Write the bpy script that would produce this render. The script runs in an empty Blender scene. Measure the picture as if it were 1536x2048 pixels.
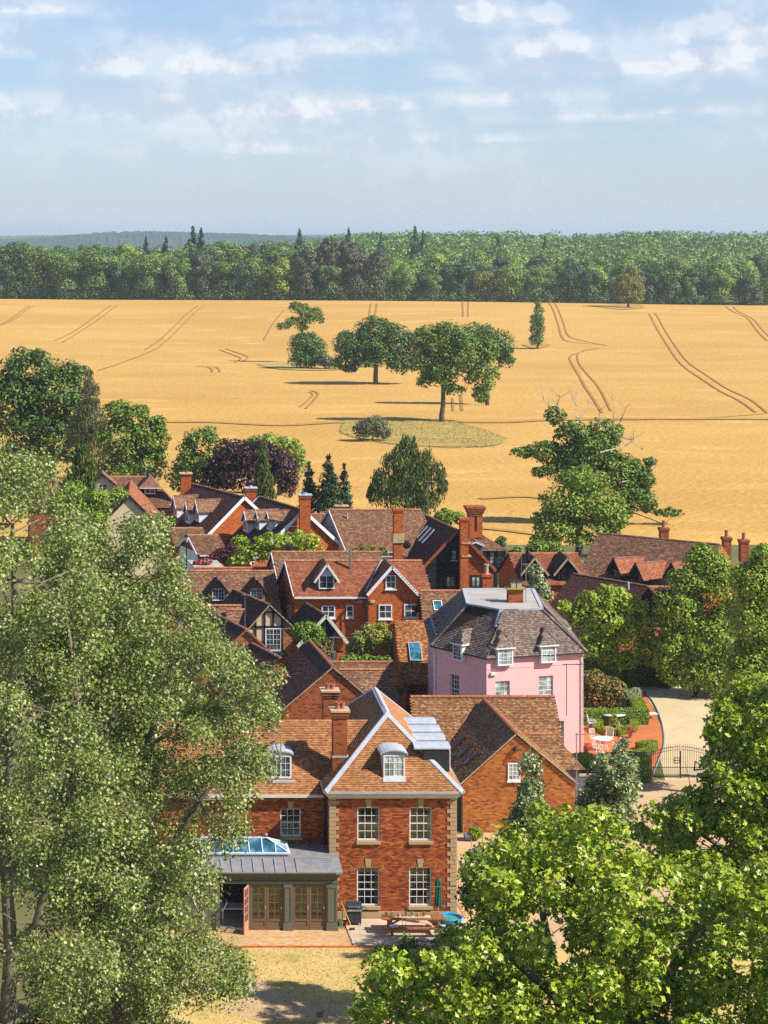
import bpy, math, random
import numpy as np
from mathutils import Vector
PI = math.pi
random.seed(7)
sc = bpy.context.scene
col = sc.collection

# ------------------------------------------------------------------ camera, sun, sky, exposure
EYE = 33.3
cam_d = bpy.data.cameras.new('camera'); cam = bpy.data.objects.new('camera', cam_d); col.objects.link(cam)
cam.location = (0, 0, EYE); cam.rotation_euler = (PI / 2, 0, 0)
cam_d.sensor_fit = 'HORIZONTAL'; cam_d.sensor_width = 36; cam_d.lens = 36 * 4100 / 1536
cam_d.shift_x = (768 - 170) / 1536; cam_d.shift_y = -(1024 - 478) / 1536
cam_d.clip_start = .5; cam_d.clip_end = 40000
sc.camera = cam
SUN = Vector((.68, -.31, .665)).normalized()
sl = bpy.data.lights.new('sun', 'SUN'); sl.energy = 4.8; sl.angle = math.radians(.53); sl.color = (1, .94, .83)
so = bpy.data.objects.new('sun', sl); col.objects.link(so)
so.rotation_euler = SUN.to_track_quat('Z', 'Y').to_euler(); so.location = (80, -60, 120)
sc.view_settings.view_transform = 'Standard'; sc.view_settings.look = 'None'
sc.view_settings.exposure = .6; sc.view_settings.gamma = 1; sc.view_settings.use_curve_mapping = False
sc.render.engine = 'CYCLES'
cy = sc.cycles
cy.max_bounces = 6; cy.diffuse_bounces = 3; cy.glossy_bounces = 3; cy.transmission_bounces = 4
cy.transparent_max_bounces = 8; cy.volume_bounces = 2; cy.use_denoising = False
cy.caustics_reflective = False; cy.caustics_refractive = False

# ------------------------------------------------------------------ node helper
class NT:
    def __init__(s, tree): s.t = tree; s.n = tree.nodes; s.l = tree.links
    def add(s, typ, **kw):
        nd = s.n.new(typ)
        for k, v in kw.items():
            if k == 'ins':
                for a, b in v.items():
                    if isinstance(b, bpy.types.NodeSocket): s.l.new(b, nd.inputs[a])
                    else: nd.inputs[a].default_value = b
            else: setattr(nd, k, v)
        return nd
    def math(s, op, a, b=0., c=None, clamp=False):
        nd = s.n.new('ShaderNodeMath'); nd.operation = op; nd.use_clamp = clamp
        for i, x in enumerate((a, b, c)):
            if x is None: continue
            if isinstance(x, bpy.types.NodeSocket): s.l.new(x, nd.inputs[i])
            else: nd.inputs[i].default_value = x
        return nd.outputs[0]
    def mix(s, f, a, b, mode='MIX'):
        nd = s.n.new('ShaderNodeMix'); nd.data_type = 'RGBA'; nd.blend_type = mode
        for i, x in ((0, f), (6, a), (7, b)):
            if isinstance(x, bpy.types.NodeSocket): s.l.new(x, nd.inputs[i])
            elif i == 0: nd.inputs[0].default_value = x
            else: nd.inputs[i].default_value = (*x[:3], 1)
        return nd.outputs[2]
    def noise(s, vec, scale, detail=3, rough=.55):
        nd = s.n.new('ShaderNodeTexNoise'); nd.inputs['Scale'].default_value = scale
        nd.inputs['Detail'].default_value = detail; nd.inputs['Roughness'].default_value = rough
        if vec is not None: s.l.new(vec, nd.inputs['Vector'])
        return nd.outputs[0]
    def ramp(s, fac, stops, interp='LINEAR'):
        nd = s.n.new('ShaderNodeValToRGB'); cr = nd.color_ramp; cr.interpolation = interp
        while len(cr.elements) < len(stops): cr.elements.new(.5)
        for e, (p, c) in zip(cr.elements, stops): e.position = p; e.color = (*c[:3], 1) if len(c) > 1 else (c[0],) * 3 + (1,)
        s.l.new(fac, nd.inputs[0]); return nd.outputs[0]
    def maprange(s, v, a, b, c=0., d=1.):
        nd = s.n.new('ShaderNodeMapRange'); nd.interpolation_type = 'SMOOTHSTEP'
        s.l.new(v, nd.inputs[0])
        for i, x in enumerate((a, b, c, d)): nd.inputs[i + 1].default_value = x
        return nd.outputs[0]
    def mapping(s, vec, scale):
        nd = s.n.new('ShaderNodeMapping'); s.l.new(vec, nd.inputs[0]); nd.inputs['Scale'].default_value = scale
        return nd.outputs[0]

# ------------------------------------------------------------------ world: daylight sky with fair weather cumulus
w = bpy.data.worlds.new('World'); sc.world = w; w.use_nodes = True
W = NT(w.node_tree); W.n.clear()
sky = W.add('ShaderNodeTexSky', sky_type='NISHITA', sun_disc=False, sun_elevation=math.asin(SUN.z),
            sun_rotation=math.atan2(SUN.x, SUN.y), altitude=60, air_density=1.0, dust_density=.25, ozone_density=2.0)
tc = W.add('ShaderNodeTexCoord'); G = tc.outputs['Generated']
sep = W.add('ShaderNodeSeparateXYZ', ins={0: G}); X_, Y_, Z_ = sep.outputs
wz = W.mapping(G, (1, 1, 1.15))
n1 = W.noise(wz, 30, 8, .6); n2 = W.noise(W.mapping(G, (1, 1, 3.)), 9, 5, .55)
clouds = [(-40, 95, 150, 40), (45, 20, 130, 22), (215, 140, 80, 30), (480, 130, 190, 50), (640, 95, 100, 30), (745, 95, 95, 40),
          (1000, 30, 190, 42), (1110, 100, 100, 34), (1400, 60, 190, 62), (1180, 140, 260, 26), (560, 225, 160, 32), (720, 215, 130, 26),
          (100, 225, 170, 24), (1030, 200, 200, 26), (1140, 235, 130, 18), (1395, 222, 70, 14), (930, 150, 80, 26), (600, 45, 70, 16),
          (330, 200, 140, 20), (1500, 110, 160, 30), (560, 300, 160, 16), (860, 280, 200, 14)]
tot = None
for cx, cyy, a, b in clouds:
    x0, z0 = (cx - 170) / 4100, (478 - cyy) / 4100
    L = math.sqrt(1 + x0 * x0 + z0 * z0); x0 /= L; z0 /= L; y0 = 1 / L
    dx = W.math('MULTIPLY', W.math('SUBTRACT', X_, x0), 4100 / a); dz = W.math('MULTIPLY', W.math('SUBTRACT', Z_, z0), 4100 / b)
    dz = W.math('MAXIMUM', dz, W.math('MULTIPLY', dz, -2.1))
    q = W.math('ADD', W.math('MULTIPLY', dx, dx), W.math('MULTIPLY', dz, dz))
    g = W.math('EXPONENT', W.math('MULTIPLY', q, -.8))
    tot = g if tot is None else W.math('MAXIMUM', tot, g)
tot = W.math('MULTIPLY', tot, W.maprange(Y_, 0, .2))
other = W.math('MULTIPLY', W.maprange(n2, .56, .70), W.maprange(Z_, .13, .2))     # the same fair weather clouds over the rest of the sky
tot = W.math('MAXIMUM', tot, other)
body = W.math('ADD', W.math('MULTIPLY', tot, .62), W.math('MULTIPLY', W.math('SUBTRACT', n1, .5), 1.7))
soft = W.maprange(n2, .36, .62, .5, .95)
dens = W.math('MULTIPLY', W.maprange(body, .22, .60), soft)
veil = W.math('MULTIPLY', W.maprange(W.math('ADD', n2, W.math('MULTIPLY', tot, .18)), .40, .70), W.maprange(Z_, .15, .5, .55, .08))
low = W.maprange(Z_, .008, .06, .25, 1.)
dens = W.math('MULTIPLY', W.math('MAXIMUM', dens, veil), low)
# crisp lit tops, greyer bases: the same billows looked up a little higher
up = W.add('ShaderNodeVectorMath', operation='ADD', ins={0: wz, 1: (.004, 0, .012)})
n1u = W.noise(up.outputs[0], 30, 5, .55)
shade = W.maprange(W.math('SUBTRACT', n1, n1u), -.10, .10)
ccol = W.mix(shade, (.44, .48, .56), (.64, .65, .67))
skyc = W.mix(1., sky.outputs[0], (.070, .079, .098), 'MULTIPLY')
hzf = W.math('POWER', 2.718, W.math('MULTIPLY', W.math('ABSOLUTE', Z_), -11.))      # pale air towards the horizon, all round
skyc = W.mix(W.math('MULTIPLY', hzf, .8), skyc, (.365, .435, .52))
ccs = ccol
fin = W.mix(W.math('MULTIPLY', dens, .85), skyc, ccs)
bg = W.add('ShaderNodeBackground', ins={0: fin, 1: 1.0})
wo = W.add('ShaderNodeOutputWorld', ins={0: bg.outputs[0]})

# ------------------------------------------------------------------ materials
def newmat(name):
    m = bpy.data.materials.new(name); m.use_nodes = True
    t = NT(m.node_tree); t.n.clear()
    out = t.add('ShaderNodeOutputMaterial')
    return m, t, out
def principled(t, out, colr, rough=.8, bump=None, bs=.3, bd=.01, **kw):
    p = t.add('ShaderNodeBsdfPrincipled')
    if isinstance(colr, bpy.types.NodeSocket): t.l.new(colr, p.inputs['Base Color'])
    else: p.inputs['Base Color'].default_value = (*colr, 1)
    p.inputs['Roughness'].default_value = rough
    p.inputs['Specular IOR Level'].default_value = kw.get('spec', .3)
    p.inputs['Metallic'].default_value = kw.get('metal', 0)
    if bump is not None:
        b = t.add('ShaderNodeBump', ins={'Height': bump, 'Strength': bs, 'Distance': bd}); t.l.new(b.outputs[0], p.inputs['Normal'])
    t.l.new(p.outputs[0], out.inputs[0]); return p
def objc(t): return t.add('ShaderNodeTexCoord').outputs['Object']
def m_plain(name, c, rough=.6, var=.12, scale=3., metal=0, spec=.3):
    m, t, o = newmat(name); v = objc(t)
    n = t.noise(v, scale, 5); f = t.noise(v, scale * 14, 2)
    a = t.mix(t.maprange(n, .3, .7), tuple(x * (1 - var) for x in c), tuple(min(1, x * (1 + var)) for x in c))
    a = t.mix(t.math('MULTIPLY', f, var * .8), a, tuple(x * .55 for x in c))
    principled(t, o, a, rough, metal=metal, spec=spec, bump=f, bs=.15); return m
def m_islands(name, cols, rough=.85, moss=None, msc=.7, mlo=.55, mhi=.7, streak=.25, tint=None):
    """colour picked per separate piece (tile, brick, slab), then weathering"""
    m, t, o = newmat(name)
    g = t.add('ShaderNodeNewGeometry'); r = g.outputs['Random Per Island']
    k = len(cols); c = t.ramp(r, [(i / k, x) for i, x in enumerate(cols)], 'CONSTANT')
    v = objc(t); n = t.noise(v, msc, 6, .65)
    if moss: c = t.mix(t.maprange(n, mlo, mhi), c, moss)
    n3 = t.noise(v, 11, 3); c = t.mix(t.math('MULTIPLY', n3, streak), c, tuple(x * .45 for x in cols[0]))
    n4 = t.noise(v, .35, 3); c = t.mix(t.maprange(n4, .35, .7, 0, .35), c, tuple(x * .62 for x in cols[-1]))
    if tint: c = t.mix(t.maprange(t.noise(v, 1.7, 5, .7), .62, .74), c, tint)
    principled(t, o, c, rough, spec=.2, bump=t.noise(v, 40, 2), bs=.2); return m
def m_brick(name, c1, c2, mortar, cdark=None, bw=.225, rh=.075, ms=.011):
    m, t, o = newmat(name); uv = t.add('ShaderNodeTexCoord').outputs['UV']
    b = t.add('ShaderNodeTexBrick', ins={'Vector': uv, 'Color1': (*c1, 1), 'Color2': (*c2, 1), 'Mortar': (*mortar, 1), 'Scale': 1.,
              'Mortar Size': ms, 'Mortar Smooth': .2, 'Bias': -.1, 'Brick Width': bw, 'Row Height': rh})
    cd = cdark or tuple(x * .35 for x in c1)
    vo = t.add('ShaderNodeTexWhiteNoise', noise_dimensions='2D')
    s = t.add('ShaderNodeSeparateXYZ', ins={0: uv})
    row = t.math('FLOOR', t.math('DIVIDE', s.outputs[1], rh))
    cl = t.math('FLOOR', t.math('ADD', t.math('DIVIDE', s.outputs[0], bw), t.math('MULTIPLY', row, .5)))
    cb = t.add('ShaderNodeCombineXYZ', ins={0: cl, 1: row}); t.l.new(cb.outputs[0], vo.inputs['Vector'])
    a = t.mix(t.math('MULTIPLY', t.math('GREATER_THAN', vo.outputs[0], .78), .75), b.outputs[0], cd)
    v = objc(t); a = t.mix(t.maprange(t.noise(v, .8, 5), .4, .75, 0, .4), a, tuple(x * .55 for x in c1))
    h = t.math('SUBTRACT', 1., b.outputs['Fac'])
    principled(t, o, a, .9, bump=h, bs=.5, bd=.01, spec=.15); return m
def m_leaf(name, cols, trans=.3, big=.25, glossy=.35, rough=.5, tcol=None):
    m, t, o = newmat(name); g = t.add('ShaderNodeNewGeometry'); k = len(cols)
    c = t.ramp(g.outputs['Random Per Island'], [(i / max(1, k - 1), x) for i, x in enumerate(cols)])
    v = objc(t); n = t.noise(v, big, 3)
    c = t.mix(t.maprange(n, .35, .68, 0, .55), c, tuple(x * .62 for x in cols[k // 2]))
    p = t.add('ShaderNodeBsdfPrincipled', ins={'Base Color': c, 'Roughness': rough, 'Specular IOR Level': glossy})
    tr = t.add('ShaderNodeBsdfTranslucent', ins={0: t.mix(.5, c, tcol or cols[-1])})
    mx = t.add('ShaderNodeMixShader', ins={0: trans, 1: p.outputs[0], 2: tr.outputs[0]})
    t.l.new(mx.outputs[0], o.inputs[0]); return m
def m_glass(name, base=(.02, .03, .04), thru=0., rough=.04):
    m, t, o = newmat(name)
    v = objc(t)
    if thru:
        fr = t.add('ShaderNodeFresnel', ins={0: 1.6})
        tr = t.add('ShaderNodeBsdfTransparent', ins={0: (thru, thru, thru, 1)}); gl = t.add('ShaderNodeBsdfGlossy', ins={0: (.9, .95, 1, 1), 1: rough})
        mx = t.add('ShaderNodeMixShader', ins={0: t.math('ADD', fr.outputs[0], .05), 1: tr.outputs[0], 2: gl.outputs[0]})
        t.l.new(mx.outputs[0], o.inputs[0])
    else:
        n = t.noise(v, 1.4, 2); c = t.mix(t.maprange(n, .4, .65), base, tuple(min(1, x * 3 + .03) for x in base))
        principled(t, o, c, rough, spec=.9)
    return m
M = {}
M['brick_main'] = m_islands('brick_main', [(0.360, 0.077, 0.022), (0.456, 0.118, 0.033), (0.528, 0.153, 0.039), (0.264, 0.053, 0.022), (0.600, 0.201, 0.055), (0.408, 0.094, 0.024), (0.432, 0.106, 0.028), (0.192, 0.053, 0.028)], moss=(.2, .05, .02), msc=1.2, mlo=.62, mhi=.8)
M['brick_gar'] = m_islands('brick_gar', [(.50, .17, .035), (.58, .21, .05), (.44, .13, .03), (.62, .26, .07), (.52, .17, .04), (.5, .18, .045), (.24, .09, .035)], moss=(.34, .1, .03), msc=1., mlo=.6, mhi=.8)
M['mortar'] = m_plain('mortar', (.30, .17, .09), .95)
M['brick_a'] = m_brick('brick_a', (.40, .10, .025), (.30, .06, .02), (.34, .16, .08), (.1, .03, .02))
M['brick_b'] = m_brick('brick_b', (.56, .13, .022), (.48, .10, .018), (.42, .17, .08), (.25, .055, .018))
M['brick_c'] = m_brick('brick_c', (.50, .20, .06), (.36, .11, .035), (.40, .25, .12), (.12, .05, .03))
M['tile_main'] = m_islands('tile_main', [(.44, .20, .075), (.50, .24, .09), (.38, .15, .06), (.55, .29, .12), (.34, .13, .06), (.48, .21, .08)], moss=(.40, .26, .14), mlo=.66, mhi=.8, msc=1.1)
M['tile_old'] = m_islands('tile_old', [(0.270, 0.135, 0.075), (0.360, 0.177, 0.090), (0.216, 0.104, 0.065), (0.414, 0.239, 0.130), (0.180, 0.088, 0.055), (0.306, 0.146, 0.075)], moss=(.36, .27, .16), mlo=.6, mhi=.78, tint=(.42, .36, .26))
M['tile_gar'] = m_islands('tile_gar', [(0.304, 0.137, 0.055), (0.386, 0.189, 0.075), (0.248, 0.105, 0.050), (0.460, 0.284, 0.140), (0.184, 0.089, 0.050), (0.368, 0.158, 0.060)], moss=(.38, .29, .15), mlo=.6, mhi=.76, tint=(.46, .4, .28))
M['tile_red'] = m_islands('tile_red', [(0.380, 0.126, 0.057), (0.437, 0.158, 0.067), (0.323, 0.100, 0.048), (0.475, 0.189, 0.085), (0.285, 0.095, 0.052)], moss=(.42, .2, .1), mlo=.6, mhi=.76, tint=(.5, .4, .26))
M['tile_dark'] = m_islands('tile_dark', [(.122, .054, .040), (.158, .068, .043), (.086, .043, .036), (.187, .086, .058), (.108, .043, .036)], moss=(.3, .15, .07), mlo=.62, mhi=.8)
M['tile_grey'] = m_islands('tile_grey', [(.213, .156, .123), (.279, .213, .172), (.164, .115, .098), (.328, .254, .197), (.246, .139, .098), (.139, .107, .098)], moss=(.4, .33, .2), mlo=.6, mhi=.75, tint=(.42, .36, .2))
M['tile_hung'] = m_islands('tile_hung', [(.48, .19, .055), (.55, .24, .07), (.4, .14, .04), (.3, .1, .04), (.6, .3, .1), (.2, .09, .05)], moss=(.4, .3, .12), mlo=.62, mhi=.78)
M['felt'] = m_plain('felt', (.035, .02, .015), .95)
M['ridge'] = m_islands('ridge', [(.46, .17, .07), (.52, .21, .09), (.38, .13, .06), (.44, .2, .1)], moss=(.5, .36, .2), mlo=.55, mhi=.7, msc=2)
M['ridge_dk'] = m_islands('ridge_dk', [(.26, .11, .08), (.2, .09, .07), (.32, .14, .09)], moss=(.42, .3, .18), mlo=.5, mhi=.7, msc=2)
M['white'] = m_plain('white', (.78, .79, .78), .5, .04)
M['offwhite'] = m_plain('offwhite', (.66, .64, .55), .6, .06)
M['clad_white'] = m_plain('clad_white', (.66, .70, .76), .6, .05)
M['stone'] = m_islands('stone', [(.52, .36, .2), (.56, .4, .24), (.48, .33, .18), (.58, .43, .27)], streak=.15)
M['lead'] = m_plain('lead', (.28, .31, .35), .5, .12, metal=.1)
M['lead_roof'] = m_plain('lead_roof', (.25, .235, .235), .6, .12)
M['leadlite'] = m_plain('leadlite', (.43, .46, .50), .55, .1)
M['sage'] = m_plain('sage', (.135, .135, .095), .5, .05)
M['sage_lite'] = m_plain('sage_lite', (.24, .23, .15), .5, .05)
M['door_brown'] = m_plain('door_brown', (.17, .105, .06), .5, .05)
M['door_pink'] = m_plain('door_pink', (.55, .24, .17), .5, .05)
def m_render(name, c, d):
    m, t, o = newmat(name); v = objc(t); n = t.noise(v, .5, 5); st = t.noise(t.mapping(v, (2.2, 2.2, .22)), 1.6, 5, .7); f = t.noise(v, 22, 3)
    a = t.mix(t.maprange(n, .35, .7, 0, .35), c, d); a = t.mix(t.maprange(st, .55, .78, 0, .5), a, d); a = t.mix(t.math('MULTIPLY', f, .12), a, tuple(x * .6 for x in d))
    principled(t, o, a, .95, bump=f, bs=.25, spec=.1); return m
M['pink'] = m_render('pink', (.93, .50, .48), (.78, .40, .38))
M['pink_sill'] = m_plain('pink_sill', (.88, .48, .46), .8, .03)
M['flatroof'] = m_plain('flatroof', (.42, .38, .34), .9, .12, .8)
M['black_wood'] = m_brick('black_wood', (.018, .018, .02), (.03, .028, .03), (.006, .006, .006), bw=2.6, rh=.17, ms=.012)
M['black_beam'] = m_plain('black_beam', (.014, .013, .014), .7)
M['plaster'] = m_plain('plaster', (.72, .55, .34), .85, .05)
M['render_grey'] = m_plain('render_grey', (.13, .13, .15), .85, .15)
M['glass'] = m_glass('glass')
M['glass_thru'] = m_glass('glass_thru', thru=.75)
M['glass_sky'] = m_glass('glass_sky', (.02, .085, .12), rough=.08)
M['glass_cur'] = m_glass('glass_cur', (.16, .19, .18), rough=.12)
M['curtain'] = m_plain('curtain', (.6, .56, .48), .9, .1)
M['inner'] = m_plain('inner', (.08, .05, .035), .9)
M['metal_dk'] = m_plain('metal_dk', (.03, .03, .035), .5)
M['iron'] = m_plain('iron', (.012, .012, .014), .5)
M['steel'] = m_plain('steel', (.42, .42, .43), .35, metal=.8)
M['pot'] = m_plain('pot', (.42, .15, .08), .8)
M['pot_cream'] = m_plain('pot_cream', (.45, .38, .26), .85)
M['cap'] = m_plain('cap', (.50, .38, .22), .9, .2, 2)
M['moss'] = m_plain('moss', (.34, .27, .04), .95, .25, 4)
M['bark'] = m_plain('bark', (.10, .075, .05), .95, .35, 2)
M['bark_lite'] = m_plain('bark_lite', (.20, .17, .11), .9, .3, 2)
M['deadwood'] = m_plain('deadwood', (.42, .37, .32), .9, .2)
M['table_wood'] = m_plain('table_wood', (.34, .12, .04), .6, .2, 5)
M['teal_door'] = m_plain('teal_door', (.03, .10, .11), .5)
M['antenna'] = m_plain('antenna', (.35, .35, .36), .4, metal=.6)
# ------------------------------------------------------------------ mesh builder
ORG = {}
def root_of(o):
    while o.parent: o = o.parent
    return o
def thing(name, label, cat, loc, group=None):
    o = bpy.data.objects.new(name, None); col.objects.link(o); o.location = loc; o.empty_display_size = .3
    o['label'] = label; o['category'] = cat
    if group: o['group'] = group
    return o
def setp(o, label=None, cat=None, group=None, kind=None):
    for k, v in (('label', label), ('category', cat), ('group', group), ('kind', kind)):
        if v: o[k] = v
    return o
def V3(*a): return np.array(a[0] if len(a) == 1 else a, dtype=float)
def unit(v): v = V3(v); return v / (np.linalg.norm(v) + 1e-12)
class MB:
    def __init__(s): s.v = []; s.f = []; s.smooth = False
    def quad(s, *p):
        i = len(s.v); s.v += [V3(q) for q in p]; s.f.append(tuple(range(i, i + len(p)))); return s
    poly = quad
    def par(s, P, A, B, C):
        P, A, B, C = map(V3, (P, A, B, C)); i = len(s.v)
        s.v += [P, P + A, P + A + B, P + B, P + C, P + A + C, P + A + B + C, P + B + C]
        fs = [(0, 3, 2, 1), (4, 5, 6, 7), (0, 1, 5, 4), (1, 2, 6, 5), (2, 3, 7, 6), (3, 0, 4, 7)]
        if np.dot(np.cross(A, B), C) < 0: fs = [f[::-1] for f in fs]
        s.f += [tuple(i + k for k in f) for f in fs]; return s
    def box(s, x0, x1, y0, y1, z0, z1): return s.par((x0, y0, z0), (x1 - x0, 0, 0), (0, y1 - y0, 0), (0, 0, z1 - z0))
    def prism(s, pts, vec):
        n = len(pts); i = len(s.v); vec = V3(vec); pts = [V3(p) for p in pts]
        nrm = sum((np.cross(pts[k] - pts[0], pts[(k + 1) % n] - pts[0]) for k in range(1, n - 1)), V3(0, 0, 0))
        if np.dot(nrm, vec) > 0: pts = pts[::-1]
        s.v += pts + [p + vec for p in pts]
        s.f.append(tuple(range(i, i + n))); s.f.append(tuple(range(i + 2 * n - 1, i + n - 1, -1)))
        for k in range(n):
            j = (k + 1) % n; s.f.append((i + j, i + k, i + n + k, i + n + j))
        return s
    def beam(s, P, Q, w, h, upv=(0, 0, 1)):
        P, Q = V3(P), V3(Q); d = unit(Q - P); a = np.cross(d, V3(upv))
        if np.linalg.norm(a) < 1e-3: a = np.cross(d, V3(0, 1, 0))
        a = unit(a); b = unit(np.cross(a, d))
        return s.par(P - a * w / 2 - b * h / 2, Q - P, a * w, b * h)
    def tube(s, pts, rad, n=6, cap=True):
        pts = [V3(p) for p in pts]; m = len(pts); i0 = len(s.v)
        rad = [rad] * m if np.isscalar(rad) else rad
        for k, p in enumerate(pts):
            d = unit(pts[min(k + 1, m - 1)] - pts[max(k - 1, 0)]); a = np.cross(d, V3(0, 0, 1))
            if np.linalg.norm(a) < .2: a = np.cross(d, V3(1, 0, 0))
            a = unit(a); b = np.cross(d, a)
            for j in range(n):
                t = 2 * PI * j / n; s.v.append(p + (a * math.cos(t) + b * math.sin(t)) * rad[k])
        for k in range(m - 1):
            for j in range(n):
                q = i0 + k * n; j2 = (j + 1) % n; s.f.append((q + j, q + j2, q + n + j2, q + n + j))
        if cap: s.f.append(tuple(i0 + j for j in range(n))[::-1]); s.f.append(tuple(i0 + (m - 1) * n + j for j in range(n)))
        return s
    def lathe(s, c, prof, n=12, sy=1.):
        c = V3(c); i0 = len(s.v); m = len(prof)
        for r, z in prof:
            for j in range(n): t = 2 * PI * j / n; s.v.append(c + V3(r * math.cos(t), r * math.sin(t) * sy, z))
        for k in range(m - 1):
            for j in range(n):
                q = i0 + k * n; j2 = (j + 1) % n; s.f.append((q + j, q + j2, q + n + j2, q + n + j))
        s.f.append(tuple(i0 + j for j in range(n))[::-1]); s.f.append(tuple(i0 + (m - 1) * n + j for j in range(n)))
        return s
    def build(s, name, mat, parent=None, smooth=False):
        v = np.array(s.v, dtype=float).reshape(-1, 3)
        org = V3(root_of(parent).location) if parent else V3(0, 0, 0)
        me = bpy.data.meshes.new(name); me.from_pydata((v - org).tolist(), [], s.f)
        me.materials.append(M[mat] if isinstance(mat, str) else mat)
        # UVs in metres, laid on each face by its direction (u level, v up the face)
        uvl = me.uv_layers.new(name='UVMap'); uvs = np.zeros((len(me.loops), 2)); k = 0
        for f in s.f:
            p = v[list(f)]; n = np.cross(p[1] - p[0], p[2] - p[0]); L = np.linalg.norm(n)
            if L < 1e-9 and len(f) > 3: n = np.cross(p[2] - p[0], p[3] - p[0]); L = np.linalg.norm(n)
            n = n / (L + 1e-12)
            if abs(n[2]) < .95: u = unit(np.cross((0, 0, 1), n)); w_ = np.cross(n, u)
            else: u = V3(1, 0, 0); w_ = V3(0, 1, 0)
            uvs[k:k + len(f), 0] = p @ u; uvs[k:k + len(f), 1] = p @ w_; k += len(f)
        uvl.data.foreach_set('uv', uvs.ravel())
        if smooth: me.polygons.foreach_set('use_smooth', [True] * len(me.polygons))
        me.update()
        o = bpy.data.objects.new(name, me); col.objects.link(o)
        if parent: o.parent = parent
        return o
def mesh_np(name, verts, faces, mat, parent=None, smooth=False):
    """verts (N,3), faces (M,k) all with k corners"""
    org = V3(root_of(parent).location) if parent else V3(0, 0, 0)
    me = bpy.data.meshes.new(name); nv, nf, k = len(verts), len(faces), faces.shape[1]
    me.vertices.add(nv); me.vertices.foreach_set('co', (verts - org).astype(np.float32).ravel())
    me.loops.add(nf * k); me.loops.foreach_set('vertex_index', faces.astype(np.int32).ravel())
    me.polygons.add(nf); me.polygons.foreach_set('loop_start', np.arange(0, nf * k, k, dtype=np.int32))
    me.polygons.foreach_set('use_smooth', np.full(nf, smooth))
    me.update(calc_edges=True); me.materials.append(M[mat] if isinstance(mat, str) else mat)
    o = bpy.data.objects.new(name, me); col.objects.link(o)
    if parent: o.parent = parent
    return o
def inpoly(u, v, poly):
    ins = np.zeros(u.shape, bool); n = len(poly)
    for i in range(n):
        x1, y1 = poly[i]; x2, y2 = poly[(i + 1) % n]
        if abs(y2 - y1) < 1e-9: continue
        c = ((y1 > v) != (y2 > v)) & (u < (x2 - x1) * (v - y1) / (y2 - y1) + x1); ins ^= c
    return ins
def tile_plane(P, tw=.17, tg=.105, lift=.036, rng=None, holes=()):
    """plain tiles over a planar roof polygon; P[0]-P[1] is the eave edge"""
    rng = rng or np.random.default_rng(3); P = [V3(p) for p in P]
    eu = unit(P[1] - P[0]); n = unit(np.cross(eu, P[2] - P[0]))
    if n[2] < 0: n = -n
    ev = unit(np.cross(n, eu))
    if np.dot(ev, P[2] - P[0]) < 0: ev = -ev
    q = [(np.dot(p - P[0], eu), np.dot(p - P[0], ev)) for p in P]
    umin, umax = min(a for a, b in q), max(a for a, b in q); vmax = max(b for a, b in q)
    nr = int(vmax / tg) + 1; nc = int((umax - umin) / tw) + 2
    r, c = np.meshgrid(np.arange(nr), np.arange(nc), indexing='ij'); r = r.ravel(); c = c.ravel()
    v0 = r * tg - .03; u0 = umin + (c - .5 * (r % 2)) * tw
    uc, vc = u0 + tw / 2, v0 + tg / 2 + .03
    k = inpoly(uc, np.clip(vc, .01, vmax - .01), q)
    for h in holes: k &= ~inpoly(uc, vc, h)
    v0, u0 = v0[k], u0[k]; m = len(u0)
    if m == 0: return np.zeros((0, 3)), np.zeros((0, 4), int)
    lo = lift + rng.uniform(-.006, .009, m); jt = rng.uniform(-.006, .006, (m, 2))
    g = .004
    pts = np.zeros((m, 6, 3))
    for j, (du, dv, dn) in enumerate(((g, 0, 1), (tw - g, 0, 1), (tw - g, tg + .01, 0), (g, tg + .01, 0), (g, .004, 2), (tw - g, .004, 2))):
        uu = u0 + du; vv = v0 + dv + (jt[:, 0] if dn else 0)
        hh = lo if dn == 1 else (lo * .1 if dn == 0 else lo - .012)
        pts[:, j] = P[0] + uu[:, None] * eu + vv[:, None] * ev + hh[:, None] * n
    b = np.arange(m)[:, None] * 6
    F = np.concatenate([b + np.array([[0, 1, 2, 3]]), b + np.array([[4, 5, 1, 0]])])
    return pts.reshape(-1, 3), F
def join_np(parts):
    vs, fs, o = [], [], 0
    for v, f in parts: vs.append(v); fs.append(f + o); o += len(v)
    return np.concatenate(vs), np.concatenate(fs)
def roof(root, polys, mat, tw=.17, tg=.105, name='roof', thick=.08, base='felt', seed=1, lift=.036):
    rng = np.random.default_rng(seed); mb = MB()
    for P in polys:
        P = [V3(p) for p in P]; n = unit(np.cross(P[1] - P[0], P[2] - P[0]))
        if n[2] < 0: n = -n
        mb.prism(P, -n * thick)
    r = mb.build(name, base, root)
    v, f = join_np([tile_plane(P, tw, tg, lift, rng) for P in polys])
    setp(mesh_np('roof_tiles', v, f, mat, r), kind='stuff'); return r
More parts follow.
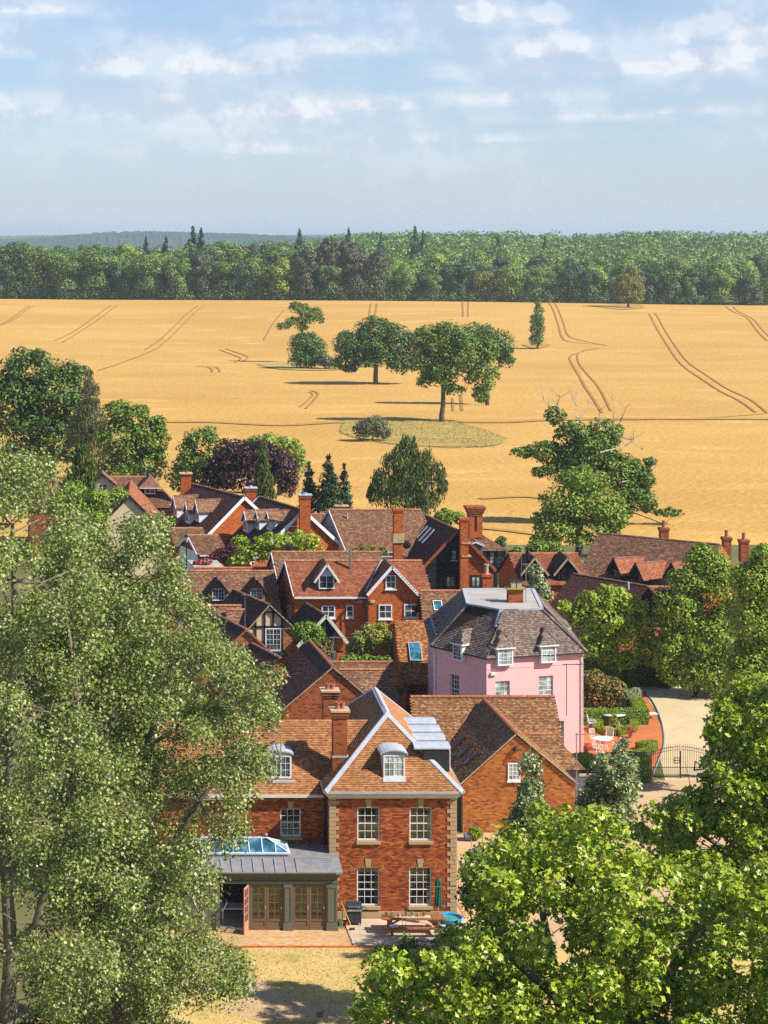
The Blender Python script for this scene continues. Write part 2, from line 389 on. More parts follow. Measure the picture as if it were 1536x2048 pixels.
def ridge_caps(parent, P, Q, mat='ridge', r=.13, L=.33, single=False, name='ridge_tile'):
    P, Q = V3(P), V3(Q); D = np.linalg.norm(Q - P); n = max(1, int(D / L)); d = (Q - P) / n
    a = unit(np.cross(d, (0, 0, 1))); up = unit(np.cross(a, d)); mb = MB(); out = []
    for k in range(n):
        m = mb if not single else MB(); i = len(m.v); p = P + d * k
        for e, (s, rr) in enumerate(((0., r * 1.08), (.97, r * .96))):
            for j in range(6):
                t = PI * j / 5; m.v.append(p + d * s + a * math.cos(t) * rr + up * (math.sin(t) * rr * .85 - .03))
        for j in range(5): m.f.append((i + j, i + j + 1, i + 7 + j, i + 6 + j))
        m.f.append(tuple(i + j for j in range(5, -1, -1))); m.f.append(tuple(i + 6 + j for j in range(6)))
        if single: m.build(name, mat, parent)
    if not single: return setp(mb.build('ridge_tiles', mat, parent), kind='stuff')
def bricks(parent, P0, R, N, wid, hei, holes, mat, poly=None, name='brickwork', bw=.225, bh=.075, seed=2):
    """real bricks, mortar recessed behind them. holes: (u0,u1,z0,z1)"""
    rng = np.random.default_rng(seed); P0, R, N = V3(P0), V3(R), V3(N); U = V3(0, 0, 1)
    nr = int(hei / bh); nc = int(wid / bw) + 2; r, c = np.meshgrid(np.arange(nr), np.arange(nc), indexing='ij'); r = r.ravel(); c = c.ravel()
    u0 = (c - .5 * (r % 2)) * bw; z0 = r * bh
    u1 = np.minimum(u0 + bw - .01, wid); u0 = np.maximum(u0, 0); z1 = z0 + bh - .01
    k = (u1 - u0) > .04
    if poly is not None: k &= inpoly((u0 + u1) / 2, (z0 + z1) / 2, poly)
    u0, u1, z0, z1 = u0[k], u1[k], z0[k], z1[k]
    for a, b, e, g in holes:
        zin = (z1 > e + .01) & (z0 < g - .01)
        l = zin & (u0 < a) & (u1 > a); u1 = np.where(l, a, u1)
        l = zin & (u0 < b) & (u1 > b); u0 = np.where(l, b, u0)
        k = ~(zin & (u0 >= a - 1e-6) & (u1 <= b + 1e-6)) & ((u1 - u0) > .03); u0, u1, z0, z1 = u0[k], u1[k], z0[k], z1[k]
    m = len(u0); pr = .012 + rng.uniform(-.004, .005, m); pts = np.zeros((m, 8, 3))
    for j, (a, b, d) in enumerate(((u0, z0, 1), (u1, z0, 1), (u1, z1, 1), (u0, z1, 1), (u0, z0, 0), (u1, z0, 0), (u1, z1, 0), (u0, z1, 0))):
        pts[:, j] = P0 + a[:, None] * R + b[:, None] * U + ((pr if d else -.005 + 0 * pr)[:, None]) * N
    b = np.arange(m)[:, None] * 8
    F = np.concatenate([b + np.array([q]) for q in ((0, 1, 2, 3), (3, 2, 6, 7), (0, 4, 5, 1), (1, 5, 6, 2), (0, 3, 7, 4))])
    return setp(mesh_np(name, pts.reshape(-1, 3), F, mat, parent), kind='stuff')
def wall_holes(mb, P0, R, N, wid, hei, holes, t=.25):
    us = sorted({0, wid, *[h[0] for h in holes], *[h[1] for h in holes]}); zs = sorted({0, hei, *[h[2] for h in holes], *[h[3] for h in holes]})
    P0, R, N = V3(P0), V3(R), V3(N); U = V3(0, 0, 1)
    for a, b in zip(us, us[1:]):
        for c, d in zip(zs, zs[1:]):
            if any(h[0] <= a + 1e-6 and b <= h[1] + 1e-6 and h[2] <= c + 1e-6 and d <= h[3] + 1e-6 for h in holes): continue
            mb.quad(P0 + R * a + U * c, P0 + R * b + U * c, P0 + R * b + U * d, P0 + R * a + U * d)
    for u0, u1, z0, z1 in holes:
        A, B, C, D = P0 + R * u0 + U * z0, P0 + R * u1 + U * z0, P0 + R * u1 + U * z1, P0 + R * u0 + U * z1
        for p, q in ((A, B), (B, C), (C, D), (D, A)): mb.quad(p, q, q - N * t, p - N * t)
def window(root, P, R, w, h, cols, rows, frame='white', glass='glass', fine=False, off=.04, sill=None, meet=True, fw=.06, bar=.022,
           name='window', curt=None, label=None, leaves=1):
    """P bottom-left corner on the wall face, R unit along the wall, outward normal on the right hand side"""
    P, R = V3(P), unit(R); N = V3(R[1], -R[0], 0); U = V3(0, 0, 1); mb = MB()
    F = lambda u, z, d: P + R * u + U * z + N * d
    dp = .05
    def bx(u0, u1, z0, z1, d0, d1): mb.par(F(u0, z0, d0), R * (u1 - u0), U * (z1 - z0), N * (d1 - d0))
    bx(0, fw, 0, h, off - dp, off + .012); bx(w - fw, w, 0, h, off - dp, off + .012)
    bx(fw, w - fw, 0, fw * 1.3, off - dp, off + .01); bx(fw, w - fw, h - fw, h, off - dp, off + .01)
    iw, ih = w - 2 * fw, h - 2.3 * fw; z00 = fw * 1.3
    for i in range(1, cols):
        u = fw + iw * i / cols; b2 = .05 if (leaves > 1 and i * leaves % cols == 0) else bar; bx(u - b2 / 2, u + b2 / 2, z00, h - fw, off - .04, off - .002)
    for j in range(1, rows):
        z = z00 + ih * j / rows; b = .045 if (meet and j == rows // 2) else bar
        bx(fw, w - fw, z - b / 2, z + b / 2, off - .042, off - .004 if b < .04 else off + .006)
    o = mb.build(name, frame, root); setp(o, label)
    if fine:
        for i in range(cols):
            for j in range(rows):
                g = MB(); u = fw + iw * i / cols; z = z00 + ih * j / rows; tl = .0025 * ((i * 7 + j * 5) % 5 - 2)
                g.quad(F(u, z, off - .025), F(u + iw / cols, z, off - .025 + tl), F(u + iw / cols, z + ih / rows, off - .025 + tl), F(u, z + ih / rows, off - .025)); g.build('pane', glass, o)
    else:
        g = MB(); g.quad(F(fw, z00, off - .025), F(w - fw, z00, off - .025), F(w - fw, h - fw, off - .025), F(fw, h - fw, off - .025)); g.build('pane', glass, o)
    if sill:
        s = MB(); s.par(F(-.06, -.09, -.02), R * (w + .12), U * .088, N * (off + .1)); s.build('sill', sill, o)
    if curt:
        for a, b in curt:
            c = MB(); n = 8
            for q in range(n):
                u0, u1 = a + (b - a) * q / n, a + (b - a) * (q + 1) / n; d = -.2 - .03 * (q % 2); d2 = -.2 - .03 * ((q + 1) % 2)
                c.quad(F(u0, .02, d), F(u1, .02, d2), F(u1, h, d2), F(u0, h, d))
            c.build('curtain', 'curtain', o)
    return o
def G(px, py, z=0.):
    """place on level ground z that was surveyed from the photograph (shift lens at the origin, looking +Y)"""
    Y = 4100 * (EYE - z) / (py - 478); return V3((px - 170) * Y / 4100, Y, z)
def XZ(px, py, Y): return V3((px - 170) * Y / 4100, Y, EYE - (py - 478) * Y / 4100)
# ------------------------------------------------------------------ terrain
def sm(t): t = np.clip(t, 0, 1); return t * t * (3 - 2 * t)
def T(x, y):
    x = np.asarray(x, float); y = np.asarray(y, float)
    ux = x / np.maximum(y, 300.); k = .05 + .95 * sm((ux - .03) / .13)
    z = 9.3 * sm((y - 520) / 330) + 12 * sm((y - 840) / 620) * k - (7 + 12 * k) * sm((y - 1700) / 900)
    z = z - 2.4 * sm((y - 520) / 320) * np.clip((x + 34) / 300, -.5, 1.5) * (1 - sm((y - 1000) / 500))
    z = z + 1.1 * np.sin(x / 47 + y / 160) * sm((y - 480) / 150) * (1 - sm((y - 780) / 60)) + .5 * np.sin(y / 38 + x / 90) * sm((y - 380) / 90) * (1 - sm((y - 780) / 60))
    z = z + 30 * sm((y - 3400) / 2600) + 7 * np.sin(x / 900 + 1.2) * sm((y - 3800) / 1500) + 3 * np.sin(x / 310 + y / 700) * sm((y - 3800) / 1500)
    return z
def sheet(name, xs, ys, mat, dz=0., kind='structure'):
    X, Y = np.meshgrid(xs, ys); Z = T(X, Y) + dz; nx = len(xs)
    v = np.stack([X, Y, Z], -1).reshape(-1, 3); i = np.arange(len(ys) - 1)[:, None] * nx + np.arange(nx - 1)[None, :]; i = i.ravel()
    f = np.stack([i, i + 1, i + 1 + nx, i + nx], -1); return setp(mesh_np(name, v, f, mat, smooth=True), kind=kind)
def gmat(name, c1, c2, c3, sc1, sc2, rough=.95, stretch=(1, 1, 1), bs=.4, bd=.03, fine=30, fv=.35):
    m, t, o = newmat(name); v = t.mapping(objc(t), stretch); n = t.noise(v, sc1, 6, .6); n2 = t.noise(v, sc2, 4); n3 = t.noise(v, fine, 2)
    a = t.mix(t.maprange(n, .35, .65), c1, c2); a = t.mix(t.maprange(n2, .55, .72), a, c3); a = t.mix(t.math('MULTIPLY', n3, fv), a, tuple(x * .5 for x in c1))
    principled(t, o, a, rough, bump=n3, bs=bs, bd=bd, spec=.1); return m
M['ground'] = gmat('ground', (.20, .17, .07), (.13, .14, .05), (.32, .25, .13), .12, .4)
M['wheat'] = gmat('wheat', (.67, .40, .112), (.57, .325, .082), (.72, .45, .15), .022, .11, stretch=(.45, 1, 1), fine=1.9, fv=.5, bs=1., bd=.35)
M['track'] = gmat('track', (.36, .18, .05), (.44, .23, .07), (.30, .15, .04), .6, 2)  # trampled soil, with the shade inside the wheel grooves put into the darker colour
M['straw_rough'] = gmat('straw_rough', (.46, .25, .06), (.55, .33, .10), (.30, .2, .05), .5, 2, fine=3, fv=.5)
M['meadow'] = gmat('meadow', (.60, .40, .12), (.40, .35, .10), (.62, .38, .10), .22, .5, fine=2.5, fv=.7, stretch=(.4, 1, 1))
M['lawn'] = gmat('lawn', (.68, .48, .19), (.60, .42, .13), (.40, .35, .10), .5, .9, fine=26, fv=.4)
M['gravel'] = gmat('gravel', (.62, .42, .24), (.56, .37, .2), (.66, .48, .3), .4, 2.5, fine=24, fv=.4)
M['gravel_cream'] = gmat('gravel_cream', (.66, .52, .30), (.60, .46, .26), (.70, .58, .38), .4, 2, fine=20, fv=.4)
M['gravel_red'] = gmat('gravel_red', (.60, .19, .07), (.52, .16, .06), (.64, .26, .12), .7, 3, fine=20, fv=.4)
M['soil'] = gmat('soil', (.10, .07, .04), (.14, .1, .06), (.08, .08, .03), .5, 2)
M['slab'] = m_islands('slab', [(.66, .54, .40), (.70, .58, .45), (.62, .48, .34), (.72, .62, .5), (.64, .5, .38)], streak=.15)
M['paver'] = m_islands('paver', [(.62, .38, .18), (.68, .43, .22), (.56, .32, .14), (.7, .47, .25), (.6, .34, .15)], streak=.15)
xs = np.concatenate([np.linspace(-9000, -400, 30), np.linspace(-300, 500, 100), np.linspace(600, 14000, 50)])
ys = np.concatenate([np.linspace(-400, 200, 8), np.linspace(230, 900, 110), np.linspace(920, 1600, 30), np.linspace(1700, 3300, 18), np.linspace(3400, 11000, 60)])
sheet('ground', xs, ys, 'ground')
# wheat field, standing .6 m above the soil, with its margins
fx = np.linspace(-190, 420, 160); fy = np.concatenate([[223.3], np.linspace(224, 818, 189)])
sheet('wheat_field', fx, fy, 'wheat', np.where((np.arange(190) == 0)[:, None] | (np.arange(160) == 0)[None, :], 0., .55))
def ribbon(name, pts, wd, mat, dz, kind='structure', parent=None):
    """flat strip along a list of ground points"""
    P = np.array([p[:2] for p in pts]); out = []
    for a, b in zip(P, P[1:]):
        n = max(1, int(np.linalg.norm(b - a) / 8)); out += [a + (b - a) * k / n for k in range(n)]
    P = np.array(out + [P[-1]]); d = np.gradient(P, axis=0); d /= np.linalg.norm(d, axis=1)[:, None] + 1e-9; nn = np.stack([-d[:, 1], d[:, 0]], 1)
    L, R = P + nn * wd / 2, P - nn * wd / 2; v = np.empty((2 * len(P), 3)); v[0::2, :2] = L; v[1::2, :2] = R; v[:, 2] = T(v[:, 0], v[:, 1]) + dz
    i = np.arange(len(P) - 1) * 2; f = np.stack([i, i + 1, i + 3, i + 2], -1)
    return setp(mesh_np(name, v, f, mat, parent), kind=kind)
def GT(px, py, dz=.55):
    """ground point under a surveyed direction, on the rolling terrain"""
    a, b = (px - 170) / 4100, (py - 478) / 4100; lo, hi = 200., 1400.
    f = lambda y: EYE - b * y - (T(a * y, y) + dz)
    y = lo
    while y < hi and f(y) > 0: y += 2
    return V3(a * y, y, 0)
def smooth_pts(pp, n=6):
    pp = [V3(p) for p in pp]; out = []
    for i in range(len(pp) - 1):
        p0, p1, p2, p3 = pp[max(i - 1, 0)], pp[i], pp[i + 1], pp[min(i + 2, len(pp) - 1)]
        for k in range(n):
            t = k / n; out.append(.5 * ((2 * p1) + (-p0 + p2) * t + (2 * p0 - 5 * p1 + 4 * p2 - p3) * t * t + (-p0 + 3 * p1 - 3 * p2 + p3) * t ** 3))
    return out + [pp[-1]]
M['track_lip'] = gmat('track_lip', (.72, .47, .19), (.66, .4, .14), (.74, .5, .2), .6, 2)
tram = [[(1298, 628), (1312, 655), (1340, 700), (1378, 742), (1428, 776), (1480, 803), (1512, 826)],
        [(1310, 627), (1326, 655), (1354, 698), (1392, 738), (1444, 772), (1500, 800), (1534, 826)],
        [(1098, 604), (1110, 630), (1118, 655), (1124, 676), (1140, 684), (1198, 690)], [(1108, 603), (1120, 628), (1128, 650), (1136, 672), (1160, 682), (1215, 692)],
        [(1160, 705), (1140, 714), (1146, 732), (1166, 768), (1184, 795), (1204, 826)], [(1198, 698), (1160, 706), (1156, 722), (1172, 746), (1200, 780), (1222, 824)],
        [(925, 600), (926, 634)], [(937, 600), (936, 634)], [(1452, 614), (1490, 634), (1512, 660), (1534, 682)], [(1466, 614), (1502, 636), (1524, 660), (1550, 685)],
        [(396, 612), (362, 640), (320, 680), (290, 700)], [(408, 612), (376, 640), (335, 680), (306, 702), (240, 728), (196, 742)],
        [(222, 612), (190, 634), (150, 662), (110, 682)], [(234, 612), (202, 636), (164, 662), (124, 686)], [(60, 612), (20, 640), (-20, 660)],
        [(66, 612), (34, 636), (0, 652)], [(388, 734), (420, 737), (424, 745)], [(396, 732), (432, 736), (440, 745)], [(440, 700), (470, 712), (482, 718), (470, 726)],
        [(452, 698), (485, 710), (496, 716), (484, 724)], [(568, 622), (545, 650), (528, 680)], [(742, 608), (738, 634)], [(754, 608), (750, 634)],
        [(905, 796), (906, 824)], [(922, 790), (924, 824)], [(600, 815), (626, 792), (616, 786)], [(612, 818), (636, 790), (622, 783)], [(1536, 828), (1400, 838), (1250, 842), (1200, 842)]]
for k, t in enumerate(tram):
    ps = smooth_pts([GT(*p) for p in t], 4)
    ribbon('wheel_track', ps, .45 if k % 2 else .55, 'track', .66)
# rough field margin between the two halves of the field, and the strips of laid straw nearer the village
for a in ([(300, 846), (420, 846), (560, 852), (690, 846), (880, 846), (1010, 846), (1100, 842), (1250, 840), (1400, 840), (1560, 840)],):
    ribbon('field_margin', smooth_pts([GT(*p) for p in a]), 2.6, 'straw_rough', .68)
for a in ([(960, 1000), (1040, 996), (1100, 1000)], [(950, 1060), (1010, 1066), (1090, 1074)], [(660, 848), (760, 838), (860, 848)]):
    ribbon('laid_straw', smooth_pts([GT(*p) for p in a]), 1.3, 'straw_rough', .66)
def patch(name, pts, mat, dz, kind='structure', tr=False, n=5):
    ps = smooth_pts(list(pts) + [pts[0]], n)[:-1] if n > 1 else list(pts); P = np.array([(p[0], p[1]) for p in ps]); c = P.mean(0); k = len(P)
    if P[:, 1].max() < 200:
        from mathutils.geometry import tessellate_polygon
        mb = MB(); mb.v = [V3(p[0], p[1], dz) for p in P]
        for t in tessellate_polygon([[Vector((p[0], p[1], 0)) for p in P]]):
            a_, b_, c_ = (P[i] for i in t); mb.f.append(tuple(t) if (b_[0] - a_[0]) * (c_[1] - a_[1]) - (b_[1] - a_[1]) * (c_[0] - a_[0]) > 0 else tuple(t)[::-1])
        return setp(mb.build(name, mat), kind=kind)
    v = [(*c, 0)]; f = []
    for q in (.5, 1.): v += [(*(c + (p - c) * q), 0) for p in P]
    v = np.array(v); v[:, 2] = T(v[:, 0], v[:, 1]) + dz
    mb = MB(); mb.v = [V3(p) for p in v]
    for i in range(k):
        j = (i + 1) % k; mb.f.append((0, 1 + i, 1 + j)); mb.f.append((1 + i, 1 + k + i, 1 + k + j, 1 + j))
    return setp(mb.build(name, mat), kind=kind)
patch('meadow', [GT(*p) for p in ((690, 846), (780, 836), (900, 846), (960, 860), (1012, 880), (985, 893), (900, 896), (800, 890), (720, 880), (682, 866))], 'meadow', .70)
patch('meadow', [GT(*p) for p in ((512, 729), (600, 727), (690, 735), (660, 742), (560, 740))], 'meadow', .70)
patch('dry_grass', [GT(*p) for p in ((1042, 690), (1075, 687), (1102, 692), (1070, 698))], 'straw_rough', .70)
patch('dry_grass', [GT(*p) for p in ((1180, 612), (1255, 608), (1290, 614), (1240, 620))], 'straw_rough', .70)

# ------------------------------------------------------------------ garden and yard surfaces in front
patch('lawn', [V3(p) for p in ((-20, 84, 0), (0, 88, 0), (4.5, 90, 0), (7.5, 96.4, 0), (14, 96.4, 0), (30, 96.4, 0), (40, 80, 0), (30, 66, 0), (-10, 66, 0))], 'lawn', .008, n=1)
gp = [G(*p) for p in ((380, 1905), (440, 1925), (500, 1952), (548, 1975), (600, 1997), (660, 2007), (720, 2010), (850, 2010), (850, 2052), (700, 2050), (560, 2046), (470, 2030), (430, 2012), (380, 1990), (330, 1960))]
patch('gravel_path', gp, 'gravel', .014, n=3)
patch('grass_verge', [G(*p) for p in ((520, 2052), (600, 2040), (700, 2046), (800, 2056), (700, 2100), (500, 2100))], 'meadow', .02, n=3)
patch('grass_verge', [G(*p) for p in ((440, 1975), (480, 1985), (470, 2005), (436, 2012), (380, 2010), (360, 1985))], 'lawn', .02, n=3)
patch('gravel_yard', [V3(p) for p in ((18.3, 96, 0), (60, 88, 0), (62, 118, 0), (34, 126, 0), (18.3, 128, 0))], 'gravel', .006, n=1)
patch('driveway', [G(*p) for p in ((1330, 1560), (1318, 1500), (1322, 1450), (1300, 1405), (1262, 1372), (1320, 1366), (1400, 1372), (1480, 1400), (1490, 1500), (1470, 1560))], 'gravel_cream', .012, n=3)
patch('red_gravel', [G(*p) for p in ((1150, 1530), (1150, 1420), (1240, 1400), (1290, 1385), (1322, 1450), (1326, 1490), (1305, 1556), (1200, 1552))], 'gravel_red', .016, n=1)
patch('forecourt', [G(*p) for p in ((1285, 1560), (1500, 1562), (1500, 1700), (1290, 1690), (1150, 1720), (1230, 1610))], 'gravel', .018, n=1)
patch('gravel_yard', [G(*p) for p in ((778, 1440), (778, 1320), (840, 1310), (840, 1440))], 'gravel', .012, n=1)
sla = random.Random(5)
pat = setp(MB().box(12.6, 20.4, 96.5, 99.95, -.06, .02).build('patio', 'mortar'), kind='structure')
y = 96.52
while y < 99.8:
    h = sla.choice((.42, .56, .56)); x = 12.62 - sla.random() * .4
    while x < 20.3:
        wd = sla.choice((.42, .56, .84, .84)); a = max(x, 12.62)
        if a < x + wd - .1: MB().box(a + .006, x + wd - .006, y + .006, y + h - .006, .0, .045 + sla.random() * .006).build('paving_slab', 'slab', pat)
        x += wd
    y += h
def pavers(name, x0, x1, y0, y1, mat='paver', z=.03, a=.21, b=.105, label=None, under='mortar'):
    o = setp(MB().box(x0, x1, y0, y1, -.06, z - .012).build(name, under), kind='structure'); rng = np.random.default_rng(4)
    nx, ny = int((x1 - x0) / a), int((y1 - y0) / b); i, j = np.meshgrid(np.arange(nx), np.arange(ny)); i = i.ravel(); j = j.ravel(); m = len(i)
    u = x0 + i * a + .5 * a * (j % 2); v = y0 + j * b; t = z + rng.uniform(0, .006, m); p = np.zeros((m, 8, 3)); e = .004
    for k, (du, dv, q) in enumerate(((e, e, 1), (a - e, e, 1), (a - e, b - e, 1), (e, b - e, 1), (e, e, 0), (a - e, e, 0), (a - e, b - e, 0), (e, b - e, 0))):
        p[:, k, 0] = np.minimum(u + du, x1); p[:, k, 1] = v + dv; p[:, k, 2] = t if q else z - .02
    bb = np.arange(m)[:, None] * 8; F = np.concatenate([bb + np.array([q]) for q in ((0, 1, 2, 3), (0, 4, 5, 1), (1, 5, 6, 2), (3, 2, 6, 7), (0, 3, 7, 4))])
    setp(mesh_np('pavers', p.reshape(-1, 3), F, mat, o), kind='stuff'); return o
pavers('brick_paving', 3.5, 12.58, 96.5, 99.0)
setp(MB().box(3.5, 20.4, 96.3, 96.47, -.06, .05).build('brick_edging', 'brick_b'), kind='structure')
pavers('brick_path', 18.6, 21.3, 99.97, 112, a=.3, b=.15)
for yy in (103.2, 106.3, 109.6): 
    q = setp(MB().box(18.6, 21.3, yy, yy + .1, -.05, .03).build('paving_band', 'mortar'), kind='structure')
    for k in range(4): MB().box(18.62 + k * .67, 19.27 + k * .67, yy - .35, yy + .55, .0, .052).build('paving_slab', 'slab', q)

# ------------------------------------------------------------------ building pieces
def F3(fr):
    O, U, V = V3(fr[0]), V3(*fr[1], 0), V3(*fr[2], 0)
    return lambda u, v, z: V3(O[0] + U[0] * u + V[0] * v, O[1] + U[1] * u + V[1] * v, O[2] + z)
def block(root, F, u0, u1, v0, v1, ze, zr, ridge, wall, z0=0., name='wall', um=None):
    """walls with gables: ridge 'u' runs sideways (gables at u0,u1), 'v' runs in depth (gables at v0,v1), None hipped"""
    mb = MB(); mb.prism([F(u0, v0, z0), F(u1, v0, z0), F(u1, v1, z0), F(u0, v1, z0)], (0, 0, ze - z0))
    if ridge == 'u': vm = (v0 + v1) / 2; mb.prism([F(u0, v0, ze), F(u0, v1, ze), F(u0, vm, zr - .06)], F(u1, v0, ze) - F(u0, v0, ze))
    if ridge == 'v': m_ = (u0 + u1) / 2 if um is None else um; mb.prism([F(u0, v0, ze), F(u1, v0, ze), F(m_, v0, zr - .06)], F(u0, v1, ze) - F(u0, v0, ze))
    return mb.build(name, wall, root)
def roof_polys(F, u0, u1, v0, v1, ze, zr, ridge, ou=.15, ov=.25, hipa=0, hipb=0, um=None):
    if ridge == 'u':
        vm = (v0 + v1) / 2; k = (zr - ze) / (vm - v0); zl = ze - ov * k; a, b = u0 - ou, u1 + ou
        A, B, C, D = F(a, v0 - ov, zl), F(b, v0 - ov, zl), F(b, v1 + ov, zl), F(a, v1 + ov, zl)
        P, Q = F(a + hipa, vm, zr), F(b - hipb, vm, zr); out = [[A, B, Q, P], [C, D, P, Q]]
        if hipa: out.append([D, A, P])
        if hipb: out.append([B, C, Q])
    else:
        m_ = (u0 + u1) / 2 if um is None else um; k = (zr - ze) / (m_ - u0); k2 = (zr - ze) / (u1 - m_); a, b = v0 - ov, v1 + ov
        A, B, C, D = F(u0 - ou, a, ze - ou * k), F(u1 + ou, a, ze - ou * k2), F(u1 + ou, b, ze - ou * k2), F(u0 - ou, b, ze - ou * k)
        P, Q = F(m_, a + hipa, zr), F(m_, b - hipb, zr); out = [[D, A, P, Q], [B, C, Q, P]]
        if hipa: out.append([A, B, P])
        if hipb: out.append([C, D, Q])
    return out, P, Q
def verge(root, a, b, c, mat='white', w=.05, h=.2, name='bargeboard'):
    mb = MB(); up = (0, 0, 1)
    for p, q in ((a, b), (b, c)):
        if p is not None and q is not None: mb.beam(V3(p) - V3(0, 0, .08), V3(q) - V3(0, 0, .08), w, h)
    return mb.build(name, mat, root)
def chimney(root, x0, x1, y0, y1, z0, z1, mat='brick_b', pots=(), cap=None, potm='pot', ph=.35, pr=.13, bands=True, rot=0, moss=None, label=None):
    mb = MB(); mb.box(x0, x1, y0, y1, z0, z1)
    if bands:
        mb.box(x0 - .05, x1 + .05, y0 - .05, y1 + .05, z1 - .32, z1 - .2); mb.box(x0 - .09, x1 + .09, y0 - .09, y1 + .09, z1 - .2, z1 - .02)
    o = mb.build('chimney', mat, root); setp(o, label)
    if cap:
        MB().box(x0 - .14, x1 + .14, y0 - .14, y1 + .14, z1 - .02, z1 + .07).build('chimney_cap', cap, o)
    for a, b in pots:
        x, y = x0 + (x1 - x0) * a, y0 + (y1 - y0) * b; zt = z1 + (.05 if cap else -.02)
        MB().lathe((x, y, zt), [(pr * 1.25, 0), (pr * 1.2, .06), (pr, .08), (pr * .9, ph * .8), (pr * 1.15, ph * .85), (pr * 1.1, ph), (pr * .75, ph), (pr * .7, ph - .1)], 10).build('chimney_pot', potm, o)
    return o
def dormer(root, C, R, w, h, rise, back, tile='tile_dark', wall='white', win=None, over=.16, barge='white', kind='gable', frame='white', glass='glass', label=None, pitchback=None, ov2=None):
    """dormer whose front stands at C (bottom centre), looking along the normal right of R"""
    C, R = V3(C), unit(R); N = V3(R[1], -R[0], 0); F = lambda u, d, z: C + R * u - N * d + V3(0, 0, z); hw = w / 2
    ov2 = over if ov2 is None else ov2
    mb = MB(); mb.prism([F(-hw, 0, 0), F(hw, 0, 0), F(hw, back, 0), F(-hw, back, 0)], (0, 0, h))
    if kind == 'gable': mb.prism([F(-hw, 0, h), F(hw, 0, h), F(0, 0, h + rise - .05)], -N * back)
    d = mb.build('dormer', wall, root); setp(d, label)
    k = rise / hw; e = h - over * k; a = hw + over; b2 = back + rise * 1.1 if pitchback is None else pitchback
    if kind == 'gable': P, Q = F(0, -ov2, h + rise), F(0, b2, h + rise); polys = [[F(-a, -ov2, e), F(-a, back, e), Q, P], [F(a, back, e), F(a, -ov2, e), P, Q]]
    elif kind == 'hip':
        P, Q = F(0, hw * .9, h + rise), F(0, b2, h + rise); polys = [[F(-a, -ov2, e), F(-a, back, e), Q, P], [F(a, back, e), F(a, -ov2, e), P, Q], [F(a, -ov2, e), F(-a, -ov2, e), P]]
    if kind in ('gable', 'hip'):
        rb = MB()
        for p in polys:
            n = unit(np.cross(p[1] - p[0], p[2] - p[0])); n = n if n[2] > 0 else -n; rb.prism(p, -n * .05)
        rb.build('dormer_roof', 'felt', d)
        rg = np.random.default_rng(8); v, f = join_np([tile_plane(p, .17, .11, .02, rg) for p in polys]); setp(mesh_np('roof_tiles', v, f, tile, d), kind='stuff')
        ridge_caps(d, P, Q - (Q - P) * .25, 'ridge_dk', .09, .3)
        if kind == 'gable' and barge:
            vb = MB(); z_ = V3(0, 0, -.07)
            for s in (-1, 1): vb.beam(F(s * (a + .02), -ov2 - .02, e) + z_, F(0, -ov2 - .02, h + rise) + z_, .04, .16)
            vb.build('bargeboard', barge, d)
        if kind == 'hip':
            vb = MB(); z_ = V3(0, 0, -.05); vb.beam(F(-a, -ov2 - .02, e) + z_, F(a, -ov2 - .02, e) + z_, .05, .08); vb.beam(F(-a, -ov2, e) + z_, F(-a, back * .6, e) + z_, .05, .12); vb.beam(F(a, -ov2, e) + z_, F(a, back * .6, e) + z_, .05, .12)
            vb.build('fascia', 'white', d)
    if kind == 'barrel':
        n = 8; i = 0; ro = MB()
        for j in range(n):
            t0, t1 = PI * (.12 + .76 * j / n), PI * (.12 + .76 * (j + 1) / n); rr = a / math.cos(PI * .12); z0 = h - rr * math.sin(PI * .12) * rise
            pa, pb = (-rr * math.cos(t0), z0 + rr * math.sin(t0) * rise), (-rr * math.cos(t1), z0 + rr * math.sin(t1) * rise)
            ro.prism([F(pa[0], -over, pa[1]), F(pb[0], -over, pb[1]), F(pb[0], -over, pb[1] + .06), F(pa[0], -over, pa[1] + .06)], -N * (b2 + over))
            ro.prism([F(pa[0], -.01, h - .05), F(pb[0], -.01, h - .05), F(pb[0], -.01, pb[1]), F(pa[0], -.01, pa[1])], -N * .06)
        ro.build('dormer_roof', 'leadlite' if barge != 'lead' else 'lead', d)
    if win:
        ww, wh, zb, cc, rr = win; window(root, F(-ww / 2, 0, zb), R, ww, wh, cc, rr, frame=frame, glass=glass, meet=False, leaves=2)
    return d
def skylight(root, F, P, eu, ev, n, w, h, frame='metal_dk', glass='glass_sky'):
    P, eu, ev, n = map(V3, (P, eu, ev, n)); mb = MB(); f = .05
    mb.par(P - n * .02, eu * w, ev * f, n * .1); mb.par(P + ev * (h - f) - n * .02, eu * w, ev * f, n * .1)
    mb.par(P + ev * f - n * .02, eu * f, ev * (h - 2 * f), n * .1); mb.par(P + eu * (w - f) + ev * f - n * .02, eu * f, ev * (h - 2 * f), n * .1)
    o = mb.build('roof_window', frame, root); g = MB(); a = P + eu * f + ev * f + n * .06
    g.quad(a, a + eu * (w - 2 * f), a + eu * (w - 2 * f) + ev * (h - 2 * f), a + ev * (h - 2 * f)); g.build('pane', glass, o); return o
def slope_sky(root, A, B, C, u0, v0, w, h, lift=.0, **k):
    """roof window on the slope through eave A-B and ridge point C; u0,v0 metres along and up"""
    A, B, C = map(V3, (A, B, C)); eu = unit(B - A); n = unit(np.cross(eu, C - A)); n = n if n[2] > 0 else -n; ev = unit(np.cross(n, eu)); ev = ev if np.dot(ev, C - A) > 0 else -ev
    return skylight(root, None, A + eu * u0 + ev * v0 + n * (.03 + lift), eu, ev, n, w, h, **k)
def gutter(root, P, Q, mat='white', w=.1, h=.12, name='gutter'):
    return MB().beam(P, Q, w, h).build(name, mat, root)
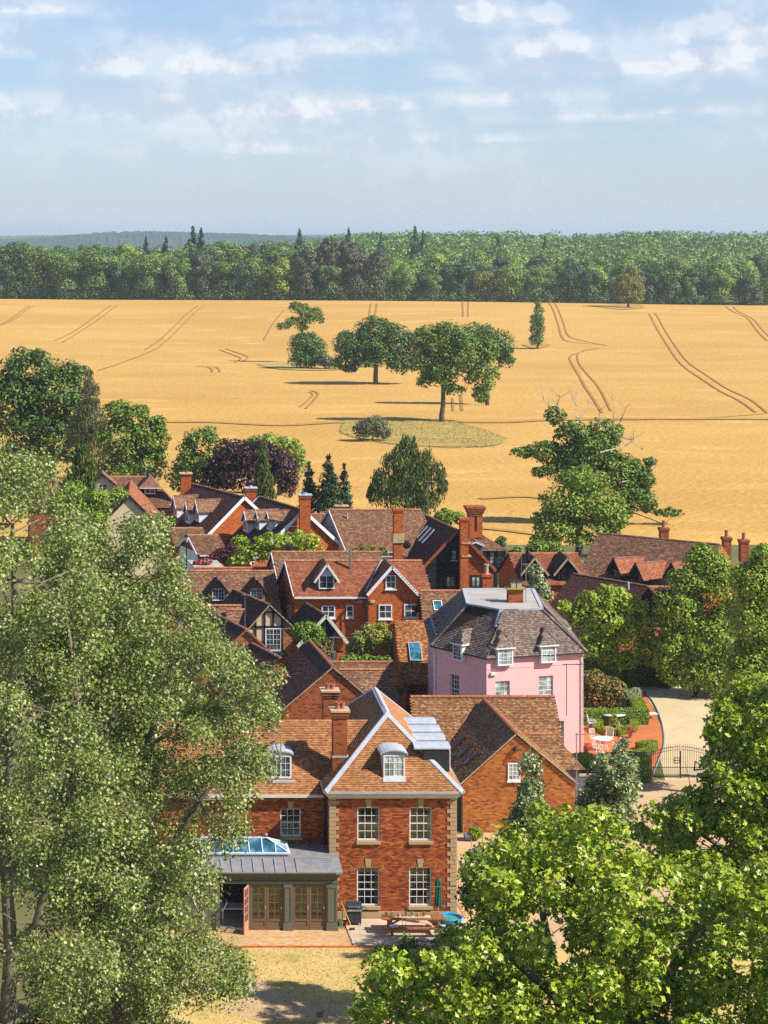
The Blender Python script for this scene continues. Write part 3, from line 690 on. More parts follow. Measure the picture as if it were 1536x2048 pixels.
def downpipe(root, x, y, z0, z1, mat='metal_dk', r=.045):
    return MB().tube([(x, y, z0), (x, y, z1)], r, 6).build('downpipe', mat, root)
def aerial(x, y, z0, z1, label, mat='antenna', kind='yagi', d=(1, 0)):
    mb = MB(); mb.tube([(0, 0, 0), (0, 0, z1 - z0)], .025, 5); o = setp(mb.build('mast', mat), label, 'TV aerial', 'television aerials on the roofs')
    o.name = 'tv_aerial'; o.location = (x, y, z0); H = z1 - z0; a = MB(); dx, dy = d
    a.beam((-.25 * dx, -.25 * dy, H - .05), (1.0 * dx, 1.0 * dy, H - .05), .03, .03)
    for k in range(8):
        t = -.2 + k * .15; L = .22 if k else .34; a.beam((t * dx - dy * L, t * dy + dx * L, H - .05), (t * dx + dy * L, t * dy - dx * L, H - .05), .02, .02)
    c = a.build('antenna', mat); c.parent = o; return o
# ================================================================== the red brick house with stone quoins (nearest)
h1 = thing('brick_house', 'nearest red brick house with stone quoins, hipped orange tile roof and white sash windows', 'house', (15.1, 100.5, 0))
XL, XR, YF, YB, ZE = 12.01, 18.19, 100.5, 112., 6.0
sk = .035
u = lambda z: z
wins = [(1.34, 2.44, 3.80, 5.44, 4), (3.90, 5.0, 3.80, 5.44, 4), (1.32, 2.42, .60, 2.51, 5), (3.88, 4.98, .60, 2.51, 5)]
holes = [q[:4] for q in wins]
mb = MB(); wall_holes(mb, (XL, YF, 0), (1, 0, 0), (0, -1, 0), XR - XL, ZE, holes, .22)
bx_ = sk * (YB - YF)
mb.quad((XR, YF, 0), (XR + bx_, YB, 0), (XR + bx_, YB, ZE), (XR, YF, ZE)); mb.quad((XR + bx_, YB, 0), (XL + bx_, YB, 0), (XL + bx_, YB, ZE), (XR + bx_, YB, ZE)); mb.quad((XL + bx_, YB, 0), (XL, YF, 0), (XL, YF, ZE), (XL + bx_, YB, ZE))
mb.build('wall', 'mortar', h1)
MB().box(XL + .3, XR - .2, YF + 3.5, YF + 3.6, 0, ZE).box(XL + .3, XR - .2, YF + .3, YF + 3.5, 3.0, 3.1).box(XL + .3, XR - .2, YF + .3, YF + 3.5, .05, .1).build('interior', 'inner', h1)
arch = [(a - .28, b + .28, d, d + .32) for a, b, c, d, n in wins]
bricks(h1, (XL, YF, 0), (1, 0, 0), (0, -1, 0), XR - XL, ZE, holes + arch, 'brick_main')
bricks(h1, (XR, YF + .12, 0), unit((sk, 1, 0)), unit((1, -sk, 0)), YB - YF - .12, ZE, [], 'brick_main', seed=5)
bricks(h1, (XL + .07, YF + 2., 0), unit((sk, 1, 0)) * -1, unit((-1, sk, 0)), 2., ZE, [], 'brick_main', seed=6)
for a, b, c, d, n in wins:
    o = window(h1, (XL + a, YF, c), (1, 0, 0), b - a, d - c, 3, n, fine=True, glass='glass_thru', off=-.09, curt=[(.03, .2), (b - a - .2, b - a - .03)])
    MB().box(XL + a - .05, XL + b + .05, YF - .12, YF + .1, c - .15, c - .003).build('sill', 'stone', o)
    m_ = MB(); xm = XL + (a + b) / 2; m_.prism([(xm - .11, YF - .05, d), (xm + .11, YF - .05, d), (xm + .15, YF - .05, d + .4), (xm - .15, YF - .05, d + .4)], (0, .2, 0)); m_.build('keystone', 'stone', h1)
    for s in (-1, 1):                      # splayed brick arch
        for k in range(7):
            x0 = .14 + k * .078; x1 = x0 + .068; L = .1 + .04 * k
            MB().prism([(xm + s * x0, YF - .022, d + .005), (xm + s * x1, YF - .022, d + .005), (xm + s * (x1 + .1 + .022 * k), YF - .022, d + .31), (xm + s * (x0 + .1 + .02 * k), YF - .022, d + .31)], (0, .05, 0)).build('arch_brick', 'brick_b', h1)
for side, x in ((-1, XL), (1, XR)):
    for k in range(27):
        z = .36 + k * .2085; L = .44 if k % 2 else .29
        if side < 0 and z < 3.0: L = L
        x0 = x - .035 if side < 0 else x - L; b_ = MB().box(x0, x0 + L + .035, YF - .04, YF + (.29 if k % 2 else .44), z + .012, z + .197); b_.build('quoin', 'stone', h1)
MB().box(XL - .04, XR + .04, YF - .06, YF + .02, 0, .35).build('plinth', 'stone', h1)
co = MB()
for d, z0, z1 in ((.09, 5.9, 6.0), (.18, 6.0, 6.12), (.27, 6.12, 6.27)):
    co.prism([(XL - d, YF - d, z0), (XR + d, YF - d, z0), (XR + d + bx_, YB + d, z0), (XL - d + bx_, YB + d, z0)], (0, 0, z1 - z0))
co.build('cornice', 'offwhite', h1)
ye, yb, zr = YF - .32, YB + .3, 9.42
A, B, C, D = V3(XL - .3, ye, 6.3), V3(XR + .3, ye, 6.3), V3(XR + .3 + sk * 12, yb, 6.3), V3(XL - .3 + sk * 12, yb, 6.3)
P, Q = V3(15.1 + sk * 3.2 + .02, ye + 3.2, zr), V3(15.1 + sk * 8.9, ye + 8.9, zr)
roof(h1, [[A, B, P], [B, C, Q, P], [D, A, P, Q], [C, D, Q]], 'tile_main', tg=.1, tw=.165)
lf = MB()
for p, q in ((A, P), (B, P), (P, Q), (D, Q), (C, Q)):
    p, q = V3(p), V3(q); d = unit(q - p); sd = unit(np.cross(d, (0, 0, 1)))
    for s in (-1, 1):
        drop = .10 if abs(d[2]) < .2 else .11
        lf.prism([p + (0, 0, .07), q + (0, 0, .07), q + sd * s * .17 + (0, 0, .07 - drop), p + sd * s * .17 + (0, 0, .07 - drop)], (0, 0, -.03))
lf.build('hip_flashing', 'leadlite', h1)
gu = MB(); z_ = V3(0, 0, -.05)
for p, q in ((A, B), (B, C), (D, A)): gu.beam(p + z_, q + z_, .12, .1)
gu.build('gutter', 'leadlite', h1)
# front dormer: two casements, curved lead hood
dormer(h1, (15.18, 100.72, 6.82), (1, 0, 0), 1.08, 1.16, .42, 1.9, wall='offwhite', kind='barrel', over=.14, win=(1.04, 1.1, .03, 4, 3), barge='w', glass='glass_cur')
MB().par((14.62, 100.52, 6.66), (1.12, 0, 0), (0, .2, .19), (0, -.02, .03)).build('lead_apron', 'leadlite', h1)
for k in range(4):
    y0 = 101.95 + 1.72 * k
    dormer(h1, (17.98 + sk * (y0 - 100.5), y0, 6.95), (0, 1, 0), 1.12, 1.12, .36, 1.3, wall='metal_dk', kind='barrel', over=.05, win=(1.0, 1.0, .05, 4, 3), barge='w', pitchback=1.75)
c1 = chimney(h1, 12.36, 13.05, 102.0, 102.75, 6.2, 9.78, 'brick_a', pots=((.38, .5), (.72, .5)), cap='cap', ph=.34)
MB().box(12.30, 13.11, 101.95, 102.8, 7.5, 7.58).build('flashing', 'leadlite', c1)
MB().box(12.31, 13.1, 101.96, 102.79, 6.2, 7.5).build('chimney_base', 'brick_a', c1)
c2 = chimney(h1, 12.8, 13.55, 110., 110.75, 6.6, 9.0, 'brick_a', pots=((.35, .5), (.7, .5)), cap='cap', ph=.3)
# left wing
WX0, WY = 3.6, 102.0
hw = (9.72, 10.74, 3.56, 4.96)
mb = MB(); wall_holes(mb, (WX0, WY, 0), (1, 0, 0), (0, -1, 0), XL - WX0 + .05, 5.62, [(hw[0] - WX0, hw[1] - WX0, hw[2], hw[3])], .2)
mb.quad((WX0, 107.6, 0), (WX0, WY, 0), (WX0, WY, 5.62), (WX0, 107.6, 5.62)); mb.quad((12.05, 107.6, 0), (WX0, 107.6, 0), (WX0, 107.6, 5.62), (12.05, 107.6, 5.62)); mb.poly((WX0, 107.6, 5.62), (WX0, WY, 5.62), (WX0, 104.8, 8.5)); mb.build('wing_wall', 'mortar', h1)
bricks(h1, (WX0, WY, 0), (1, 0, 0), (0, -1, 0), XL - WX0, 5.62, [(hw[0] - WX0, hw[1] - WX0, hw[2], hw[3])], 'brick_main', seed=9)
o = window(h1, (hw[0], WY, hw[2]), (1, 0, 0), 1.02, 1.4, 3, 4, fine=True, off=-.08, glass='glass_thru')
MB().box(hw[0] - .06, hw[1] + .06, WY - .1, WY + .1, hw[2] - .14, hw[2] - .003).build('sill', 'stone', o)
MB().prism([(10.12, WY - .04, 4.97), (10.34, WY - .04, 4.97), (10.38, WY - .04, 5.33), (10.08, WY - .04, 5.33)], (0, .1, 0)).build('keystone', 'stone', h1)
MB().box(WX0, 11.8, 101.62, 101.74, 5.6, 5.74).box(WX0, 11.9, 101.74, 102.02, 5.58, 5.62).build('gutter', 'offwhite', h1)
roof(h1, [[V3(WX0 - .2, 101.68, 5.7), V3(12.0, 101.68, 5.7), V3(12.5, 102.2, 6.23), V3(14.55, 104.8, 8.6), V3(WX0 - .2, 104.8, 8.6)], [V3(14.5, 107.9, 5.7), V3(WX0 - .2, 107.9, 5.7), V3(WX0 - .2, 104.8, 8.6), V3(14.5, 104.8, 8.6)]], 'tile_main', tg=.1, name='wing_roof', seed=4)
for k in range(33): ridge_caps(h1, (4.2 + k * .31, 104.8, 8.62), (4.51 + k * .31, 104.8, 8.62), 'ridge', .12, .31, single=True)
dormer(h1, (9.78, 102.35, 6.35), (1, 0, 0), 1.06, 1.2, .36, 1.2, wall='offwhite', kind='barrel', over=.1, win=(1.0, 1.12, .04, 4, 3), barge='w', pitchback=2.3)
MB().box(9.2, 10.4, 102.1, 102.4, 6.2, 6.3).build('lead_apron', 'leadlite', h1)
MB().box(10.2 - 5.3, 10.35 - 5.3, WY - .02, WY + .1, 5.2, 5.35).build('vent', 'metal_dk', h1)
MB().box(17.28, 17.4, YF - .14, YF, 5.62, 5.72).build('wall_lamp', 'metal_dk', h1)
downpipe(h1, 11.9, WY - .12, 3.2, 5.6, 'metal_dk', .05)

# conservatory (orangery) in front of the wing
cs = thing('conservatory', 'sage green orangery with grey metal roof, glass lantern and brown french doors', 'conservatory', (8.2, 98.65, 0))
CY, CX = 98.65, 12.15
mb = MB(); xs_ = lambda px: (px - 170) * CY / 4100
segs = [(4.4, xs_(440)), (xs_(497), xs_(501)), (xs_(566), xs_(586)), (xs_(651), CX)]
for a, b in segs: mb.box(a, b, CY, CY + .25, 0, 2.27)
mb.box(4.4, CX, CY, CY + .25, 2.27, 2.62); mb.box(CX - .25, CX, CY + .25, 102., 0, 2.62); mb.build('wall', 'sage', cs)
en = MB(); en.box(4.3, CX + .05, CY - .05, CY + .1, 2.3, 2.42); en.box(4.3, CX + .09, CY - .12, CY + .1, 2.6, 2.72); en.box(4.3, CX + .14, CY - .2, CY + .1, 2.72, 2.86); en.box(CX, CX + .14, CY + .1, 102., 2.72, 2.86); en.build('cornice', 'sage', cs)
for a, b in ((xs_(567), xs_(585)), (xs_(653), CX)):
    pl = MB()
    pl.box(a - .03, b + .03, CY - .1, CY + .02, 0, .13); pl.box(a - .02, b + .02, CY - .07, CY + .02, .13, .2); pl.box(a, b, CY - .035, CY + .01, .2, 2.25)
    for e in (a + .06, b - .1): pl.box(e, e + .03, CY - .06, CY - .03, .5, 2.1)
    pl.box(a + .06, b - .07, CY - .06, CY - .03, .47, .5); pl.box(a + .06, b - .07, CY - .06, CY - .03, 2.1, 2.13)
    pl.build('pilaster', 'sage', cs)
def door_leaf(root, P, R, w, h, mat, cols=2, rows=4, zp=.52):
    P, R = V3(P), unit(R); N = V3(R[1], -R[0], 0); mb = MB(); bx = lambda u0, u1, z0, z1, d=.05: mb.par(P + R * u0 + V3(0, 0, z0), R * (u1 - u0), (0, 0, z1 - z0), N * d)
    s = .1; bx(0, s, 0, h); bx(w - s, w, 0, h); bx(s, w - s, 0, .18); bx(s, w - s, zp - .1, zp); bx(s, w - s, h - .1, h); bx(s, w - s, .18, zp - .1, .025)
    for i in range(1, cols): x = s + (w - 2 * s) * i / cols; bx(x - .015, x + .015, zp, h - .1, .045)
    for j in range(1, rows): z = zp + (h - .1 - zp) * j / rows; bx(s, w - s, z - .012, z + .012, .044)
    o = mb.build('door', mat, root)
    for i in range(cols):
        for j in range(rows):
            g = MB(); a = s + (w - 2 * s) * i / cols; b = s + (w - 2 * s) * (i + 1) / cols; c = zp + (h - .1 - zp) * j / rows; d = zp + (h - .1 - zp) * (j + 1) / rows
            q = [P + R * x + V3(0, 0, z) + N * .02 for x, z in ((a, c), (b, c), (b, d), (a, d))]; g.quad(*q); g.build('pane', 'glass_thru', o)
    MB().par(P + R * (w - .08) + V3(0, 0, 1.0) + N * .05, R * .04, (0, 0, .14), N * .04).build('handle', 'cap', o); return o
for a, b in ((501, 566), (586, 651)):
    x0, x1 = xs_(a) + .01, xs_(b) - .01; m_ = (x0 + x1) / 2
    door_leaf(cs, (x0, CY + .1, .04), (1, 0, 0), m_ - x0 - .006, 2.2, 'door_brown'); door_leaf(cs, (m_ + .006, CY + .1, .04), (1, 0, 0), x1 - m_ - .006, 2.2, 'door_brown')
od = door_leaf(cs, (xs_(497), CY - .03, .04), (-.35, -.94, 0), .72, 2.2, 'door_pink'); od['label'] = 'pinkish open door leaf of the orangery'
MB().box(4.5, CX - .3, CY + .3, 101.8, .0, .06).build('floor', 'slab', cs)
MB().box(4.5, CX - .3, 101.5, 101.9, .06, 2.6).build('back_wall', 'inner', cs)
ta = MB(); ta.box(6.6, 8.6, 99.6, 100.5, .72, .78)
for x, y in ((6.7, 99.7), (8.5, 99.7), (6.7, 100.4), (8.5, 100.4)): ta.box(x - .04, x + .04, y - .04, y + .04, .06, .72)
setp(ta.build('dining_table', 'white'), 'white table inside the orangery behind its open door', 'table')
rp = MB(); e = CY - .3; x1 = CX + .22
rp.prism([(4.2, e, 2.86), (x1, e, 2.86), (x1, e + 1.35, 3.12), (4.2, e + 1.35, 3.12)], (0, 0, .05)); rp.prism([(4.2, e + 1.35, 3.12), (x1, e + 1.35, 3.12), (x1, 102., 3.16), (4.2, 102., 3.16)], (0, 0, .05)); rp.box(CX - .1, x1, e, 102, 2.8, 2.86)
rr = rp.build('roof', 'lead_roof', cs)
for k in range(11):
    x = 5.0 + k * .52; l = 1.33; MB().beam((x, e + .02, 2.93), (x + .03, e + l, 3.19), .05, .05).build('standing_seam', 'lead', rr)
for k in range(6): MB().beam((10.2 + .25 * k, e + 1.3 - .2 * k, 3.18 - .04 * k), (x1 - .35, e + 1.3 - .17 * k, 3.18 - .035 * k), .04, .04).build('standing_seam', 'lead', rr)
# glass lantern
LX0, LX1, LY0, LY1 = 4.8, 9.95, 99.85, 101.65; zb, zt = 3.38, 3.86; ym = (LY0 + LY1) / 2; RX = 8.9
cb = MB(); cb.box(LX0, LX1, LY0, LY0 + .1, 3.1, zb); cb.box(LX0, LX1, LY1 - .1, LY1, 3.1, zb); cb.box(LX1 - .1, LX1, LY0 + .1, LY1 - .1, 3.1, zb); ln = cb.build('roof_lantern', 'lead', cs)
ba = MB()
for k in range(9):
    x = LX0 + (LX1 - LX0) * k / 8; xr = min(x, RX); q = (x, ym, zt) if x <= RX else None
    if x <= RX: ba.beam((x, LY0, zb + .02), (x, ym, zt + .02), .045, .05); ba.beam((x, LY1, zb + .02), (x, ym, zt + .02), .045, .05)
    else: t = (LX1 - x) / (LX1 - RX); ba.beam((x, LY0, zb + .02), (x, LY0 + (ym - LY0) * t, zb + (zt - zb) * t + .02), .045, .05)
ba.beam((LX0, ym, zt + .03), (RX, ym, zt + .03), .08, .07); ba.beam((LX1, LY0, zb + .02), (RX, ym, zt + .03), .06, .06); ba.beam((LX1, LY1, zb + .02), (RX, ym, zt + .03), .06, .06); ba.beam((LX0, LY0, zb), (LX1, LY0, zb), .1, .08); ba.beam((LX1, LY0, zb), (LX1, LY1, zb), .1, .08)
for t in (.33, .66): ba.beam((LX1, LY0 + (LY1 - LY0) * t, zb + .02), (RX, ym, zt + .02), .04, .05)
ba.build('glazing_bars', 'clad_white', ln)
for k in range(8):
    a, b = LX0 + (LX1 - LX0) * k / 8, LX0 + (LX1 - LX0) * (k + 1) / 8; f = lambda x: (min(x, x), LY0 + (ym - LY0) * min(1, (LX1 - x) / (LX1 - RX)), zb + (zt - zb) * min(1, (LX1 - x) / (LX1 - RX)))
    g = MB(); g.quad((a, LY0, zb), (b, LY0, zb), f(b), f(a)); g.build('pane', 'glass_sky', ln)
g = MB(); g.quad((LX1, LY0, zb), (LX1, LY1, zb), (RX, ym, zt)); g.quad((LX1, LY1, zb), (LX0, LY1, zb), (LX0, ym, zt), (RX, ym, zt)); g.build('pane', 'glass_sky', ln)
MB().lathe((RX, ym, zt), [(.02, 0), (.02, .08), (.06, .1), (.085, .16), (.06, .22), (.01, .25)], 10).build('finial', 'lead', ln)

# ================================================================== brick outbuilding with roof windows, and the long barn behind
h2 = thing('brick_outbuilding', 'orange brick outbuilding with gable to the front, arched window and three narrow roof windows', 'outbuilding', (24.2, 115, 0))
gx0, gx1, ga, gy, ge, gz = 21.18, 27.49, 24.2, 115., 2.85, 5.56
S2 = (-.02, 1)
F = F3(((0, gy, 0), (1, 0), S2))
block(h2, F, gx0, gx1, 0, 8.6, ge, gz, 'v', 'mortar', um=ga)
gp_ = [(0, 0), (gx1 - gx0, 0), (gx1 - gx0, ge), (ga - gx0, gz - .1), (0, ge)]
bricks(h2, (gx0, gy, 0), (1, 0, 0), (0, -1, 0), gx1 - gx0, gz, [(2.5, 3.25, 2.88, 4.05)], 'brick_gar', poly=gp_, seed=3)
window(h2, (gx0 + 2.53, gy - .02, 2.93), (1, 0, 0), .7, .98, 3, 4, sill='white', glass='glass_cur', meet=False)
for k in range(12):
    t = PI * (.12 + .76 * k / 11); c_ = V3(gx0 + 2.88, gy - .02, 3.72); MB().beam(c_ + V3(-math.cos(t) * .44, 0, math.sin(t) * .32), c_ + V3(-math.cos(t) * .62, 0, math.sin(t) * .54), .07, .06, upv=(0, 1, 0)).build('arch_brick', 'brick_b', h2)
MB().lathe((gx0 + 2.95, gy - .1, 4.62), [(.16, 0), (.17, .1), (.12, .16), (.03, .2)], 10).build('wall_lamp', 'metal_dk', h2)
polys, P, Q = roof_polys(F, gx0, gx1, 0, 8.4, ge, gz, 'v', ou=.12, ov=.08, um=ga); roof(h2, polys, 'tile_dark' if 0 else 'tile_gar', seed=7, tg=.11, lift=.035)
vb = MB(); zz = V3(0, 0, .0); vb.beam(F(gx0 - .15, -.1, ge - .12), F(ga, -.1, gz + .02), .05, .07); vb.beam(F(ga, -.1, gz + .02), F(gx1 + .15, -.1, ge - .12), .05, .07); vb.build('verge', 'cap', h2)
for k in range(26): ridge_caps(h2, P + (Q - P) * k / 26 + (0, 0, .03), P + (Q - P) * (k + 1) / 26 + (0, 0, .03), 'ridge', .13, .33, single=True)
A_, B_, C_ = F(gx0, 0, ge), F(gx0, 8, ge), F(ga, 0, gz)
for yy in (1.55, 3.3, 5.05): slope_sky(h2, A_, B_, C_, yy, .62, .42, 1.05, lift=.06)
downpipe(h2, gx0 - .1, gy - .06, 0, 2.7)
MB().box(gx0 - 1.2, gx0 - .05, gy + .3, gy + .4, 0, 2.3).build('side_gate', 'teal_door', h2)
h3 = thing('barn', 'long brick barn with mottled tile roof lying crosswise in front of the pink house', 'barn', (24., 121, 0))
F = F3(((0, 121.2, 0), (1, 0), (0, 1)))
block(h3, F, 19.8, 28.3, 0, 5.6, 2.9, 5.6, 'u', 'brick_a')
polys, P, Q = roof_polys(F, 19.8, 28.3, 0, 5.6, 2.9, 5.6, 'u', ou=.12, ov=.25); roof(h3, polys, 'tile_gar', seed=8, tg=.11)
for k in range(26): ridge_caps(h3, P + (Q - P) * k / 26 + (0, 0, .03), P + (Q - P) * (k + 1) / 26 + (0, 0, .03), 'ridge', .13, .33, single=True)
block(h3, F, 26.2, 28.9, -1.4, 1.2, 2.5, 2.5, None, 'render_grey', name='lean_to_wall')
polys, P, Q = roof_polys(F, 26.2, 28.9, -1.4, 1.6, 2.6, 4.05, 'u', ou=.25, ov=.25, hipb=1.5); roof(h3, polys, 'tile_gar', seed=9, tg=.11, name='lean_to_roof')
ridge_caps(h3, P, Q, 'ridge', .11, .33)

# ================================================================== the pink house
h4 = thing('pink_house', 'three storey pink rendered house with grey tiled mansard roof and flat lead top', 'house', (27, 132, 0))
ze, zt = 6.8, 9.4
pA, pB, pC, pD, pE = [V3(*p, 0) for p in ((25.46, 130.), (32.0, 131.9), (22.78, 133.8), (23.75, 142.), (33.0, 141.5))]
T1, T2, T3, T4, T5 = [V3(*p, zt) for p in ((25.04, 134.05), (26.78, 131.95), (29.5, 132.3), (30.5, 139.6), (25.8, 139.6))]
Rf, Rl = unit(pB - pA), unit(pA - pC); Nf, Nl = V3(Rf[1], -Rf[0], 0), V3(Rl[1], -Rl[0], 0)
mb = MB(); Lf, Ll = np.linalg.norm(pB - pA), np.linalg.norm(pA - pC)
def onf(px, Y=130.7): return np.dot(XZ(px, 1300, Y) - pA, Rf)
wf = [(.62, 1.64, 3.55, 5.2, 3, 5), (3.66, 4.72, 3.75, 5.35, 3, 5), (4.6, 5.5, .7, 2.4, 3, 5)]
hf = [(a, b, c, d) for a, b, c, d, _, _ in wf]; hf2 = [(.66, 1.66, 6.25, 6.8), (3.72, 4.72, 6.25, 6.8)]
wall_holes(mb, pA, Rf, Nf, Lf, ze, hf, .14); hl = [(1.45, 2.25, 3.6, 5.2)]
wall_holes(mb, pC, Rl, Nl, Ll, ze, hl, .16)
U_ = V3(0, 0, ze)
for a, b in ((pB, pE), (pE, pD), (pD, pC)): mb.quad(a, b, b + U_, a + U_)
mb.build('wall', 'pink', h4)
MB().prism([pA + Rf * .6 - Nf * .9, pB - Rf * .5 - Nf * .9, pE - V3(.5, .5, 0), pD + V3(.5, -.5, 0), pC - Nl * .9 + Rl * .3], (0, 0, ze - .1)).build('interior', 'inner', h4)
for a, b, c, d, cc, r_ in wf:
    o = window(h4, pA + Rf * a + V3(0, 0, c), Rf, b - a, d - c, cc, r_, off=-.09, glass='glass_cur', fw=.05)
    MB().par(pA + Rf * (a - .08) + V3(0, 0, c - .12), Rf * (b - a + .16), Nf * .1, (0, 0, .117)).build('sill', 'pink_sill', o)
o = window(h4, pC + Rl * 1.45 + V3(0, 0, 3.6), Rl, .8, 1.6, 3, 5, off=-.1, glass='glass', fw=.05)
sc_ = MB(); d_ = .025
sc_.par(pA + V3(0, 0, 6.0), Rf * Lf, Nf * d_, (0, 0, .05)); sc_.par(pC + V3(0, 0, 6.0), Rl * Ll, Nl * d_, (0, 0, .05)); sc_.build('string_course', 'pink_sill', h4)
ov = .2
def outw(p, *ns): return V3(p) + sum((V3(n) * ov for n in ns), V3(0, 0, 0))
Ne = unit((pE - pB)[[1, 0, 2]] * V3(1, -1, 0)); Nd = V3(-1, .1, 0); Nb = V3(0, 1, 0); z1 = V3(0, 0, ze - .02)
eA, eB, eC, eD, eE = outw(pA, Nf * .8, Nl * .5) + z1, outw(pB, Nf, Ne) + z1, outw(pC, Nl * .6, Nd * .5) + z1, outw(pD, Nd, Nb) + z1, outw(pE, Ne, Nb) + z1
roof(h4, [[eA, eB, T3, T2], [eC, eA, T2, T1], [eD, eC, T1, T5], [eB, eE, T4, T3], [eE, eD, T5, T4]], 'tile_grey', tg=.115, tw=.17, seed=11)
MB().prism([T1, T2, T3, T4, T5], (0, 0, .06)).build('flat_roof', 'flatroof', h4)
lr = MB()
for a, b in ((T1, T2), (T2, T3), (T3, T4), (T4, T5), (T5, T1)): lr.beam(a + V3(0, 0, .05), b + V3(0, 0, .05), .22, .12)
for a, b in ((T2 + (T2 - eA) * -0, T2 * .62 + eA * .38),): lr.beam(a + V3(0, 0, .06), b + V3(0, 0, .1), .16, .1)
lr.build('lead_edge', 'leadlite', h4)
for a, b in ((eB, T3), (eC, T1), (eE, T4)): ridge_caps(h4, a + V3(0, 0, .04), b + V3(0, 0, .04), 'ridge_dk' if 0 else 'tile_grey', .12, .35)
gt = MB()
for a, b in ((eA, eB), (eC, eA), (eD, eC)): gt.beam(a - V3(0, 0, .06), b - V3(0, 0, .06), .1, .09)
gt.build('gutter', 'metal_dk', h4)
for u0 in (1.16, 4.22):
    dormer(h4, pA + Rf * u0 + Nf * .27 + V3(0, 0, 6.22), Rf, 1.14, 1.34, .8, 1.2, tile='tile_grey', wall='white', kind='hip', win=(1.02, 1.28, 0.02, 3, 5), glass='glass_cur', over=.12, pitchback=2.2)
dormer(h4, pC + Rl * 2.38 + Nl * .27 + V3(0, 0, 6.2), Rl, .84, 1.3, .62, 1.1, tile='tile_grey', wall='white', kind='hip', win=(.74, 1.24, 0.02, 3, 5), glass='glass', over=.11, pitchback=2.)
Rd = unit(pC - pD)
for k, t in enumerate((.22, .5, .78)):
    dormer(h4, pD + (pC - pD) * t + V3(.35, 0, 6.6), Rd, 1.1, .9, .5, 1.4, tile='tile_grey', wall='white', kind='hip', win=(.9, .8, .05, 3, 3), pitchback=2.)
Re = unit(pE - pB); dormer(h4, pB + (pE - pB) * .45 + V3(-.5, 0, 7.0), Re, 2.2, .8, .6, 1.4, tile='tile_grey', wall='white', kind='hip', win=(1.2, .7, .05, 3, 3), pitchback=2.)
c = chimney(h4, 27.75, 28.72, 134.3, 134.95, 9.3, 10.35, 'brick_a', cap='moss', bands=False); 
MB().box(27.95, 28.25, 134.4, 134.8, 10.4, 10.85).box(28.32, 28.62, 134.4, 134.8, 10.4, 10.85).build('chimney_pot', 'pot_cream', c)
MB().box(27.9, 28.68, 134.35, 134.85, 10.82, 10.9).build('bird_guard', 'metal_dk', c)
sp = MB()
for k in range(9): sp.tube([(27.92 + .09 * k, 134.5, 10.9), (27.9 + .095 * k, 134.45, 11.12)], .012, 4)
sp.build('spike', 'metal_dk', c)
downpipe(h4, *(pC + Nl * .1 + Rl * .15)[:2], 0, 6.5, 'white'); downpipe(h4, *(pB + Nf * .1 - Rf * .05)[:2], 0, 6.7, 'white')
MB().par(pA + Rf * .25 + V3(0, 0, 5.62), Rf * .4, Nf * .14, (0, 0, .18)).build('alarm_box', 'offwhite', h4)
aerial(31.9, 130.6, 0.5, 6.6, 'thin aerial pole standing before the right sash windows of the pink house') if 0 else None
aerial(29.6, 126.0, 4.0, 7.2, 'tall thin aerial mast rising from the barn ridge before the pink house windows', mat='metal_dk')
aerial(28.95, 134.6, 9.4, 12.0, 'aerial mast beside the chimney of the pink house roof')

# tile hung annex with log store, left of the pink house
h5 = thing('tile_hung_annex', 'narrow annex with steep orange tiled roof and one roof window, left against the pink house', 'annex', (23, 142.5, 0))
F = F3(((0, 142.7, 0), (1, 0), (0, 1))); block(h5, F, 22.25, 25., .9, 5., 2.3, 2.3, None, 'brick_a'); MB().box(22.25, 22.4, 142.6, 143.6, 0, 2.3).build('post', 'brick_b', h5)
roof(h5, [[V3(22.05, 142.5, 2.35), V3(25., 142.5, 2.35), V3(25., 145.76, 6.2), V3(22.05, 145.76, 6.2)], [V3(25, 149, 2.35), V3(22.05, 149, 2.35), V3(22.05, 145.76, 6.2), V3(25, 145.76, 6.2)]], 'tile_hung', tg=.11, seed=12)
mb = MB(); mb.poly((22.06, 142.6, 2.3), (22.06, 148.9, 2.3), (22.06, 145.76, 6.1)); mb.poly((22.1, 148.9, 2.3), (22.1, 142.6, 2.3), (22.1, 145.76, 6.1)); mb.build('gable_wall', 'brick_b', h5)
slope_sky(h5, (22.05, 142.5, 2.35), (25, 142.5, 2.35), (22.05, 145.76, 6.2), .72, 1.75, .88, 1.45, lift=.06, frame='leadlite', glass='glass_sky')
lg = MB(); rg = random.Random(2)
for i in range(13):
    for j in range(7): lg.tube([(22.75 + i * .13, 143.3, .1 + j * .13), (22.75 + i * .13, 143.55, .1 + j * .13)], .055, 6)
setp(lg.build('log_pile', 'bark'), 'stack of split logs under the annex roof', 'firewood', kind='stuff')
# ================================================================== houses of the village street
def gable_front(root, F, u0, u1, v, ze0, ze1, ua, zr, wall, z0=0., t=.3, name='gable_wall'):
    mb = MB(); mb.prism([F(u0, v, z0), F(u1, v, z0), F(u1, v, ze1), F(ua, v, zr), F(u0, v, ze0)], F(0, t, 0) - F(0, 0, 0)); return mb.build(name, wall, root)
def lean(root, polys, tile, seed=1, tg=.13, name='roof', lift=.042): return roof(root, polys, tile, seed=seed, tg=tg, tw=.19, name=name, lift=lift)
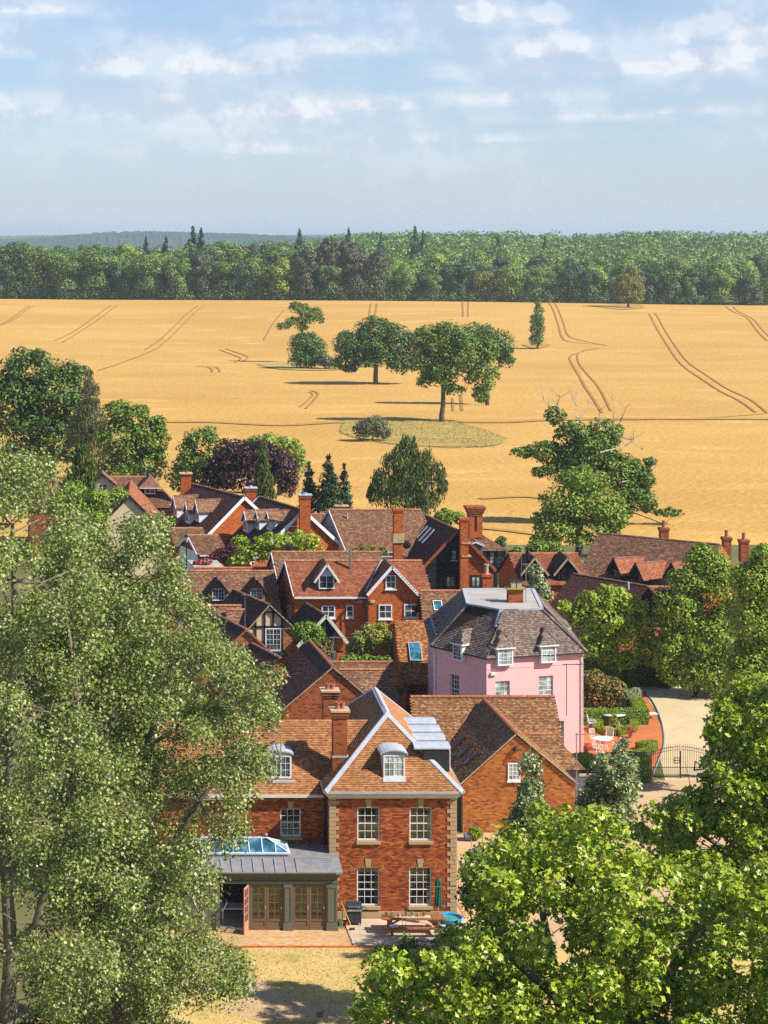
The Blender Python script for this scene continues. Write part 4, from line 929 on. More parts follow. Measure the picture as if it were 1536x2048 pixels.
# --- brick barn with catslide (left of centre)
h6 = thing('brick_barn', 'brick barn whose gable faces front, dark ridge running back, behind the twin chimneys', 'barn', (16., 133, 0))
a = XZ(665, 1333, 133.); bk = XZ(619, 1286, 141.5); V_ = (bk - a)[:2] / (141.5 - 133); zr = a[2]; hw_ = 3.15; ze = zr - 2.65
F = F3(((a[0], 133, 0), (1, 0), tuple(V_))); gable_front(h6, F, -hw_, hw_, 0, ze, ze, 0, zr - .06, 'brick_a')
MB().prism([F(-hw_, .3, 0), F(hw_, .3, 0), F(hw_, 8.3, 0), F(-hw_, 8.3, 0)], (0, 0, ze)).build('wall', 'brick_a', h6)
polys, P, Q = roof_polys(F, -hw_, hw_, 0, 8.5, ze, zr, 'v', ou=.2, ov=.12, um=0); lean(h6, polys, 'tile_dark', 21)
for k in range(26): ridge_caps(h6, P + (Q - P) * k / 26 + (0, 0, .03), P + (Q - P) * (k + 1) / 26 + (0, 0, .03), 'ridge', .13, .33, single=True)
verge(h6, F(-hw_ - .2, -.13, ze - .12), F(0, -.13, zr + .06), F(hw_ + .2, -.13, ze - .12), 'cap', .04, .07)
h7 = thing('brick_barn', 'low barn with lichened red tiles joined crosswise to the brick barn, right of its ridge', 'barn', (18.5, 137, 0))
F = F3(((0, 134.6, 0), (1, 0), (0, 1))); block(h7, F, 16.4, 20.5, 0, 5., 2.8, 5.0, 'u', 'brick_a')
polys, P, Q = roof_polys(F, 16.0, 20.5, 0, 5., 2.8, 5.0, 'u', ou=.08, ov=.25); lean(h7, polys, 'tile_old', 22)
for k in range(13): ridge_caps(h7, P + (Q - P) * k / 13 + (0, 0, .03), P + (Q - P) * (k + 1) / 13 + (0, 0, .03), 'ridge', .13, .33, single=True)
ridge_caps(h7, P + V3(0, -.45, -.38), Q + V3(0, -.45, -.38), 'ridge', .12, .33)
a_ = aerial(*XZ(666, 1335, 133.5)[:2], 5.3, 7.4, 'thin aerial on a tall pole at the gable tip of the brick barn')
# --- two lower barns half hidden by the poplars
h8 = thing('tiled_barn', 'dark tiled barn end with pale verge, seen between poplar leaves left of the brick barn', 'barn', (9, 140, 0))
a = XZ(492, 1258, 143.); V_ = V3(-.30, 1, 0); F = F3(((a[0], 143, 0), (1, 0), (-.3, 1)))
gable_front(h8, F, -3.1, 3.1, 0, a[2] - 2.9, a[2] - 2.9, 0, a[2] - .06, 'brick_c'); MB().prism([F(-3.1, .3, 0), F(3.1, .3, 0), F(3.1, 7, 0), F(-3.1, 7, 0)], (0, 0, a[2] - 2.9)).build('wall', 'brick_c', h8)
polys, P, Q = roof_polys(F, -3.1, 3.1, 0, 7, a[2] - 2.9, a[2], 'v', ou=.2, ov=.12, um=0); lean(h8, polys, 'tile_dark', 23); ridge_caps(h8, P, Q, 'ridge_dk'); verge(h8, F(-3.3, -.14, a[2] - 3.), F(0, -.14, a[2] + .05), F(3.3, -.14, a[2] - 3.), 'ridge', .06, .12)
h9 = thing('tiled_barn', 'dark tiled roof rising to a point in front of the half timbered gable', 'barn', (12, 138, 0))
a = XZ(560, 1315, 138.); bk = XZ(492, 1278, 144.); V_ = (bk - a)[:2] / 6.; F = F3(((a[0], 138, 0), (1, 0), tuple(V_)))
gable_front(h9, F, -3., 3., 0, a[2] - 2.7, a[2] - 2.7, 0, a[2] - .06, 'brick_a'); MB().prism([F(-3, .3, 0), F(3, .3, 0), F(3, 6, 0), F(-3, 6, 0)], (0, 0, a[2] - 2.7)).build('wall', 'brick_a', h9)
polys, P, Q = roof_polys(F, -3, 3, 0, 6, a[2] - 2.7, a[2], 'v', ou=.2, ov=.12, um=0); lean(h9, polys, 'tile_dark', 24); ridge_caps(h9, P, Q, 'ridge_dk')
# --- half timbered house
h10 = thing('half_timbered_house', 'cottage with black and cream half timbered gable and white french doors on a balcony', 'house', (14, 157, 0))
a = XZ(537, 1208, 157.); bk = XZ(477, 1185, 162.5); V_ = (bk - a)[:2] / 5.5; F = F3(((a[0], 157, 0), (1, 0), tuple(V_))); zr = a[2]
L_, R_ = XZ(494, 1257, 157.), XZ(618, 1283, 157.); ul, ur = L_[0] - a[0], R_[0] - a[0]; zl, zq = L_[2], R_[2]; vb_ = .98
xr = XZ(566, 1280, 157.)[0] - a[0]; zx = zr + (zq - zr) * xr / ur
MB().prism([F(ul, 0, 0), F(xr, 0, 0), F(xr, 0, zx - .05), F(0, 0, zr - .05), F(ul, 0, zl)], F(0, .3, 0) - F(0, 0, 0)).build('gable_wall', 'plaster', h10)
MB().prism([F(xr, -.02, 0), F(ur - .2, -.02, 0), F(ur - .2, -.02, zq + .1), F(xr, -.02, zx - .05)], F(0, .3, 0) - F(0, 0, 0)).build('side_wall', 'brick_c', h10)
def bmx(x0, z0, x1, z1, w_=.14): MB().beam(F(x0, -.03, z0), F(x1, -.03, z1), .1, w_, upv=(0, 0, 1) if abs(z1 - z0) < abs(x1 - x0) * 3 else (1, 0, 0)).build('timber', 'black_beam', h10)
zt_ = lambda x: zr + ((zl - zr) * x / ul if x < 0 else (zq - zr) * x / ur)
sx = lambda px: XZ(px, 1250, 157.)[0] - a[0]; szz = lambda py: XZ(540, py, 157.)[2]
bmx(ul + .1, szz(1253.5), xr, szz(1253.5)); bmx(sx(530), szz(1224), sx(548), szz(1224), .1)
for p in (511, 529, 546, 564): x = sx(p); bmx(x, .6 if p != 546 else szz(1253), x, zt_(x) - .15)
bmx(ul, zl, 0, zr - .12, .16); bmx(0, zr - .12, xr + .1, zt_(xr + .1) - .12, .16); bmx(sx(564), szz(1284), sx(511), szz(1284), .1)
window(h10, F(sx(530), -.05, szz(1302)), (1, 0, 0), sx(562) - sx(530), szz(1256) - szz(1302), 4, 4, leaves=2, meet=False, fw=.09)
MB().box(*sorted((F(sx(505), 0, 0)[0], F(sx(572), 0, 0)[0])), 156.1, 156.95, szz(1304) - .12, szz(1304)).build('balcony', 'black_beam', h10)
for k in range(14): MB().beam((F(sx(505), 0, 0)[0] + .19 * k, 156.12, szz(1304)), (F(sx(505), 0, 0)[0] + .19 * k, 156.12, szz(1304) + .8), .03, .03).build('baluster', 'iron', h10)
P0, Q0 = F(0, -.2, zr), F(0, 6.5, zr); lean(h10, [[F(ul - .15, 6.5, zl - .12), F(ul - .15, -.2, zl - .12), P0, Q0], [F(ur + .1, -.2, zq - .08), F(ur + .1, 6.5, zq - .08), Q0, P0]], 'tile_dark', 25); ridge_caps(h10, P0, Q0, 'ridge_dk')
verge(h10, F(ul - .15, -.22, zl - .1), F(0, -.22, zr + .05), F(ur + .1, -.22, zq - .06), 'cap', .05, .08)
MB().prism([F(ul, .3, 0), F(ur - .2, .3, 0), F(ur - .2, 6, 0), F(ul, 6, 0)], (0, 0, zq)).build('wall', 'brick_c', h10)
MB().box(*[F(ur - .9, 0, 0)[0], F(ur - .55, 0, 0)[0]], 156.9, 157.02, .6, 1.5).build('window', 'white', h10)
F = F3(((0, 157.6, 0), (1, 0), (0, 1))); x0, x1 = XZ(462, 1220, 159.)[0], XZ(515, 1220, 159.)[0]; zz_ = XZ(480, 1219, 159.4)[2]
block(h10, F, x0, x1 + 1, 0, 3.6, zz_ - 1.9, zz_, 'u', 'black_wood', name='cross_wing'); polys, P, Q = roof_polys(F, x0, x1, 0, 3.6, zz_ - 1.9, zz_, 'u', ou=.3, ov=.2); lean(h10, polys, 'tile_old', 26, name='cross_roof'); ridge_caps(h10, P, Q)
x0 = XZ(425, 1220, 159.)[0]; F = F3(((0, 158.6, 0), (1, 0), (0, 1))); block(h10, F, x0, x0 + 2.2, 0, 3, zz_ - 1.5, zz_ + .2, 'u', 'black_wood', name='cross_wing'); polys, P, Q = roof_polys(F, x0, x0 + 2.2, 0, 3., zz_ - 1.5, zz_ + .2, 'u', ou=.15, ov=.2); lean(h10, polys, 'tile_old', 27, name='cross_roof'); ridge_caps(h10, P, Q)
aerial(*XZ(490, 1255, 156.4)[:2], 3.2, 6.2, 'tall aerial with long side arm in front of the half timbered gable')
aerial(*XZ(562, 1262, 151)[:2], 2., 4.6, 'low aerial beside the french doors of the half timbered gable', d=(.8, .5))
# --- house with two dark gabled dormers
h11 = thing('brick_house', 'tiled house with two dark gabled dormers holding white windows, left of the red brick house', 'house', (13, 168, 0))
F = F3(((0, 166.2, 0), (1, 0), (-.12, 1))); X0, X1 = 6.5, XZ(561, 1220, 166.2)[0]; block(h11, F, X0, X1, 0, 5.6, 3.2, 5.95, 'u', 'brick_a')
polys, P, Q = roof_polys(F, X0, X1, 0, 5.6, 3.2, 5.95, 'u', ou=.1, ov=.25); lean(h11, polys, 'tile_old', 28); ridge_caps(h11, P, Q)
for px in (436.5, 512.5):
    c_ = XZ(px, 1201, 166.6); dormer(h11, (c_[0], 166.45, XZ(px, 1201.5, 166.5)[2]), (1, 0, 0), 1.15, 1.02, .72, 1.6, tile='tile_dark', wall='brick_b', barge='black_beam', win=(.98, .98, .02, 4, 3), over=.34, ov2=.3, pitchback=2.0)
h11b = thing('flat_roofed_house', 'low roof with flat grey top behind the two dark dormers', 'house', (12, 174, 0))
F = F3(((0, 172.6, 0), (1, 0), (-.1, 1))); x0, x1 = XZ(395, 1135, 173)[0], XZ(545, 1135, 173)[0]; z_ = XZ(470, 1137, 174)[2]; block(h11b, F, x0, x1, 0, 6, z_ - 1, z_ - 1, None, 'brick_a')
lean(h11b, [[F(x0, -.1, z_ - 1.1), F(x1, -.1, z_ - 1.1), F(x1, 1.2, z_ + .1), F(x0, 1.2, z_ + .1)]], 'tile_old', 29); MB().prism([F(x0, 1.2, z_ - .1), F(x0 + 2.6, 1.2, z_ - .1), F(x0 + 2.6, 6, z_ - .1), F(x0, 6, z_ - .1)], (0, 0, .1)).build('flat_roof', 'flatroof', h11b); ridge_caps(h11b, F(x0, 1.2, z_ + .1), F(x1, 1.2, z_ + .1))
# --- red brick house with white bargeboards
h12 = thing('red_brick_house', 'bright red brick house with white bargeboarded gable, one gabled dormer and white windows', 'house', (22, 165, 0))
YF = 165.; F = F3(((0, YF, 0), (1, 0), (-.15, 1))); ze, zr = 4.8, 7.0; x0 = XZ(590, 1187, YF)[0]; xg = XZ(733, 1187, YF)[0]; x2 = XZ(860, 1180, YF)[0]
block(h12, F, x0, x2 - .3, 0, 5.4, ze, zr, 'u', 'brick_b')
polys, P, Q = roof_polys(F, x0, x2, 0, 5.4, ze, zr, 'u', ou=.18, ov=.3)
lean(h12, polys, 'tile_red', 30); ridge_caps(h12, P, Q, 'ridge', .14)
verge(h12, F(x0 - .2, -.3, ze - .2), F(x0 - .2, 2.7, zr + .02), F(x0 - .2, 5.7, ze - .2), 'white', .05, .2)
gutter(h12, F(x0 - .15, -.36, ze - .32), F(xg, -.36, ze - .32), w=.12, h=.14); gutter(h12, F(x2 - 2, -.36, ze - .32), F(x2 + .2, -.36, ze - .32), w=.12, h=.14)
GY = 164.2; ga_, gl, gr = XZ(783, 1131, GY), XZ(733, 1187, GY), XZ(865, 1217, GY); Fg = F3(((0, GY, 0), (1, 0), (0, 1)))
wl = gl[0] + .15; wr = gr[0] - .45
MB().prism([(wl, GY, 0), (wr, GY, 0), (wr, GY, gr[2] + .3), (ga_[0], GY, ga_[2] - .1), (wl, GY, gl[2])], (0, .3, 0)).build('gable_wall', 'brick_b', h12)
MB().box(wl, wr, GY + .3, YF + 3, 0, gr[2] + .2).build('gable_block', 'brick_b', h12)
lean(h12, [[V3(gl[0], YF + 2.4, gl[2]), V3(gl[0], GY - .35, gl[2]), V3(ga_[0], GY - .35, ga_[2]), V3(ga_[0], YF + 2.8, ga_[2])], [V3(gr[0], GY - .35, gr[2]), V3(gr[0], YF + .6, gr[2]), V3(ga_[0], YF + 2.8, ga_[2]), V3(ga_[0], GY - .35, ga_[2])]], 'tile_red', 31, name='gable_roof')
ridge_caps(h12, (ga_[0], GY - .35, ga_[2]), (ga_[0], YF + 2.4, ga_[2]), 'ridge_dk'); verge(h12, V3(gl[0], GY - .38, gl[2]), V3(ga_[0], GY - .38, ga_[2] + .03), V3(gr[0], GY - .38, gr[2]), 'white', .06, .24)
MB().beam((gl[0] - .05, GY + .3, gl[2] + .1), (ga_[0] - .3, YF + 2.6, ga_[2] - .1), .1, .08).build('valley', 'leadlite', h12)
slope_sky(h12, (gl[0], YF + 2.4, gl[2]), (gl[0], GY - .35, gl[2]), (ga_[0], GY - .35, ga_[2]), 1.1, 1.0, .5, .8, lift=.06)
def pw(root, x0, x1, y0, y1, Y, cols, rows, **k):
    a = XZ(x0, y1, Y); b = XZ(x1, y0, Y); return window(root, (a[0], Y, a[2]), (1, 0, 0), b[0] - a[0], b[2] - a[2], cols, rows, meet=False, **k)
for q in ((771, 792, 1150, 1178, 2, 2), (757, 784, 1209, 1238, 2, 2), (808, 836, 1208, 1236, 2, 2)): pw(h12, q[0], q[1], q[2], q[3], GY, q[4], q[5], off=.06, fw=.09, bar=.05, sill='white')
for q in ((643, 670, 1211, 1236, 2, 2), (692, 707, 1210, 1235, 1, 2)): pw(h12, q[0], q[1], q[2], q[3], YF, q[4], q[5], off=.06, fw=.09, bar=.05, sill='white')
c_ = XZ(653, 1178, YF + .1); dormer(h12, (c_[0], YF + .1, c_[2]), (1, 0, 0), 1.3, 1.15, .95, 2, tile='tile_red', wall='clad_white', barge='white', win=(1.2, 1.08, .02, 2, 2), over=.35, ov2=.35, pitchback=2.6)
MB().tube([F(x0 + 5.0, 2.0, 6.2), F(x0 + 5.0, 2.0, 8.0)], .11, 8).build('flue', 'steel', h12)
for px, Y in ((719, YF), (745, GY)):
    c_ = XZ(px, 1203, Y); MB().prism([c_ + V3(-.16, -.1, -.1), c_ + V3(.16, -.1, -.1), c_ + V3(.2, -.1, .1), c_ + V3(-.2, -.1, .1)], (0, .1, 0)).build('alarm_box', 'cap', h12)
downpipe(h12, xg - .1, GY - .1, 0, 4.7)
# left side windows, facing the lane
mb = MB(); q = F(x0, 0, 0); 
for v0 in (1.3,): window(h12, F(x0 - .0, v0 + 1., 2.2), -unit((-.15, 1, 0)), .9, 1.3, 2, 2, off=.05, meet=False)
h12b = thing('red_brick_house', 'second parallel red tiled roof with white verge behind the red brick house', 'house', (20, 174, 0))
F = F3(((0, 170.6, 0), (1, 0), (-.15, 1))); xa, xb = XZ(560, 1115, 170.6)[0], XZ(775, 1115, 170.6)[0]; block(h12b, F, xa, xb, 0, 5, 4.6, 6.9, 'u', 'brick_b')
polys, P, Q = roof_polys(F, xa, xb, 0, 5, 4.6, 6.9, 'u', ou=.15, ov=.2); lean(h12b, polys, 'tile_old', 32); ridge_caps(h12b, P, Q); verge(h12b, F(xa - .17, -.2, 4.4), F(xa - .17, 2.5, 6.92), F(xa - .17, 5.2, 4.4), 'white', .05, .2)
aerial(*F(xa + .9, 1., 0)[:2], 5.6, 9.3, 'mast with dish and crossed aerials at the left end of the red brick house'); 
d_ = MB().lathe((0, 0, 0), [(.38, 0), (.34, .06), (.2, .12), (.05, .15)], 14).build('dish', 'metal_dk'); d_.rotation_euler = (PI / 2 + .3, 0, .4); d_.location = F(xa + .95, .6, 7.6); setp(d_, 'dark satellite dish on the mast at the left end of the red brick house', 'satellite dish'); d_.name = 'satellite_dish'
# --- porch with pale green frame
h13 = thing('garden_room', 'small glazed garden room with pale green gable frame in front of the red brick house', 'garden room', (18, 156, 0))
PY = 156.; a, l, r = XZ(650, 1229, PY), XZ(606, 1262, PY), XZ(693, 1283, PY); bk = XZ(611, 1213, 161.); V_ = (bk - a)[:2] / 5.; F = F3(((a[0], PY, 0), (1, 0), tuple(V_)))
ul, ur = -2.2, r[0] - a[0]; zl = a[2] - 2.3
lean(h13, [[F(ul, 5, zl), F(ul, -.3, zl), F(0, -.3, a[2]), F(0, 5, a[2])], [F(ur, -.3, r[2]), F(ur, 5, r[2]), F(0, 5, a[2]), F(0, -.3, a[2])]], 'tile_dark', 33); ridge_caps(h13, F(0, -.3, a[2]), F(0, 5, a[2]), 'ridge_dk'); verge(h13, F(ul, -.34, zl), F(0, -.34, a[2] + .04), F(ur, -.34, r[2]), 'sage_lite' if 0 else 'offwhite', .08, .24)
MB().prism([F(ul + .2, .1, 0), F(ur - .2, .1, 0), F(ur - .2, 4.8, 0), F(ul + .2, 4.8, 0)], (0, 0, r[2] - .2)).build('wall', 'brick_b', h13)
MB().poly(F(ul + .4, .05, 1.5), F(ur - .3, .05, 1.2), F(ur - .3, .05, r[2] + .2), F(0, .05, a[2] - .25), F(ul + .4, .05, zl + .3)).build('glazing', 'glass', h13)
fr = MB()
for x, z in ((-.75, 3.6), (0, 4.1), (.75, 3.5)): fr.beam(F(x, 0, 1.1), F(x, 0, z), .09, .09, upv=(1, 0, 0))
fr.beam(F(ul + .4, 0, 1.9), F(ur - .2, 0, 1.9), .1, .12); fr.build('frame', 'sage_lite', h13); MB().prism([F(.85, -.05, 0), F(ur - .25, -.05, 0), F(ur - .25, -.05, r[2] - .05), F(.85, -.05, r[2] + .9)], (0, .1, 0)).build('pier', 'brick_b', h13)
# --- small tiled link roofs with roof windows between the red house and the pink house
h14 = thing('link_building', 'low tiled link roof with two small roof windows between red brick house and pink house', 'outbuilding', (29, 150, 0))
F = F3(((0, 160, 0), (1, 0), (0, 1))); xa, xb = XZ(850, 1190, 160)[0], XZ(940, 1190, 160)[0] + 3; z_ = XZ(880, 1181, 162)[2]; block(h14, F, xa + .3, xb, 0, 4, z_ - 1.9, z_, 'u', 'brick_b'); polys, P, Q = roof_polys(F, xa, xb, 0, 4, z_ - 1.9, z_, 'u', ou=.1, ov=.2); lean(h14, polys, 'tile_old', 34); ridge_caps(h14, P, Q)
slope_sky(h14, polys[0][0], polys[0][1], polys[0][3], .9, 1.1, .7, .9, frame='white'); slope_sky(h14, polys[0][0], polys[0][1], polys[0][3], 1.7, .1, .7, .7, frame='white')
# --- black timber clad house with brick chimneys
h15 = thing('black_clad_house', 'black weatherboarded house with four narrow roof lights and tall brick chimneys', 'house', (35, 190, 0))
BY = 190.; a = XZ(914, 1059, BY); l = XZ(842, 1135, BY); r = XZ(993, 1142, BY); bk = XZ(856, 1033, 199.3); V_ = (bk - a)[:2] / 9.3; F = F3(((a[0], BY, 0), (1, 0), tuple(V_))); zr = a[2]; ul, ur = l[0] - a[0], r[0] - a[0]; zl, zq = l[2], r[2]
xm = XZ(937, 1100, BY)[0] - a[0]
MB().prism([F(ul + .2, 0, 0), F(xm, 0, 0), F(xm, 0, zr - .1 - xm * 1.0), F(0, 0, zr - .1), F(ul + .2, 0, zl + .1)], F(0, .3, 0) - F(0, 0, 0)).build('gable_wall', 'black_wood', h15)
MB().prism([F(xm, 0, 0), F(ur - .3, 0, 0), F(ur - .3, 0, zq + .1), F(xm, 0, zr - .1 - xm)], F(0, .3, 0) - F(0, 0, 0)).build('gable_wall', 'brick_a', h15)
MB().prism([F(ul + .2, .3, 0), F(ur - .3, .3, 0), F(ur - .3, 10, 0), F(ul + .2, 10, 0)], (0, 0, zl)).build('wall', 'black_wood', h15)
ul2 = ul - 1.6; zl2 = zl - 1.5
lean(h15, [[F(ul, 10, zl), F(ul, -.3, zl), F(0, -.3, zr), F(0, 10, zr)], [F(ur, -.3, zq), F(ur, 10, zq), F(0, 10, zr), F(0, -.3, zr)], [F(ul2, 10, zl2), F(ul2, 3.0, zl2), F(ul, 3., zl), F(ul, 10, zl)]], 'tile_dark', 35, tg=.13, lift=.035); ridge_caps(h15, F(0, -.3, zr), F(0, 10, zr), 'ridge_dk'); verge(h15, F(ul, -.34, zl), F(0, -.34, zr + .02), F(ur, -.34, zq), 'brick_a', .06, .26)
for k in range(4): slope_sky(h15, F(ul, 10, zl), F(ul, 0, zl), F(0, 0, zr), 2.1 + 1.15 * k, 2.1, .42, 1.75, lift=.08, frame='leadlite', glass='glass_cur')
pw(h15, 903, 913, 1100, 1120, BY, 1, 2, frame='iron', glass='glass_cur', sill='leadlite'); pw(h15, 890, 912, 1150, 1177, BY, 2, 1, frame='iron', glass='glass_cur', fw=.16, bar=.1)
pw(h15, 941, 963, 1150, 1177, BY, 2, 1, frame='iron', glass='glass_cur', fw=.16, bar=.1)
def stack(px0, px1, py0, py1, Y, z0, pots=(), label=None, depth=.85, **k):
    a, b = XZ(px0, py0, Y), XZ(px1, py1, Y); return chimney(h15, a[0], b[0], Y, Y + depth, z0, a[2], 'brick_b', pots=pots, label=label, **k)
s1 = stack(921, 937, 1036, 0, BY - .95, 0, label='tall slender brick chimney at the middle of the black gable', depth=.8); q = XZ(921, 1085, BY)
for z in (q[2], q[2] - 1.2): MB().box(XZ(919.5, 0, BY)[0], XZ(938.5, 0, BY)[0], BY - 1.02, BY - .1, z, z + .12).build('chimney_band', 'cap', s1)
s2 = stack(939, 965, 1016, 0, 197.5, 4.5, label='broad chimney flaring out at its top, behind the slender one', depth=1.4, bands=False)
q = XZ(939, 1016, 197.5)
for k_ in range(4): MB().box(q[0] - .1 * k_ - .02, q[0] + 1.28 + .1 * k_, 197.45 - .06 * k_, 199, q[2] - .75 + .22 * k_, q[2] - .55 + .22 * k_).build('chimney_band', 'brick_a', s2)
MB().box(q[0] + .55, q[0] + .72, 197.47, 197.55, q[2] - 2.2, q[2] - .8).build('slot', 'black_beam', s2)
stack(788, 806, 1018, 0, 186., 0, label='tall chimney standing left of the black roof', depth=.85)
q = XZ(786, 1068, 186); MB().box(q[0], q[0] + 1., 185.9, 186.95, q[2] - .8, q[2]).build('chimney_band', 'cap', h15)
stack(966, 983, 1149, 0, BY - 5, 0, pots=((.5, .5),), label='short chimney with a crowned cream pot before the brick gable', depth=.8, potm='pot_cream', ph=.9, pr=.2)
# rear hipped wing with timber framed end
RY = 196.; xl, xr_ = XZ(938, 1098, RY)[0], XZ(1012, 1098, RY)[0]; zw = XZ(1000, 1098, RY)[2]; F = F3(((0, RY, 0), (1, 0), (-.05, 1)))
block(h15, F, xl, xr_ - .3, 0, 6, zw, zw, None, 'render_grey', name='rear_wall'); polys, P, Q = roof_polys(F, xl, xr_, 0, 6.4, zw, XZ(960, 1058, 199)[2], 'u', ou=.1, ov=.3, hipb=2.6); lean(h15, polys, 'tile_old', 36, name='rear_roof'); ridge_caps(h15, P, Q)
for px in (976, 992, 1009): c_ = XZ(px, 1178, RY); MB().box(c_[0] - .12, c_[0] + .12, RY - .06, RY, 0, zw).build('timber', 'black_beam', h15)
c_ = XZ(976, 1133, RY); MB().box(c_[0], xr_ - .3, RY - .07, RY - .005, c_[2] - .15, c_[2] + .1).build('timber', 'black_beam', h15)
pw(h15, 979, 989, 1102, 1128, RY, 1, 3, frame='iron', glass='glass_cur'); pw(h15, 994, 1006, 1136, 1176, RY, 1, 5, frame='iron', glass='glass_cur'); pw(h15, 994, 1006, 1102, 1128, RY, 2, 3, frame='iron', glass='glass')
c_ = XZ(938, 1088, 193); dormer(h15, XZ(951, 1112, 193.5), (1, 0, 0), 1.4, 1.1, .3, 2, tile='tile_old', wall='render_grey', kind='gable', over=.15)
aerial(*XZ(856, 1033, 199)[:2], XZ(856, 1033, 199)[2], XZ(856, 962, 199)[2], 'tall thin whip aerial above the black tiled roof', mat='antenna')
d_ = MB().lathe((0, 0, 0), [(.42, 0), (.38, .06), (.22, .13), (.05, .16)], 14).build('satellite_dish', 'metal_dk'); d_.rotation_euler = (PI / 2 + .2, 0, -.3); d_.location = XZ(813, 1089, 188); setp(d_, 'dark satellite dish between the left chimney and the black roof', 'satellite dish')
# --- big house with white clad gable
h16 = thing('white_gabled_house', 'large house with broad mottled tile roof and white weatherboarded left gable', 'house', (29, 196, 0))
WYf = 195.; F = F3(((0, WYf, 0), (1, 0), (-.30, 1))); x0, x1 = XZ(697, 1105, WYf)[0], XZ(880, 1105, WYf)[0]; ze = XZ(697, 1108, WYf)[2]; zr = XZ(668, 1019, 199.2)[2]
block(h16, F, x0, x1, 0, 8.4, ze, zr, 'u', 'clad_white'); polys, P, Q = roof_polys(F, x0, x1, 0, 8.4, ze, zr, 'u', ou=.15, ov=.2); lean(h16, polys, 'tile_old', 37, tg=.13); ridge_caps(h16, P, Q, 'ridge', .14); verge(h16, F(x0 - .18, -.2, ze - .15), F(x0 - .18, 4.2, zr), F(x0 - .18, 8.6, ze - .15), 'white', .06, .25)
for v0 in (1.9, 3.2, 4.5): window(h16, F(x0, v0 + .9, 1.2), -unit((-.3, 1, 0)), .8, 1.5, 1, 2, off=.05, frame='metal_dk', glass='glass', meet=False)
pw(h16, 764, 790, 1104, 1114, WYf - .4, 2, 1); chimney(h16, *sorted((XZ(672, 0, 204)[0], XZ(694, 0, 204)[0])), 203.6, 204.4, 5., XZ(680, 1012, 204)[2], 'brick_b', pots=((.5, .5),), bands=False, cap='cap')
MB().tube([F(x0 + 1.3, 3.3, zr - 1), F(x0 + 1.3, 3.3, zr - .2)], .08, 6).build('vent_pipe', 'leadlite', h16)
aerial(*XZ(697, 1015, 205)[:2], 7., XZ(697, 973, 205)[2], 'thin aerial behind the ridge of the white gabled house')
# --- the two dark roofed houses with white dormers
def dark_house(label, ridge0, ridge1, YR0, YR1, halfw, drop, chims, labelc, dorms, brickside=True, extra=0, lat=None):
    """ridge ridge0 (far) -> ridge1 (near gable), pixels surveyed at depths YR0, YR1"""
    P, Q = XZ(*ridge0, YR0), XZ(*ridge1, YR1); zr = P[2]; Q[2] = zr; L = np.linalg.norm((Q - P)[:2]); d = unit((Q - P) * (1, 1, 0)); s = V3(-d[1], d[0], 0)
    if s[1] > 0: s = -s            # towards the viewer
    h = thing('dark_roofed_house', label, 'house', (P[0], P[1], 0)); ze = zr - drop
    c = lambda t, w, z: P * (1, 1, 0) + d * t + s * w + V3(0, 0, z)
    MB().prism([c(.2, halfw, 0), c(L - .2, halfw, 0), c(L - .2, -halfw, 0), c(.2, -halfw, 0)], (0, 0, ze)).build('wall', 'brick_b', h)
    for t in (.2, L - .2): MB().prism([c(t, halfw, ze), c(t, -halfw, ze), c(t, 0, zr - .08)], d * (-.2 if t > 1 else .2)).build('gable_wall', 'brick_b', h)
    o = .3; k = drop / halfw
    lean(h, [[c(-.1, halfw + o, ze - o * k), c(L + .1, halfw + o, ze - o * k), c(L + .1, 0, zr), c(-.1, 0, zr)], [c(L + .1, -halfw - o, ze - o * k), c(-.1, -halfw - o, ze - o * k), c(-.1, 0, zr), c(L + .1, 0, zr)]], 'tile_dark', 40 + extra, tg=.13)
    ridge_caps(h, c(0, 0, zr), c(L, 0, zr), 'ridge_dk')
    verge(h, c(L + .12, halfw + o, ze - o * k), c(L + .12, 0, zr), c(L + .12, -halfw - o, ze - o * k), 'white', .06, .3); verge(h, c(-.12, halfw + o, ze - o * k), c(-.12, 0, zr), c(-.12, -halfw - o, ze - o * k), 'white', .06, .3)
    return h, c, d, s, L, zr, ze
hA, c, d, s, L, zr, ze = dark_house('dark tiled house with orange brick gable, two white dormers and chimney at its far end', (384, 967), (488, 989), 214., 203., 5.6, 4.9, [], '', [])
a_ = XZ(362, 948, 213.2); chimney(hA, a_[0], a_[0] + 1.05, 213.2, 214.3, 2, a_[2], 'brick_b', bands=False, cap='cap', pots=((.6, .5),), ph=.1)
def hit(px, py, A, B, C):
    A, B, C = map(V3, (A, B, C)); n = np.cross(B - A, C - A); dr = V3((px - 170) / 4100, 1, -(py - 478) / 4100); e = V3(0, 0, EYE); return e + dr * (np.dot(A - e, n) / np.dot(dr, n))
for k in range(3):
    p = hit((376, 396, 352)[k], (1046, 1043, 1034)[k], c(0, 5.6, ze), c(L, 5.6, ze), c(0, 0, zr)); dormer(hA, p + s * .1, (.72, .70, 0) if 0 else (.25, -.97, 0), 1.3, 1.3, .9, 2.6, tile='tile_old', wall='clad_white', barge='white', win=(1., 1., .15, 2, 2), over=.2, ov2=.2, pitchback=3.2)
slope_sky(hA, c(0, 5.6, ze), c(L, 5.6, ze), c(0, 0, zr), L - 4.2, 1.4, .6, 1., frame='leadlite')
q = c(L - .0, -1.2, zr - 2.2); Rg = -s if np.cross(-s, V3(0, 0, 1))[1] > 0 else s
window(hA, c(L - .2, 0, 0) + Rg * .4 + V3(0, 0, zr - 2.7), Rg, .9, 1.1, 1, 1, off=.06, fw=.12, meet=False)
